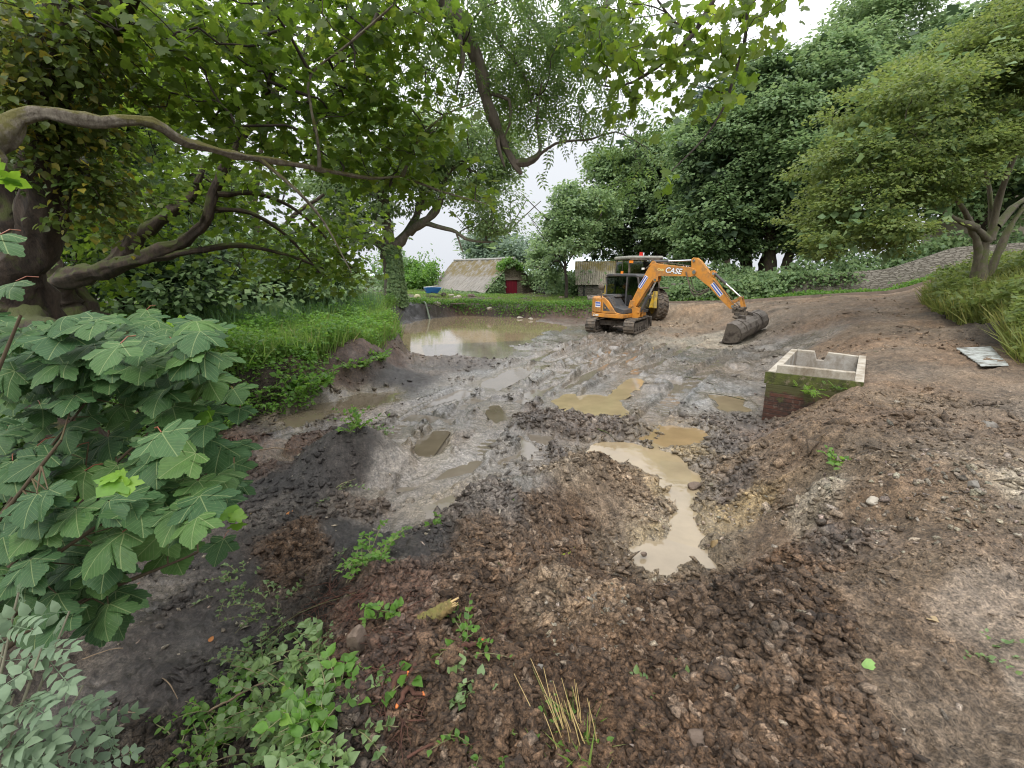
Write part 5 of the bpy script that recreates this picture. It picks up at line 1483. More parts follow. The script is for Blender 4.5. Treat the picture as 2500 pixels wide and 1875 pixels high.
# ash bough hanging in from above
b3 = A(930, -60, 5.6) + Vector((-.4, -.6, 1.2))
ash_top = [([b3, A(945, -40, 5.8), A(985, 40, 5.9), A(1025, 120, 6.0), A(1045, 190, 6.0), A(1062, 250, 6.05), A(1085, 305, 6.1), A(1108, 345, 6.1), A(1126, 376, 6.1)], [.12, .105, .09, .075, .062, .056, .052, .045, .022]),
           ([A(1116, 352, 6.1), A(1140, 350, 6.1), A(1158, 338, 6.1), A(1166, 320, 6.1), A(1160, 260, 6.1), A(1170, 180, 6.1)], [.04, .045, .036, .022, .018, .01]),
           ([A(1160, 340, 6.1), A(1200, 310, 6.0), A(1280, 300, 5.9), A(1330, 285, 5.8), A(1400, 320, 5.7)], [.018, .014, .010, .007, .003]),
           ([A(1075, 290, 6.05), A(1078, 320, 6.0), A(1090, 360, 6.0)], [.03, .02, .012]),
           ([A(985, 40, 5.9), A(1000, 120, 5.8), A(985, 200, 5.7)], [.03, .02, .008]),
           ([A(1050, 200, 6.0), A(1100, 215, 6.0), A(1100, 270, 6.0), A(1085, 300, 6.0)], [.022, .018, .014, .008]),
           ([A(1020, -60, 6.3), A(1060, 60, 6.3), A(1130, 160, 6.3), A(1150, 230, 6.3)], [.035, .025, .018, .008]),
           ([A(1100, -60, 6.5), A(1130, 20, 6.5), A(1200, 120, 6.4)], [.03, .02, .01]),
           ([A(1350, -60, 6.6), A(1300, 20, 6.5), A(1230, 60, 6.4), A(1180, 60, 6.4)], [.035, .028, .018, .008])]
near_tree("ash_bough", "drooping ash bough with feathery leaves hanging in at the top centre", "bough", b3, ash_top,
          [(1040, 60, 6.3, 120, 90, .9), (1180, 70, 6.4, 150, 100, .9), (1250, 150, 6.3, 90, 90, .7), (1160, 220, 6.3, 90, 60, .6), (960, 130, 6.2, 80, 90, .7), (1280, 40, 6.5, 90, 60, .7), (1240, 270, 6.1, 110, 40, .5), (1370, 360, 5.9, 50, 40, .3), (1130, 140, 6.6, 120, 100, .8)],
          260, 7, .30, .21, LF_ASHN, BARK_G, tpl_pinnate(4, .17, .34), 61, tip=.0026, maxr=.02, droop=.9, twigmat=BARK_T, up=.5)
# sycamore spray hanging at top right of centre
b4 = A(1640, -110, 4.8)
near_tree("sycamore_spray", "hanging sycamore spray with a long thin drooping shoot against the sky", "spray", b4,
          [([b4, A(1600, -30, 4.8), A(1612, 20, 4.8), A(1608, 90, 4.75), A(1585, 170, 4.7), A(1560, 240, 4.65), A(1520, 300, 4.6), A(1470, 350, 4.55), A(1435, 385, 4.5)], [.03, .022, .016, .012, .010, .008, .007, .005, .003]),
           ([A(1560, -60, 4.8), A(1540, 0, 4.8), A(1500, 70, 4.8), A(1440, 130, 4.8), A(1370, 175, 4.8), A(1310, 195, 4.8)], [.03, .022, .02, .016, .010, .005]),
           ([A(1500, 70, 4.8), A(1460, 50, 4.8), A(1420, 0, 4.8)], [.014, .010, .008])],
          [(1470, 60, 4.8, 150, 65, .5), (1400, 160, 4.8, 110, 55, .45), (1560, 110, 4.75, 70, 80, .35), (1500, 215, 4.7, 80, 40, .35), (1640, 20, 4.8, 50, 35, .3), (1330, 60, 5.0, 80, 60, .4), (1440, 385, 4.5, 28, 18, .15), (1350, 245, 4.8, 60, 35, .3)],
          120, 5, .17, .08, LF_SYC, BARK_T, MAP1, 62, tip=.002, maxr=.010, droop=.8, up=.7)

# ================================================================== the large-leaved sapling close to the camera on the left
def sapling():
    rng = np.random.default_rng(5)
    base = Vector((-2.6, 1.3, .72)); root = thing("sycamore_sapling", base, "large-leaved young sycamore with red leaf stalks in the left foreground", "sapling"); T = np.array(base)
    L1 = [(85, 620, 400), (570, 690, 340), (370, 770, 270), (360, 990, 430), (640, 985, 370), (825, 1105, 450), (1050, 810, 380), (820, 690, 300), (1090, 430, 380), (1255, 430, 280), (1495, 520, 330), (1410, 680, 300), (730, 460, 300), (450, 390, 300), (580, 240, 230), (270, 240, 260),
          (260, 1500, 330), (570, 1450, 270), (890, 1500, 250), (1150, 1210, 330), (1510, 1150, 260), (1390, 550, 150), (870, 740, 220), (110, 330, 220), (100, 180, 260), (980, 90, 250), (650, 30, 280), (1580, 640, 260), (1620, 760, 220), (1480, 880, 260), (1300, 1000, 200), (1180, 700, 260),
          (950, 620, 260), (480, 560, 320), (250, 520, 300), (40, 420, 260), (0, 800, 320), (170, 1130, 330), (60, 1240, 300), (350, 1250, 300), (60, 1400, 280), (1350, 820, 240), (1000, 960, 230), (1500, 760, 240), (700, 870, 260), (230, 870, 300), (1200, 560, 240), (900, 330, 240), (330, 120, 240), (1220, 1080, 200), (480, 1150, 260), (120, 1560, 300), (740, 620, 260), (60, 990, 300), (1600, 500, 200)]
    L2 = [(120, 400, 400), (0, 40, 430), (900, 760, 300), (700, 760, 230), (930, 880, 400), (1330, 870, 320), (1090, 960, 280), (1130, 620, 230), (1270, 740, 200), (1600, 1080, 200), (1130, 1160, 320), (1800, 1230, 160), (1680, 1360, 240), (1850, 1380, 190), (820, 1120, 260), (1480, 980, 220), (560, 1130, 280), (300, 1180, 220), (1500, 1340, 200), (380, 980, 200)]
    items = [(x * .3616, 900 + y * .3616, w * .3616) for x, y, w in L1] + [(x * .3164, 560 + y * .3164, w * .3164) for x, y, w in L2]
    stems = []; P = []; N = []; D = []; S = []; pet = []
    # main stems fan out of the base
    mains = []
    for (u, v, Y) in [(250, 1050, 1.75), (420, 1150, 1.9), (120, 900, 1.8), (330, 880, 2.3), (60, 1300, 1.3), (480, 960, 2.3), (200, 800, 2.5), (30, 620, 1.7), (430, 820, 2.9)]:
        tp = A(u, v, Y) - Vector((0, 0, .10)); mid = base.lerp(tp, .5) + Vector((0, .1, .12))
        mains.append(smooth_path([base, mid, tp], [.016, .011, .005], .06, .02, int(u)))
    allm = np.vstack([m[0] for m in mains])
    young = []
    for i, (u, v, wpx) in enumerate(items):
        size = .175 * rng.uniform(.85, 1.15)
        Yd = 1145 * size * 1.28 / wpx
        Yd = min(max(Yd, 1.05), 3.2)
        c = A(u / KP, v / KP, Yd)
        # attach end of the leaf (its stalk) lies up the leaf, the tip hangs towards the viewer and down
        side = rng.uniform(-.9, .9)
        d_ = np.array((side * .8 + .25, -.75, -.35 - .25 * rng.random())); n_ = np.array((.1 * side, -.42, .86)) + rng.normal(size=3) * .16
        P.append(np.array(c)); D.append(d_); N.append(n_); S.append(size)
        j = np.linalg.norm(allm - np.array(c) + norm(d_) * -.12, axis=1).argmin(); a = allm[j]
        q = np.array(c); b_ = q - norm(d_) * .09 - np.array((0, 0, .03))
        if .05 < np.linalg.norm(a - b_) < .26:
            stems.append((np.array([a, (a + b_) / 2 + np.array((0, 0, .02)), b_]), np.array([.004, .0035, .003])))
        pet.append((np.array([b_, (b_ + q) / 2 + np.array((0, 0, .012)), q]), np.array([.0028, .0022, .002])))
    # filler leaves deeper in the bush
    for k in range(380):
        t = rng.random(); u = rng.uniform(-60, 440) + 60 * t; v = rng.uniform(690, 1330) if k % 3 else rng.uniform(680, 820); Yd = rng.uniform(1.9, 3.0) if v < 1050 else rng.uniform(1.6, 2.1)
        if v > 1150 and u > 250: continue
        c = np.array(A(u, v, Yd)); 
        if c[2] < ground1(c[0], c[1]) + .06: continue
        P.append(c); D.append(np.array((rng.uniform(-.6, .9), -.7, -.35))); N.append(np.array((0, -.35, .9)) + rng.normal(size=3) * .25); S.append(rng.uniform(.12, .17))
        j = np.linalg.norm(allm - c, axis=1).argmin(); a = allm[j]; 
        if np.linalg.norm(a - c) < .22: stems.append((np.array([a, (a + c) / 2, c]), np.array([.004, .003, .002])))
    P = np.array(P); N = np.array(N); D = np.array(D); S = np.array(S)
    idx = rng.integers(0, 4, len(P))
    V, F = tubes_np(mains, 8); mesh_np("stem", V - T, F, barkmat("sapling_stem", (.10, .07, .04), (.06, .045, .025), None, sc=20, bump=.2), root, smooth=True)
    V, F = tubes_np(stems, 6); mesh_np("side_shoots", V - T, F, barkmat("sapling_shoot", (.10, .09, .04), (.08, .045, .025), None, sc=20, bump=.1), root, smooth=True)
    V, F = tubes_np(pet, 6); mesh_np("leaf_stalks", V - T, F, mottle("red_leaf_stalk", (.26, .055, .035), (.20, .10, .045), 14, .4, .1, 0), root, smooth=True)
    Vs, Fs, Zs, Us = [], [], [], []; off = 0
    for q in range(4):
        m = idx == q
        tv, tf = tpl_maple(True, 4, (.15, .28, .10, .36)[q], q, (.10, .03, .18, -.02)[q]); tf = split_quads(tf)
        tv = tv.copy(); tv[:, :2] *= 1.0
        V, F, Z, U = place_leaves(tv - np.array((0, 0, 0)), tf, P[m] - T, N[m], D[m], S[m] * 1.0, True)
        Vs.append(V); Fs.append(F + off); Zs.append(Z); Us.append(U); off += len(V)
    mesh_np("leaves", np.vstack(Vs), np.concatenate(Fs), LF_NEAR, root, uv=np.vstack(Us), sizes=np.concatenate(Zs), smooth=True)
    # fresh yellow-green tip leaves
    n = 26; cs = [(268, 1030, 1.55), (455, 900, 2.1), (430, 905, 2.4), (365, 720, 2.9), (380, 705, 2.9), (500, 1130, 1.9), (10, 380, 1.8)]
    P = []; 
    for k in range(n):
        c = cs[k % len(cs)]; P.append(np.array(A(c[0] + rng.uniform(-12, 12), c[1] + rng.uniform(-8, 8), c[2])))
    tv, tf = tpl_maple(False, 2, .1); V, F, Z, U = place_leaves(tv, split_quads(tf), np.array(P) - T, rng.normal(size=(n, 3)) * .4 + np.array((0, -.3, .8)), rng.normal(size=(n, 3)) + np.array((0, -.4, -.1)), rng.uniform(.05, .09, n))
    mesh_np("young_leaves", V, F, LF_YOUNG, root, sizes=Z, smooth=True)


sapling()


def pinnate_shrub():
    rng = np.random.default_rng(9)
    base = Vector((-1.75, .95, .75)); root = thing("pinnate_leaved_shrub", base, "pale grey-green shrub with paired oval leaflets in the bottom left corner", "shrub"); T = np.array(base)
    ms = []
    for u, v, Y in [(40, 1280, 1.35), (150, 1320, 1.4), (90, 1400, 1.3), (180, 1480, 1.4), (30, 1500, 1.25), (200, 1560, 1.45), (110, 1560, 1.3), (10, 1390, 1.3), (240, 1620, 1.4)]:
        tp = A(u, v, Y); ms.append(smooth_path([base, base.lerp(tp, .5) + Vector((0, .02, -.04)), tp], [.009, .006, .003], .05, .02, int(u)))
    V, F = tubes_np(ms, 7); mesh_np("stem", V - T, F, barkmat("shrub_stem", (.20, .19, .13), (.13, .12, .08), None, sc=18, bump=.1), root, smooth=True)
    P = []; D = []
    for m, _ in ms:
        k = len(m)
        for q in range(7):
            i = int(k * (.35 + .65 * q / 6.01)); p = m[min(i, k - 1)]; P.append(p); D.append(np.array((rng.uniform(-.6, 1.1), rng.uniform(-.6, .3), rng.uniform(-.25, .35))))
    P = np.array(P); D = np.array(D); n = len(P)
    tv, tf = tpl_pinnate(4, .30, .30, True, 66)
    V, F, Z, U = place_leaves(tv, tf, P - T, rng.normal(size=(n, 3)) * .25 + np.array((0, -.55, .7)), D, rng.uniform(.13, .19, n))
    mesh_np("leaflets", V, F, LF_PIN, root, smooth=False)


pinnate_shrub()

# ================================================================== ground cover
def poly_samples(poly, n, rng, bias=None):
    P = np.array(poly); lo, hi = P.min(0), P.max(0); out = []
    while sum(len(o) for o in out) < n:
        q = lo + (hi - lo) * rng.random((n, 2)); m = inside(q[:, 0], q[:, 1], poly)
        if bias is not None: m &= rng.random(n) < bias(q[:, 0], q[:, 1])
        out.append(q[m])
    return np.vstack(out)[:n]


BLV = np.array([(-1, 0, 0), (1, 0, 0), (.8, .5, .06), (-.8, .5, .06), (0, 1, .28)], float)
BLF = (np.array([0, 1, 2, 3, 3, 2, 4]), np.array([4, 3]))


def blades(name, pts, z, h, w, lean, mat, rng, parent=None, org=(0, 0, 0)):
    n = len(pts); P = np.column_stack([pts, z]) - np.array(org)
    D = np.column_stack([rng.normal(size=(n, 2)) * lean, np.ones(n)]); N = np.column_stack([rng.normal(size=(n, 2)), np.full(n, .1)])
    S = h * (.55 + .9 * rng.random(n))
    D = norm(D); N = norm(N - D * (N * D).sum(-1, keepdims=True)); X = np.cross(D, N)
    V = P[:, None] + (BLV[None, :, 0:1] * w) * X[:, None] * (S / h)[:, None, None] + S[:, None, None] * (BLV[None, :, 1:2] * D[:, None] + BLV[None, :, 2:3] * N[:, None])
    F = (BLF[0][None] + (np.arange(n) * 5)[:, None]).ravel()
    return mesh_np(name, V.reshape(-1, 3), F, mat, parent, sizes=np.tile(BLF[1], n))


def near_bias(r0):
    return lambda x, y: np.clip((r0 / np.hypot(x, y)) ** 1.3, .05, 1)


rg = np.random.default_rng(77)
LB = [(-5.3, 8.6), (-4.3, 10.4), (-3.6, 12.8), (-3.7, 15.6), (-4.2, 17.4), (-5.1, 19.5), (-6.3, 23.8), (-6.2, 28.5), (-13, 29), (-15, 20), (-13, 10), (-8, 7)]
s = poly_samples(LB, 52000, rg, near_bias(9)); tag(blades("grass", s, macro(s[:, 0], s[:, 1]) + .22 * fbm(s[:, 0] * 1.2, s[:, 1] * 1.2, 3, 2) - .05, .52, .012, .30, GRS, rg), "bright green rough grass on the left bank above the mud", "grass", kind="stuff")
s = poly_samples([(-9.5, 12), (-5.2, 11.5), (-4.9, 17), (-6.5, 24), (-10, 24)], 9000, rg); k_ = fbm(s[:, 0] * .5, s[:, 1] * .5, 2, 5) > .02; s = s[k_]
tag(blades("reeds", s, macro(s[:, 0], s[:, 1]), .75, .011, .14, GRS_B, rg), "blue-green reeds standing in the left bank grass", "reeds", kind="stuff")


def ground_leaves(name, poly, n, hgt, size, mat, tpl, lab, cat, sd, bias=None, drop=.25, flatN=.9):
    r = np.random.default_rng(sd); s = poly_samples(poly, n, r, bias)
    z = macro(s[:, 0], s[:, 1]); hh = hgt * (.3 + .7 * (.5 + fbm(s[:, 0] * .9, s[:, 1] * .9, 3, sd)).clip(0, 1.3)) * r.random(n) ** .6
    P = np.column_stack([s, z + hh]); D = r.normal(size=(n, 3)); D[:, 2] = -drop + .3 * r.normal(size=n); N = r.normal(size=(n, 3)) * .4 + np.array((0, 0, flatN))
    V, F, Z, U = place_leaves(tpl[0], tpl[1], P, N, D, size * (.6 + .8 * r.random(n)))
    return tag(mesh_np(name, V, F, mat, None, sizes=Z), lab, cat, kind="stuff")


OV = tpl_ovate(.34)
ground_leaves("bank_weeds", LB, 80000, .85, .085, LF_NET, DIAW, "nettles and soft weeds mixed through the left bank", "weeds", 3, near_bias(9))
NB = [(-4.55, 6.0), (-4.75, 7.0), (-4.6, 8.2), (-3.9, 8.9), (-4.2, 10.6), (-7, 9.6), (-9, 8), (-8, 4), (-4.7, 3.2), (-4.3, 4.2)]
ground_leaves("shade_weeds", NB, 24000, .5, .075, LF_NET, DIAW, "low leafy weeds spilling down the shaded left bank", "weeds", 4, near_bias(5.5))
ground_leaves("undergrowth", [(-5.2, 2.0), (-4.6, 6), (-7, 9), (-16, 14), (-22, 12), (-14, 2)], 26000, .55, .12, LF_SYCD, DIAW, "dark undergrowth beneath the trees at the left", "undergrowth", 5, near_bias(5))
FB = [(-6, 29.4), (-3, 31), (.6, 29.6), (4.4, 29.0), (6.8, 28.6), (9, 31), (7, 35.5), (2, 38.5), (-2, 38.8), (-9, 44), (-14, 36), (-12, 29)]
s = poly_samples(FB, 26000, rg, lambda x, y: np.clip(.2 + 3 * fbm(x * .35, y * .35, 3, 6) + .5, .05, 1)); tag(blades("far_grass", s, macro(s[:, 0], s[:, 1]), .17, .012, .4, GRS, rg), "green grass along the far bank in front of the sheds", "grass", kind="stuff")
ground_leaves("far_weeds", FB, 16000, .22, .09, LF_NET, DIAW, "weeds on the far bank before the shed door", "weeds", 7, lambda x, y: np.clip(.35 + 3.5 * fbm(x * .4, y * .4, 3, 9), .0, 1))
# far meadow and field
ground_leaves("far_meadow", [(-40, 30), (-13, 29), (-9, 46), (20, 50), (45, 60), (10, 75), (-50, 75)], 26000, .9, .35, leafmat("meadow_leaf", [(.12, .19, .08), (.16, .23, .11), (.10, .16, .08)], .3), DIAW, "rough misty meadow beyond the sheds", "meadow", 8)

# right-hand bank: ferny grass
RBp = [(8.8, 7.9), (9.7, 9.1), (11.6, 11.1), (11.6, 12.2), (13.0, 14.6), (14.6, 17.0), (17.5, 19.5), (21, 17), (17, 9), (11, 6.5)]
s = poly_samples(RBp, 26000, rg, near_bias(11)); zz = macro(s[:, 0], s[:, 1])
tag(blades("verge_grass", s, zz, .62, .010, .42, GRS_Y, rg), "yellowish arching grass over the right-hand bank", "grass", kind="stuff")
ground_leaves("verge_weeds", RBp, 34000, 1.15, .125, LF_HAW, DIAW, "brambles and ferns on the right-hand bank", "weeds", 10, near_bias(11))

# ------------------------------------------------------------------ kerb, road, wall, hedge, cottage
def strip(name, path, w, dz, mat, n=60, thick=.0, parent=None, hgt=None):
    pts, _ = smooth_path([Vector((x, y, 0)) for x, y in path], [1] * len(path), .4)
    t = norm(np.gradient(pts[:, :2], axis=0)); nx = np.column_stack([-t[:, 1], t[:, 0]])
    L = pts[:, :2] - nx * w / 2; Rr = pts[:, :2] + nx * w / 2
    zc = macro(pts[:, 0], pts[:, 1])
    if hgt is None:
        zl, zr = macro(L[:, 0], L[:, 1]) + dz, macro(Rr[:, 0], Rr[:, 1]) + dz
        V = np.vstack([np.column_stack([L, zl]), np.column_stack([Rr, zr])]); m = len(pts)
        F = [(i, m + i, m + i + 1, i + 1) for i in range(m - 1)]
        return mesh_np(name, V, F, mat, parent)
    m = len(pts); top = zc + hgt + (0 if name != "stone_wall" else .06 * np.array([vnoise(np.array([i * .6]), np.array([0.]), 4)[0] for i in range(m)]))
    V = np.vstack([np.column_stack([L, zc - .4]), np.column_stack([L, top]), np.column_stack([Rr, top]), np.column_stack([Rr, zc - .4])])
    F = []
    for a, b in ((0, 1), (1, 2), (2, 3)):
        F += [(a * m + i, b * m + i, b * m + i + 1, a * m + i + 1) for i in range(m - 1)]
    F += [(0, m, 2 * m, 3 * m), (m - 1, 4 * m - 1, 3 * m - 1, 2 * m - 1)]
    return mesh_np(name, V, F, mat, parent)


KP_ = [(8.6, 30.2), (10.2, 28.3), (12.6, 26.2), (15.4, 24.3), (18.2, 22.6), (21.5, 21.0)]
k_ = strip("kerb", KP_, .16, 0, mottle("kerb_concrete", (.16, .12, .09), (.09, .07, .05), 3, .9, .1, .5, 20, .02), hgt=.16); tag(k_, "low muddy concrete kerb curving up along the track", "kerb")
WP = [(9.0, 32.5), (11.6, 30.0), (14.0, 28.0), (16.8, 26.0), (20.0, 24.6), (23.5, 23.6), (28, 23)]
o_ = strip("stone_wall", WP, .42, 0, STONE, hgt=1.15); o_.data.materials[0] = PALEST; tag(o_, "long grey rubble stone wall behind the kerb under the hawthorn", "wall")
RD = [(9.9, 30.2), (11.2, 28.8), (13.4, 26.9), (16.2, 25.0), (19.0, 23.5), (22.5, 22.2)]
o_ = strip("verge_strip", RD, 1.3, .03, mottle("verge_soil", (.06, .05, .03), (.10, .085, .05), 3, .95, .1, .8, 14, .04)); tag(o_, kind="structure")
def near_path(path, n, spread, r):
    pts, _ = smooth_path([Vector((x, y, 0)) for x, y in path], [1] * len(path), .3); i = r.integers(0, len(pts), n)
    return pts[i, :2] + r.normal(size=(n, 2)) * spread


def cover(name, path, n, spread, h, size, mat, tpl, lab, cat, sd, top=0.0, kind="stuff"):
    r = np.random.default_rng(sd); s_ = near_path(path, n, spread, r); z_ = macro(s_[:, 0], s_[:, 1]) + h * r.random(n) ** .8 * (.7 + .6 * fbm(s_[:, 0] * .7, s_[:, 1] * .7, 2, sd)) + top
    P = np.column_stack([s_, z_]); D = r.normal(size=(n, 3)) * .6 + np.array((-.2, -.5, -.5)); N = r.normal(size=(n, 3)) * .5 + np.array((-.1, -.4, .7))
    V, F, Z, U = place_leaves(tpl[0], tpl[1], P, N, D, size * (.6 + .8 * r.random(n)))
    return tag(mesh_np(name, V, F, mat, None, sizes=Z), lab, cat, kind=kind)


cover("ivy_hedge", [(8.6, 31.8), (10.6, 29.8), (12.6, 28.2), (14.6, 26.8)], 15000, .42, 1.75, .20, LF_SYCD, DIAW, "dark ivy and laurel hedge smothering the left end of the stone wall", "hedge", 91, kind=None)
cover("wall_ivy", [(11.6, 30.0), (14.0, 28.0), (16.0, 26.6), (17.4, 25.8), (17.9, 25.5)], 6500, .3, 1.0, .16, LF_SYCD, DIAW, "ivy hanging over the middle of the stone wall", "ivy", 101, top=.55, kind=None)
cover("far_edge_weeds", [(-6.0, 28.6), (-3.1, 30.6), (.6, 29.1), (4.4, 28.7), (7, 28.4)], 5200, .28, .4, .10, LF_NET, DIAW, "weeds hanging over the lip of the far bank", "weeds", 102)
cover("verge_plants", RD, 8000, .32, .38, .11, LF_NET, DIAW, "weeds in the strip between kerb and stone wall", "weeds", 92)
cover("woodland_floor", [(9, 34), (13, 31.5), (17, 29.5), (22, 27.5), (28, 26)], 16000, 1.0, 2.6, .22, LF_SYCD, DIAW, "dark undergrowth among the trunks behind the wall", "undergrowth", 93)
cover("field_bush", [(-10.6, 45), (-9.4, 46), (-8.4, 47.8)], 9000, .8, 3.0, .22, LF_NET, DIAW, "bright green bush growing against the far end of the stone shed", "bush", 94, kind=None)
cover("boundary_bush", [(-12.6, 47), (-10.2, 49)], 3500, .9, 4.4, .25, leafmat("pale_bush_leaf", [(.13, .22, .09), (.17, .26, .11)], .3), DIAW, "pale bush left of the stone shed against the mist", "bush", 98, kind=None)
cover("shed_front_weeds", [(-6.5, 41.5), (-4.4, 39.9), (-2.5, 38.3)], 2200, .3, .4, .12, LF_SYCD, DIAW, "dark weeds along the low eave of the stone shed", "weeds", 95)
cover("ridge_bush", [(3.2, 40.6), (4.6, 39.2), (5.0, 37.3)], 6000, .75, 2.2, .2, LF_MIX, DIAW, "leafy bush between the shed gable and the outbuilding", "bush", 96, kind=None)

# ivy on the shed gable
def shed_ivy():
    r = np.random.default_rng(31); n = 5200; root = thing("ivy", SHED.location + Vector((0, 0, .02)), "ivy climbing the left half of the shed gable and over the ridge", "ivy", rz=SRZ)
    t = r.random(n); x = -.1 + 2.9 * r.random(n) ** .85; top = .55 + x / 2.65 * 2.35; z = -.2 + (top + .35) * r.random(n)
    keep = (x < 1.55) | (z > 2.0 + .5 * (x - 1.5)); x, z, top = x[keep], z[keep], top[keep]; n = len(x)
    y = -.12 - .35 * r.random(n) + np.where(z > top - .1, .8 * r.random(n), 0)
    P = np.column_stack([x, y, z]); D = r.normal(size=(n, 3)) * .5 + np.array((0, -.2, -.8)); N = r.normal(size=(n, 3)) * .4 + np.array((0, -.8, .4))
    V, F, Z, U = place_leaves(*DIAW, P, N, D, .17 * (.6 + .8 * r.random(n))); mesh_np("ivy_leaves", V, F, LF_SYCD, root)
    m = 1500; x = 1.4 + 2.2 * r.random(m); P = np.column_stack([x, -.3 + .9 * r.random(m), 2.5 + .65 * r.random(m) - .45 * np.abs(x - 2.4)]); D = r.normal(size=(m, 3)) * .6 + np.array((0, -.2, -.4)); N = r.normal(size=(m, 3)) * .4 + np.array((0, -.4, .8))
    V, F, Z, U = place_leaves(*DIAW, P, N, D, .16 * (.6 + .8 * r.random(m))); mesh_np("bright_ivy_leaves", V, F, LF_NET, root)
shed_ivy()
# ivy on the old ash trunk
def trunk_ivy():
    r = np.random.default_rng(32); n = 3600; b = ashb; root = thing("trunk_ivy", b, "ivy sheathing the right side of the old ash trunk", "ivy")
    v = r.uniform(530, 660, n); a = r.uniform(-1.9, 1.2, n); rad = .60 + .1 * r.random(n)
    c = np.array([tuple(A(853 - (660 - q) * .07, q, 27)) for q in v]); rr2 = np.interp(v, [530, 600, 660], [.42, .52, .66])
    P = c + np.column_stack([np.cos(a), np.sin(a), np.zeros(n)]) * (rr2 * (1 + .25 * r.random(n)))[:, None] - np.array(b)
    V, F, Z, U = place_leaves(*DIAW, P, np.column_stack([np.cos(a), np.sin(a), np.full(n, .4)]) + r.normal(size=(n, 3)) * .3, r.normal(size=(n, 3)) * .4 + np.array((0, 0, -.8)), .13 * (.6 + .8 * r.random(n)))
    mesh_np("ivy_leaves", V, F, LF_MIX, root)
trunk_ivy()


def cottage():
    c = Vector((30.5, 29.5, ground1(30.5, 29.5)))
    r = thing("cottage", c, "pale rendered building half hidden behind the hawthorn trunk", "building", rz=R(-35))
    MB().prism([(-4, -1), (-4, 3.2), (0, 5.6), (4, 3.2), (4, -1)], 0, 6).build("wall", mottle("cream_render", (.52, .48, .38), (.40, .36, .28), 2, .9, .1, .4, 14, .02), r)
    MB().prism([(-4.3, 3.05), (0, 5.65), (4.3, 3.05), (4.3, 3.2), (0, 5.85), (-4.3, 3.2)], -.3, 6.3).build("roof", mottle("slate", (.07, .075, .085), (.10, .10, .11), 4, .6, .2, .5, 16, .02), r)
    w_ = MB().box((0, -.02, 1.5), (1.1, .05, 1.2)).build("window", plain("dark_pane", (.02, .025, .03), .1), r)
    MB().box((0, -.03, .86), (1.4, .14, .08)).build("sill", mottle("sill", (.4, .4, .38), (.3, .3, .28)), w_)
cottage()

# hill on the horizon, mist put into its pale colour
def hill():
    V = []; F = []; n = 60
    for i in range(n + 1):
        a = R(-75 + 130 * i / n); h = 10 + 5 * math.sin(i * .21) + 3 * math.sin(i * .5 + 1) - 8 * sstep(18, 30, np.array(float(i)))
        for (rr3, z) in ((150, -8), (190, -4 + h * .5), (240, h), (300, h * .6)): V.append((rr3 * math.sin(a), rr3 * math.cos(a), z))
    for i in range(n):
        for j in range(3): k = i * 4 + j; F.append((k, k + 4, k + 5, k + 1))
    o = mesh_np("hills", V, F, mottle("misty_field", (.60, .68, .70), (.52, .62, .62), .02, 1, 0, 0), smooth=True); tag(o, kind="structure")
hill()

# ------------------------------------------------------------------ clods and stones
def ico():
    t = (1 + 5 ** .5) / 2; v = norm(np.array([(-1, t, 0), (1, t, 0), (-1, -t, 0), (1, -t, 0), (0, -1, t), (0, 1, t), (0, -1, -t), (0, 1, -t), (t, 0, -1), (t, 0, 1), (-t, 0, -1), (-t, 0, 1)], float))
    f = np.array([(0, 11, 5), (0, 5, 1), (0, 1, 7), (0, 7, 10), (0, 10, 11), (1, 5, 9), (5, 11, 4), (11, 10, 2), (10, 7, 6), (7, 1, 8), (3, 9, 4), (3, 4, 2), (3, 2, 6), (3, 6, 8), (3, 8, 9), (4, 9, 5), (2, 4, 11), (6, 2, 10), (8, 6, 7), (9, 8, 1)])
    return v, f


IV, IF_ = ico()


def scatter(name, n, r0, r1, az0, az1, smin, smax, mat, rng, weight, colf, sink=.02, lab="", cat="", power=2.2):
    lr = rng.uniform(math.log(r0), math.log(r1), n); az = np.radians(rng.uniform(az0, az1, n)); r = np.exp(lr)
    x, y = r * np.sin(az), r * np.cos(az)
    z, c, ro = surface(x, y)
    Z = zones(x, y)
    keep = rng.random(n) < weight(x, y, Z, z) * (1 - .85 * rutfield(x, y, polyd(x, y, BAS))[1]); x, y, z, c, ro, r = x[keep], y[keep], z[keep], c[keep], ro[keep], r[keep]; n = len(x)
    S = (smin + (smax - smin) * rng.random(n) ** power) * np.clip((r / 2.2) ** .55, .7, 1.9)
    per = 1 + .42 * rng.normal(size=(n, 12)); sc = np.stack([1 + .35 * rng.normal(size=n), 1 + .35 * rng.normal(size=n), .62 + .15 * rng.normal(size=n)], -1).clip(.35, 1.8)
    a = rng.uniform(0, 6.28, n); ca, sa = np.cos(a), np.sin(a)
    V = IV[None] * per[..., None].clip(.3, 1.9) * sc[:, None] * S[:, None, None]
    tx = .4 * rng.normal(size=n); V[..., 2] += V[..., 0] * tx[:, None]
    V = np.stack([V[..., 0] * ca[:, None] - V[..., 1] * sa[:, None], V[..., 0] * sa[:, None] + V[..., 1] * ca[:, None], V[..., 2]], -1)
    V += np.column_stack([x, y, z + S * (sink + .35 * (rng.random(n) - .4))])[:, None]
    F = (IF_[None] + (np.arange(n) * 12)[:, None, None]).reshape(-1, 3)
    C = colf(c, n, rng)
    o = mesh_np(name, V.reshape(-1, 3), F, mat, None, col={'Col': np.repeat(C, 12, 0), 'Rough': np.repeat(ro.clip(.5, 1), 12)})
    return tag(o, lab, cat, kind="stuff")


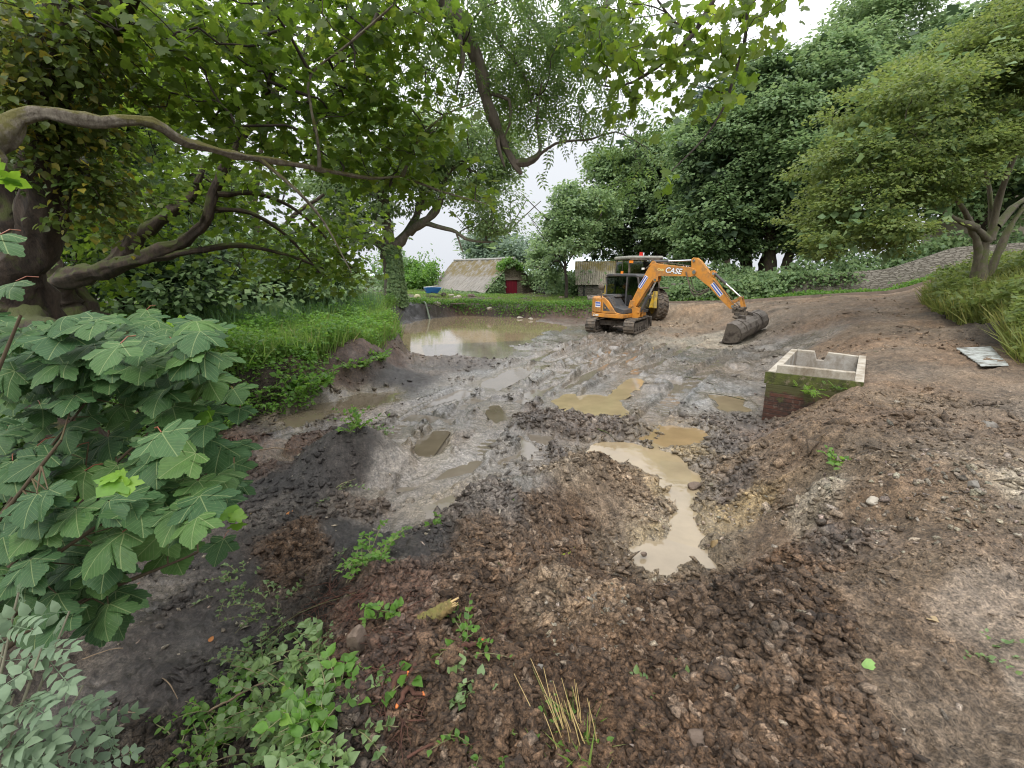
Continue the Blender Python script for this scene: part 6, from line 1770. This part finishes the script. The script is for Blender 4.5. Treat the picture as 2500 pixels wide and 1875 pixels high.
GM = bpy.data.objects["ground"].data.materials[0]
wc = lambda x, y, Z, z: np.clip(Z[..., 4] * 1.2 - .33 - .25 * Z[..., 6] + .9 * fbm(x * 1.5, y * 1.5, 2, 300), 0, 1) * (z > -.02)
cc = lambda c, n, r: c * (.7 + .75 * r.random((n, 1)))
scatter("soil_clods", 190000, 1.0, 10, -48, 52, .003, .028, GM, np.random.default_rng(301), wc, cc, power=4.2, lab="crumbly brown soil clods over the spoil heaps", cat="soil clods")
scatter("mud_lumps", 26000, 5, 26, -35, 45, .008, .036, GM, np.random.default_rng(302), lambda x, y, Z, z: np.clip(Z[..., 4] * .8 - .12 - .15 * Z[..., 6] + 1.2 * fbm(x * .8, y * .8, 3, 303), 0, 1) * (z > .01) * (polyd(x, y, POND) > 1.0), cc, lab="lumps of wet mud strewn over the drained floor", cat="mud lumps", power=3)
scatter("soil_crumbs", 90000, 1.0, 9, -35, 52, .0025, .013, GM, np.random.default_rng(306), lambda x, y, Z, z: np.clip(.18 + .9 * fbm(x * 2, y * 2, 3, 307) + .3 * Z[..., 6], 0, 1) * (Z[..., 3] > .6) * (z > 0), cc, lab="fine soil crumbs over the combed right bank", cat="soil crumbs", power=2)
STM = mottle("small_stones", (.34, .31, .26), (.20, .17, .14), 8, .8, .2, .4, 60, .004)
GSP = [hit(*p) for p in [(2080, 1050), (2170, 1090), (1900, 1090), (1780, 1085), (1720, 1100), (1950, 1010), (2190, 1030), (1350, 1230), (1300, 1330), (1520, 740), (1470, 1150), (1600, 1120)]]
GSP_R = [.7, .6, .35, .3, .25, .45, .55, .25, .3, 1.8, .35, .4]
def wgr(x, y, Z, z):
    w_ = np.full(x.shape, .018)
    for p, rr4 in zip(GSP, GSP_R): w_ = np.maximum(w_, np.exp(-(((x - p.x) ** 2 + (y - p.y) ** 2) / rr4 ** 2)) * .85)
    return w_ * (z > -.02) * (polyd(x, y, POND) > .8)
def gcol(c, n, r): return np.array((.31, .26, .195)) * (.45 + .8 * r.random((n, 1))) * (1 + .04 * r.normal(size=(n, 3)))
scatter("gravel", 52000, 1.1, 20, -45, 52, .0035, .018, GM, np.random.default_rng(304), wgr, gcol, sink=.15, lab="pale gravel and stone chips scattered over the banks", cat="gravel", power=2)


def rock(name, p, dims, mat, label, seed, rz=0, rx=0, cat="rock", sub=3, group=None):
    import bmesh
    rng = random.Random(seed); bm = bmesh.new(); bmesh.ops.create_icosphere(bm, subdivisions=sub, radius=1)
    pl = [(Vector((rng.gauss(0, 1), rng.gauss(0, 1), rng.gauss(0, 1))).normalized(), rng.uniform(.55, .9)) for _ in range(9)]
    for v in bm.verts:
        for nn, d in pl:
            e_ = v.co.dot(nn) - d
            if e_ > 0: v.co -= nn * e_ * .9
        k = 1 + .04 * math.sin(v.co.x * 9 + seed) * math.cos(v.co.y * 8)
        v.co = Vector((v.co.x * dims[0], v.co.y * dims[1], v.co.z * dims[2])) * k
    me = bpy.data.meshes.new(name); bm.to_mesh(me); bm.free(); me.materials.append(mat)
    o = link(bpy.data.objects.new(name, me)); o.location = p; o.rotation_euler = (rx, 0, rz)
    return tag(o, label, cat, group)


RKB = mottle("earthy_rock", (.12, .085, .062), (.19, .145, .11), 9, .8, .2, .7, 26, .012, dirt=(.05, .035, .025), dscale=8)
RKG = mottle("grey_slab", (.15, .14, .12), (.22, .20, .17), 9, .75, .2, .7, 26, .01, dirt=(.06, .045, .035), dscale=8)
RKO = mottle("ochre_rock", (.25, .17, .07), (.14, .10, .05), 8, .7, .2, .7, 26, .01)
RKP = mottle("pale_stone", (.40, .36, .29), (.28, .25, .20), 8, .8, .2, .5, 26, .01)
for (u, v, d, m, lab, rz, rx) in [
    (775, 1395, (.055, .05, .09), RKB, "large brown earthy stone set upright in the root mound", .3, .2), (1110, 1590, (.10, .08, .03), RKG, "flat grey-brown slab lying at the bottom centre", .2, .3),
    (1165, 1455, (.045, .035, .03), RKG, "dark grey faceted stone right of the broken log", 1.0, .2), (1545, 1178, (.07, .055, .045), RKO, "ochre stone beside the near end of the trickle", .5, 0),
    (1520, 1620, (.08, .07, .05), RKB, "rounded brown stone at the bottom edge right of centre", .2, .1), (1640, 1645, (.10, .05, .035), RKG, "dark slab half buried at the bottom edge", .4, .3),
    (1265, 1270, (.03, .03, .02), RKP, "small pale cubic stone on the spoil slope", .9, .2), (1380, 1560, (.045, .03, .03), RKB, "brown stone above the straw tuft", .2, 0),
    (1390, 1200, (.04, .03, .02), RKB, "little dark stone standing in the pale puddle", .6, 0), (1275, 900, (.10, .08, .06), RKB, "muddy lump beside the rounded puddle", .1, 0),
    (2410 / KP, 1045 / KP, (.10, .09, .07), RKG, "weathered stone on the gravel patch at the right", .2, 0), (2130 / KP, 1230 / KP, (.07, .06, .04), RKP, "pale squarish stone on the gravel seam", .5, 0),
    (2100, 1052, (.08, .05, .05), RKG, "grey boulder poking out of the right bank", .9, 0), (1500, 1053, (.10, .08, .06), RKB, "dark clod at the foot of the right bank", .4, 0),
    (1565, 1030, (.11, .09, .07), RKB, "cracked block of earth fallen from the right bank", .9, 0), (1240, 1290, (.028, .022, .02), RKP, "small white stone above the mossy stick", .9, 0),
    (1340, 1445, (.03, .03, .02), RKG, "grey pebble on the spoil slope left of centre", .9, 0), (1060, 1180, (.03, .022, .02), RKP, "pale stone on the near spoil crest", .4, .1),
    (430, 912, (.04, .04, .03), RKP, "white stone on the black mud under the bank", .4, .1)]:
    p = hit(u, v); rock("stone", p + Vector((0, 0, d[2] * .25)), d, m, lab, int(u), rz, rx, "stone")

# ------------------------------------------------------------------ weeds, twigs, logs
def plant(name, u, v, label, cat="plant", seed=0, n=10, L=.3, leaf=.035, mat=None, tpl=None, spread=.9, rise=.55, stemc=None, per=9, group=None, pair=False, z=0):
    r = np.random.default_rng(seed + 1000); p = hit(u, v) if isinstance(u, (int, float)) else Vector(u); p = p + Vector((0, 0, z))
    root = thing(name, p, label, cat, group); paths = []; P = []; D = []; N = []
    for k in range(n):
        a = r.uniform(0, 6.28); d = np.array((math.cos(a) * spread, math.sin(a) * spread, rise * (.5 + r.random()))); d /= np.linalg.norm(d)
        l = L * (.5 + .8 * r.random()); c0 = np.array((r.normal() * .05 * L / .3, r.normal() * .05 * L / .3, -.01)); c1 = c0 + d * l * .55; c2 = c1 + (d + np.array((0, 0, -.55))) * l * .45
        q, ra = smooth_path([c0, c1, c2], [.0035 * L / .3, .0028 * L / .3, .0015 * L / .3], .04); paths.append((q, ra))
        for j in range(per):
            t = .15 + .85 * j / max(1, per - 1); i = min(int(t * (len(q) - 1)), len(q) - 1); P.append(q[i]); s_ = 1 if j % 2 else -1
            side = np.cross(d, (0, 0, 1.)) * s_; D.append(side + d * .5 + r.normal(size=3) * .35 + np.array((0, 0, .1))); N.append(np.array((0, -.15, .9)) + r.normal(size=3) * .4)
    V, F = tubes_np(paths, 5); mesh_np("stems", V, F, stemc or STEMG, root, smooth=True)
    P = np.array(P); tp = tpl or OV
    V, F, Z, U = place_leaves(tp[0], tp[1], P, np.array(N), np.array(D), leaf * (.5 + .8 * r.random(len(P)))); mesh_np("leaves", V, F, mat or LF_WEED, root, sizes=Z)
    return root


STEMG = mottle("green_stem", (.14, .17, .06), (.16, .12, .07), 20, .6, .1, 0)
PALM = tpl_pinnate(2, .30, .55, False, 50)
wd = [(520, 1270, "pulled-up cleavers trailing off the upper left of the root mound", .26, .030, 12, LF_WEED), (600, 1330, "pale trailing weeds on the left flank of the root mound", .28, .032, 12, LF_WEED),
      (700, 1235, "small-leaved weeds crowning the root mound", .22, .028, 12, LF_WEED), (800, 1215, "bright weed tuft at the far end of the root mound", .22, .032, 10, LF_NET),
      (560, 1440, "tangle of bindweed stems halfway down the left flank", .28, .040, 11, LF_WEED), (650, 1500, "broad-leaved weeds left of the big brown stone", .26, .048, 11, LF_WEED),
      (700, 1420, "leafy shoots directly left of the big brown stone", .22, .042, 9, LF_WEED), (480, 1560, "ground ivy patch at the lower left of the mound", .26, .042, 12, LF_NET), (600, 1600, "dense pale weeds at the bottom edge left of centre", .26, .045, 14, LF_WEED),
      (420, 1640, "low green weeds on the bottom edge beside the black mud", .26, .040, 12, LF_NET), (700, 1610, "leafy stems bottom centre-left below the stone", .24, .045, 12, LF_WEED), (740, 1540, "nettle sprig under the big brown stone", .2, .05, 8, LF_NET)]
for i, (u, v, lab, L, lf, n, m) in enumerate(wd): plant("weed_plant", u, v, lab, "weed", i, n + 14, L * 1.25, lf * 1.05, m, per=14, group="uprooted weeds on the root mound")
for i, (u, v, lab, nm, L, lf, n, m) in enumerate([
    (1100, 1085, "single leafy sprig standing on the spoil crest", "leafy_sprig", .16, .06, 4, LF_NET), (965, 1140, "dark green tuft at the left foot of the spoil crest", "weed_tuft", .18, .05, 9, LF_NET),
    (770, 925, "trailing green weed capping the black mound", "hanging_weed", .42, .07, 14, LF_NET), (820, 940, "yellowish weed hanging off the right of the black mound", "hanging_weed", .3, .06, 10, LF_WEED),
    (640, 850, "bushy nettle clump leaning over the brown puddle", "nettle_clump", .75, .12, 20, LF_NET), (700, 830, "grassy clump sliding down the torn bank", "nettle_clump", .6, .10, 16, LF_NET), (770, 800, "green clump on the slumped bank ledge", "nettle_clump", .65, .09, 18, LF_NET), (820, 780, "leafy clump under the grass tip", "nettle_clump", .55, .09, 16, LF_NET),
    (560, 870, "weeds at the bank edge over the black mud", "nettle_clump", .55, .09, 18, LF_NET), (830, 1330, "two-leaved sprig by the broken log", "leafy_sprig", .12, .045, 5, LF_NET), (1000, 1400, "spindly green weed right of the broken log", "leafy_sprig", .22, .035, 9, LF_NET),
    (1430, 1480, "wilted seedling on the right-hand spoil", "leafy_sprig", .14, .04, 5, LF_WEED), (1020, 1330, "small pale leaf pair on the spoil", "leafy_sprig", .08, .035, 3, LF_WEED), (945, 1520, "thin sprig with pale leaves below the log", "leafy_sprig", .18, .045, 5, LF_WEED), (1180, 1400, "faint seedling mid slope", "leafy_sprig", .07, .03, 3, LF_WEED),
    (2110, 1405, "small ferny weed in the dry mud at the right", "leafy_sprig", .16, .03, 8, LF_WEED), (1060, 1620, "ferny weed beside the bottom slab", "fern_weed", .2, .03, 12, LF_NET), (1200, 1610, "fern fronds in the straw tuft", "fern_weed", .22, .03, 12, LF_NET), (1810, 1000, "tiny weed on the ochre bank", "leafy_sprig", .2, .06, 6, LF_NET),
    (1260, 1375, "leaf scrap", "leafy_sprig", .05, .03, 2, LF_WEED)]):
    if lab == "leaf scrap": continue
    plant(nm, u, v, lab, "weed", 50 + i, n, L, lf, m, per=9 if L < .5 else 14, rise=.7)
tk = Vector((TA[0], TA[1], .78))
plant("tank_fern", (tk.x + .8 * .72 - .06, tk.y - .6 * .72 - .10, .68), None, "bright fern on the mossy face of the concrete tank", "fern", 90, 9, .28, .15, LF_YOUNG, tpl=tpl_pinnate(5, .2, .3), per=2) if False else plant("tank_fern", (tk.x + .49, tk.y - .50, .66), None, "bright fern on the mossy face of the concrete tank", "fern", 90, 9, .22, .14, LF_YOUNG, tpl=tpl_pinnate(5, .2, .3), per=3)
plant("tank_weed", (tk.x + .80, tk.y - .68, .78), None, "small weed at the rim of the concrete tank", "weed", 91, 6, .2, .1, LF_NET, tpl=tpl_pinnate(5, .2, .3), per=2)
# straw tuft at the bottom edge
def straw():
    r = np.random.default_rng(4); p = hit(1250, 1640); root = thing("straw_tuft", p, "tuft of dry straw-coloured stalks standing at the bottom edge", "dry grass"); paths = []
    for k in range(26):
        a = np.array((r.normal() * .04, r.normal() * .03, -.02)); h = .14 + .16 * r.random(); d = np.array((-.25 + r.normal() * .18, .25 + r.normal() * .2, 1)) * h
        paths.append(smooth_path([a, a + d * .5, a + d + np.array((-.03 * r.random(), .02, -.01))], [.0028, .0022, .0012], .04))
    V, F = tubes_np(paths, 4); mesh_np("stalks", V, F, mottle("straw", (.50, .38, .16), (.36, .26, .11), 20, .7, .1, 0), root)
    s_ = r.normal(size=(60, 2)) * .07; blades("green_blades", s_, np.zeros(60), .16, .004, .5, GRS, r, root)
straw()


def stick(name, pts, rad, mat, label, cat="stick", wob=.12, n=8, seed=0):
    P = [Vector(p) for p in pts]; q, ra = smooth_path(P, rad, .03, wob, seed); V, F = tubes_np([(q, ra)], n)
    o = mesh_np(name, V - q[0], F, mat, None, smooth=True); o.location = q[0]; return tag(o, label, cat)


def hp(u, v, z=.01): return hit(u, v) + Vector((0, 0, z))


MOSSY = barkmat("mossy_stick_bark", (.22, .26, .04), (.12, .13, .03), (.28, .32, .04), .4, .55, 30)
ROOT = barkmat("red_brown_root", (.12, .05, .03), (.07, .032, .022), None, sc=20)
TWG = barkmat("pale_twig", (.26, .19, .12), (.15, .11, .07), None, sc=20, bump=.2)
stick("mossy_stick", [hp(1140, 1275, .0), hp(1165, 1245, .02), hp(1190, 1222, .03), hp(1225, 1205, .035), hp(1245, 1190, .05)], [.003, .006, .011, .011, .003], MOSSY, "mossy yellow-green stick lying on the spoil slope")
for i, (a, b, rr5, m, lab) in enumerate([((1050, 1215), (1100, 1250), .005, BARK_D, "dark twig above the mossy stick"), ((1620, 870), (1500, 850), .01, BARK_D, "dark stick lying in the mud short of the tank"), ((1470, 815), (1555, 840), .012, BARK_D, "thin branch across the grey mud"),
                                  ((1290, 930), (1330, 955), .012, BARK_D, "stick stuck in the dark heap by the yellow puddle"), ((2050, 1465), (2130, 1490), .004, TWG, "pale curved twig on the dry mud at the right"), ((1900, 1550), (1960, 1600), .004, TWG, "pale straight twig in the right foreground"), ((1830, 1475), (1870, 1520), .003, TWG, "short twig near the green fallen leaf"),
                                  ((230, 1540), (420, 1600), .004, TWG, "long bent twig over the black mud"), ((330, 1465), (395, 1540), .004, TWG, "thin twig rising from the black mud"), ((430, 1560), (690, 1440), .007, TWG, "long brown stem slanting through the weeds"), ((500, 1310), (560, 1235), .003, TWG, "fine stem trailing at the mud edge"), ((560, 1400), (770, 1290), .004, STEMG, "green runner crossing the root mound"),
                                  ((880, 1650), (1080, 1590), .006, ROOT, "dark root along the bottom edge"), ((560, 975), (640, 980), .01, TWG, "litter-strewn stem on the black ledge"), ((700, 1080), (770, 1040), .007, STEMG, "leafy runner across the black mud"), ((180, 1430), (300, 1410), .004, TWG, "pale twig over the left mud")]):
    pa, pb = hp(*a, .02), hp(*b, .03); mid = pa.lerp(pb, .5) + Vector((.02 * math.sin(i), .01, .03 + .01 * (i % 3)))
    stick("twig", [pa, mid, pb], [rr5, rr5 * .8, rr5 * .4], m, lab, "twig", seed=i)
plant("runner_weed", 735, 1062, "leafy bramble runner lying across the black mud", "weed", 201, 5, .35, .05, LF_WEED, rise=.2)
# broken log, orange-ended roots
def log():
    p = hit(925, 1350) + Vector((0, 0, .035)); root = thing("broken_log", p, "splintered yellow-brown log end sticking out of the root mound", "log")
    d = Vector((.12, .03, .055)); a = -d; b = d
    q, ra = smooth_path([a, a.lerp(b, .35), a.lerp(b, .7), b], [.030, .036, .034, .026], .008, .0); rr_ = np.random.default_rng(3); V, F = tubes_np([(q, ra)], 16)
    V = V + rr_.normal(size=V.shape) * .0035; mesh_np("bark_shell", V, F, barkmat("rotten_wood", (.34, .24, .08), (.12, .08, .04), (.16, .15, .04), .5, .62, 26), root)
    m = MB()
    for k in range(14):
        a_ = rr_.uniform(0, 6.28); o = Vector((0, math.cos(a_) * .02, math.sin(a_) * .02)); m.tube([b * .7 + o, b * (1.0 + .25 * rr_.random()) + o * 1.1], [.007, .002], 4)
    m.build("splinters", mottle("fresh_split_wood", (.50, .36, .16), (.36, .24, .10), 20, .7, .1, .3, 60, .003), root)
log()
ORG = mottle("orange_broken_wood", (.62, .18, .03), (.45, .12, .03), 20, .6, .1, 0)
for i, (a, b, c_, lab) in enumerate([((860, 1480), (915, 1520), 1, "thick root with a bright orange broken end below the big stone"), ((850, 1500), (880, 1475), 0, "short root stub with orange tip"), ((1010, 1480), (1025, 1530), 0, "thin root with reddish end right of the weeds"), ((900, 1440), (860, 1545), 0, "dark root hanging down the mound face"), ((960, 1420), (1040, 1400), 1, "orange-tipped root crossing below the log")]):
    pa, pb = hp(*a, .015), hp(*b, .035); d = (pb - pa)
    root = thing("broken_root", pa, lab, "root"); q, ra = smooth_path([Vector(), d * .5 + Vector((0, 0, .015)), d], [.012, .012, .009], .02, .25, i); V, F = tubes_np([(q, ra)], 9); mesh_np("root_bark", V, F, ROOT, root, smooth=True)
    MB().cyl(d - d.normalized() * .004, d + d.normalized() * .012, .0085, 10, None, .005).build("broken_end", ORG, root)
def roots():
    r = np.random.default_rng(8); paths = []
    for k in range(520):
        u, v = r.normal(880, 90), r.normal(1440, 120)
        if k % 3 == 0: u, v = r.normal(740, 60), r.normal(1290, 40)
        if v > 1640 or v < 1200: continue
        paths.append((u, v))
    out = []
    for u, v in paths[:300]:
        p = np.array(hit(u, v)); d = r.normal(size=3) * np.array((.08, .08, .03)); q, ra = smooth_path([p - d, p + np.array((0, 0, .012)), p + d + np.array((0, 0, -.01))], [.0012, .0022, .001], .02, .0); q[1:-1] += r.normal(size=q[1:-1].shape) * .003; out.append((q, ra * r.uniform(.6, 1.6)))
    V, F = tubes_np(out, 4); tag(mesh_np("root_fibres", V, F, ROOT), "mat of fine torn roots over the root mound", "roots", kind="stuff")
roots()

# fallen leaves
def fallen(u, v, size, mat, label, seed, tpl=None):
    r = np.random.default_rng(seed); p = hit(u, v) + Vector((0, 0, .025)); tv, tf = tpl or tpl_ovate(.4)
    V, F, Z, U = place_leaves(tv, tf, np.zeros((1, 3)), np.array([(.1 * r.normal(), -.45, .9)]), r.normal(size=(1, 3)), np.array([size])); o = mesh_np("fallen_leaf", V, F, mat, None, sizes=Z); o.location = p; return tag(o, label, "fallen leaf")
TANL = leafmat("dry_tan_leaf", [(.42, .34, .20), (.36, .26, .14)], .2); ORL = leafmat("orange_fallen_leaf", [(.45, .19, .05), (.4, .15, .04)], .2); GRL = leafmat("fresh_fallen_leaf", [(.25, .42, .12), (.22, .4, .1)], .25)
for a in [(1478, 1328, .07, TANL, "dry tan leaf standing on the dark spoil", 1), (1510, 1325, .035, TANL, "scrap of tan leaf right of the larger dry leaf", 2), (1893, 1450, .075, GRL, "fresh green fallen leaf on the right-hand mud", 3), (455, 1395, .05, ORL, "orange leaf on the black mud", 4), (275, 1640, .035, TANL, "small cream leaf near the bottom left", 5), (625, 1110, .10, ORL, "curled rusty leaf on the black mud", 6), (575, 1112, .11, ORL, "pinkish-brown scrap beside the rusty leaf", 7), (545, 1112, .05, TANL, "pale chip left of the rusty leaves", 8), (2000, 1345, .06, TANL, "pale leaf scrap on the tan patch", 9), (2070, 1100, .05, ORL, "brown leaf by the grey boulder", 10)]: fallen(*a)

# ------------------------------------------------------------------ things on the far bank and right bank
def board():
    c = [atz(2072, 720, 1.42), atz(2148, 716, 1.45), atz(2190, 748, 1.42), atz(2128, 755, 1.36)]
    c = [Vector((p.x, p.y, 0)) for p in c]; ctr = sum(c, Vector()) / 4; gz = (max(ground1(p.x, p.y) for p in c + [ctr]) + ground1(ctr.x, ctr.y)) / 2 + .02
    root = thing("corrugated_board", Vector((ctr.x, ctr.y, gz)), "grey weathered corrugated sheet lying on the right bank", "sheet"); V = []; F = []; n = 48; m = 6
    for j in range(m + 1):
        for i in range(n + 1):
            f, g = i / n, j / m; p = c[0].lerp(c[1], g).lerp(c[3].lerp(c[2], g), f) - ctr; wp = p + ctr; V.append((p.x, p.y, .010 * math.sin(i / n * 2 * math.pi * 12) + .45 * (ground1(wp.x, wp.y) - gz) + .03))
    for j in range(m):
        for i in range(n): k = j * (n + 1) + i; F.append((k, k + 1, k + n + 2, k + n + 1))
    o = mesh_np("sheet", V, F, mottle("weathered_grey_sheet", (.40, .42, .40), (.27, .29, .27), 5, .8, .1, .3, 40, .01, dirt=(.10, .09, .07), dscale=4), root, smooth=True)
    md = o.modifiers.new("t", 'SOLIDIFY'); md.thickness = .012
board()


def barrow():
    p = hit(935, 642); p = Vector((-7.6, 34.5, ground1(-7.6, 34.5))); p = aty(935, 648, 36); p.z = ground1(p.x, p.y)
    r = thing("wheelbarrow", p, "blue wheelbarrow standing on the far bank left of the stone shed", "wheelbarrow", rz=R(20)); BL = plain("blue_tray", (.03, .16, .42), .45)
    V = [(-.45, -.28, .35), (.35, -.22, .35), (.35, .22, .35), (-.45, .28, .35), (-.6, -.38, .75), (.65, -.34, .75), (.65, .34, .75), (-.6, .38, .75)]
    o = MB().add(V, [(0, 1, 2, 3), (0, 1, 5, 4), (1, 2, 6, 5), (2, 3, 7, 6), (3, 0, 4, 7)]).build("tray", BL, r); md = o.modifiers.new("t", 'SOLIDIFY'); md.thickness = .02
    MB().lathe([(.06, -.05), (.16, -.05), (.2, -.03), (.2, .03), (.16, .05), (.06, .05)], 18, Matrix.Translation((.85, 0, .2))).build("wheel", BLACK, r, 0, True)
    for s_ in (-1, 1): MB().tube([(.85, s_ * .08, .2), (.2, s_ * .25, .33), (-.5, s_ * .28, .5), (-1.15, s_ * .3, .62)], .02, 6).build("handle", plain("barrow_frame", (.05, .05, .05)), r); MB().tube([(-.35, s_ * .25, .4), (-.45, s_ * .28, .0)], .018, 6).build("leg", plain("barrow_leg", (.05, .05, .05)), r)
    c = MB().prism([(-.62, .77), (.4, .86), (.4, .88), (-.62, .80)], -.3, .3).build("board_on_top", mottle("pale_board", (.5, .5, .46), (.4, .4, .36)), None); c.matrix_world = Matrix.Translation(r.location) @ Matrix.Rotation(R(20), 4, 'Z'); tag(c, "pale board resting on the blue wheelbarrow", "board"); c.name = "loose_board"
barrow()
p = aty(902, 652, 33); p.z = ground1(p.x, p.y) + .2
o = MB().add(*_sph((0, 0, 0), .24)).build("round_float", mottle("faded_yellow_plastic", (.55, .50, .28), (.45, .40, .22), 5, .5, .1, 0), None, 0, True); o.location = p; tag(o, "faded yellowish round float on the far bank", "float")
def hose():
    pts = [(875, 662, 30.5), (900, 660, 30.5), (945, 665, 30), (985, 663, 29.8), (1000, 661, 29.9)]
    P = [aty(a * 1.0, b, Y) for a, b, Y in [(860, 655, 31), (882, 658, 31), (905, 655, 31), (925, 656, 31)]]
    P = []
    for (zx_, zy_, Y) in [(230, 670, 31), (280, 682, 31), (340, 678, 31.2), (400, 672, 31.2), (450, 675, 31), (500, 695, 30.6), (535, 730, 30), (560, 770, 29.4), (590, 815, 28.6), (628, 842, 27.8)]:
        q = aty((880 + zx_ * .27125) / KP, (560 + zy_ * .27125) / KP, Y); q.z = max(q.z, ground1(q.x, q.y) + .05); P.append(q)
    P[-1].z = -.12
    stick("hose", P, [.055] * len(P), mottle("green_hose", (.20, .24, .17), (.14, .17, .12), 8, .5, .1, 0), "green suction hose running down the far bank into the pond", "hose", 0, 10)
    P = []
    for (zx_, zy_, Y) in [(300, 665, 31.8), (350, 650, 32), (390, 630, 32.2), (440, 625, 32.4), (500, 640, 32.6)]:
        q = aty((880 + zx_ * .27125) / KP, (560 + zy_ * .27125) / KP, Y); q.z = ground1(q.x, q.y) + .06; P.append(q)
    stick("hose", P, [.05] * len(P), mottle("pale_hose", (.34, .38, .32), (.24, .28, .22), 8, .5, .1, 0), "second pale hose loop lying on the far bank grass", "hose", 0, 10)
hose()
for i, (a, b, Y, lab) in enumerate([((810, 690), (940, 662), 30.0, "weathered plank overhanging the far bank"), ((480, 690), (565, 688), 30.2, "dark plank on the edge behind the hose"), ((1090, 640), (1230, 655), 31, "muddy plank on the heap before the shed")]):
    pa = aty((880 + a[0] * .27125) / KP, (560 + a[1] * .27125) / KP, Y); pb = aty((880 + b[0] * .27125) / KP, (560 + b[1] * .27125) / KP, Y + .3)
    g = max(ground1(pa.x, pa.y), ground1(pb.x, pb.y)) + .06; pa.z = g; pb.z = g + .05; d = pb - pa; L_ = d.length
    o = MB().box((L_ / 2, 0, 0), (L_, .25, .05)).build("plank", mottle("plank_wood", (.20, .16, .11), (.12, .095, .07), 6, .85, .1, .4, 30, .01), None, .005); o.location = pa; o.rotation_euler = (0, 0, math.atan2(d.y, d.x)); tag(o, lab, "plank")
for i, (zx_, zy_, Y, s_, lab) in enumerate([(820, 595, 37, .28, "pale stone at the left of the rubble heap"), (880, 610, 36.5, .3, "cream boulder on the rubble heap"), (850, 625, 36.2, .22, "small yellowish stone on the rubble heap"), (690, 740, 29.4, .26, "stone sticking out of the far bank face"), (1435, 800, 28, .2, "white stone at the foot of the far bank"), (1530, 820, 27.2, .18, "pale stone near the pond's right end"), (1000, 600, 36, .35, "brown earth lump on the rubble heap"), (1160, 715, 29.0, .2, "pale stone in the red bank face"), (1810, 620, 34, .35, "grey-green trough before the outbuilding")]):
    q = aty((880 + zx_ * .27125) / KP, (560 + zy_ * .27125) / KP, Y); q.z = max(ground1(q.x, q.y), min(q.z, ground1(q.x, q.y) + .6)); rock("stone", q, (s_, s_ * .8, s_ * .6), RKP if i not in (6, 8) else RKB, lab if i != 8 else "mossy block in the grass before the outbuilding", 400 + i, cat="stone", sub=2)
for i, (u, v, lab) in enumerate([(1440, 1045, "x")]): pass
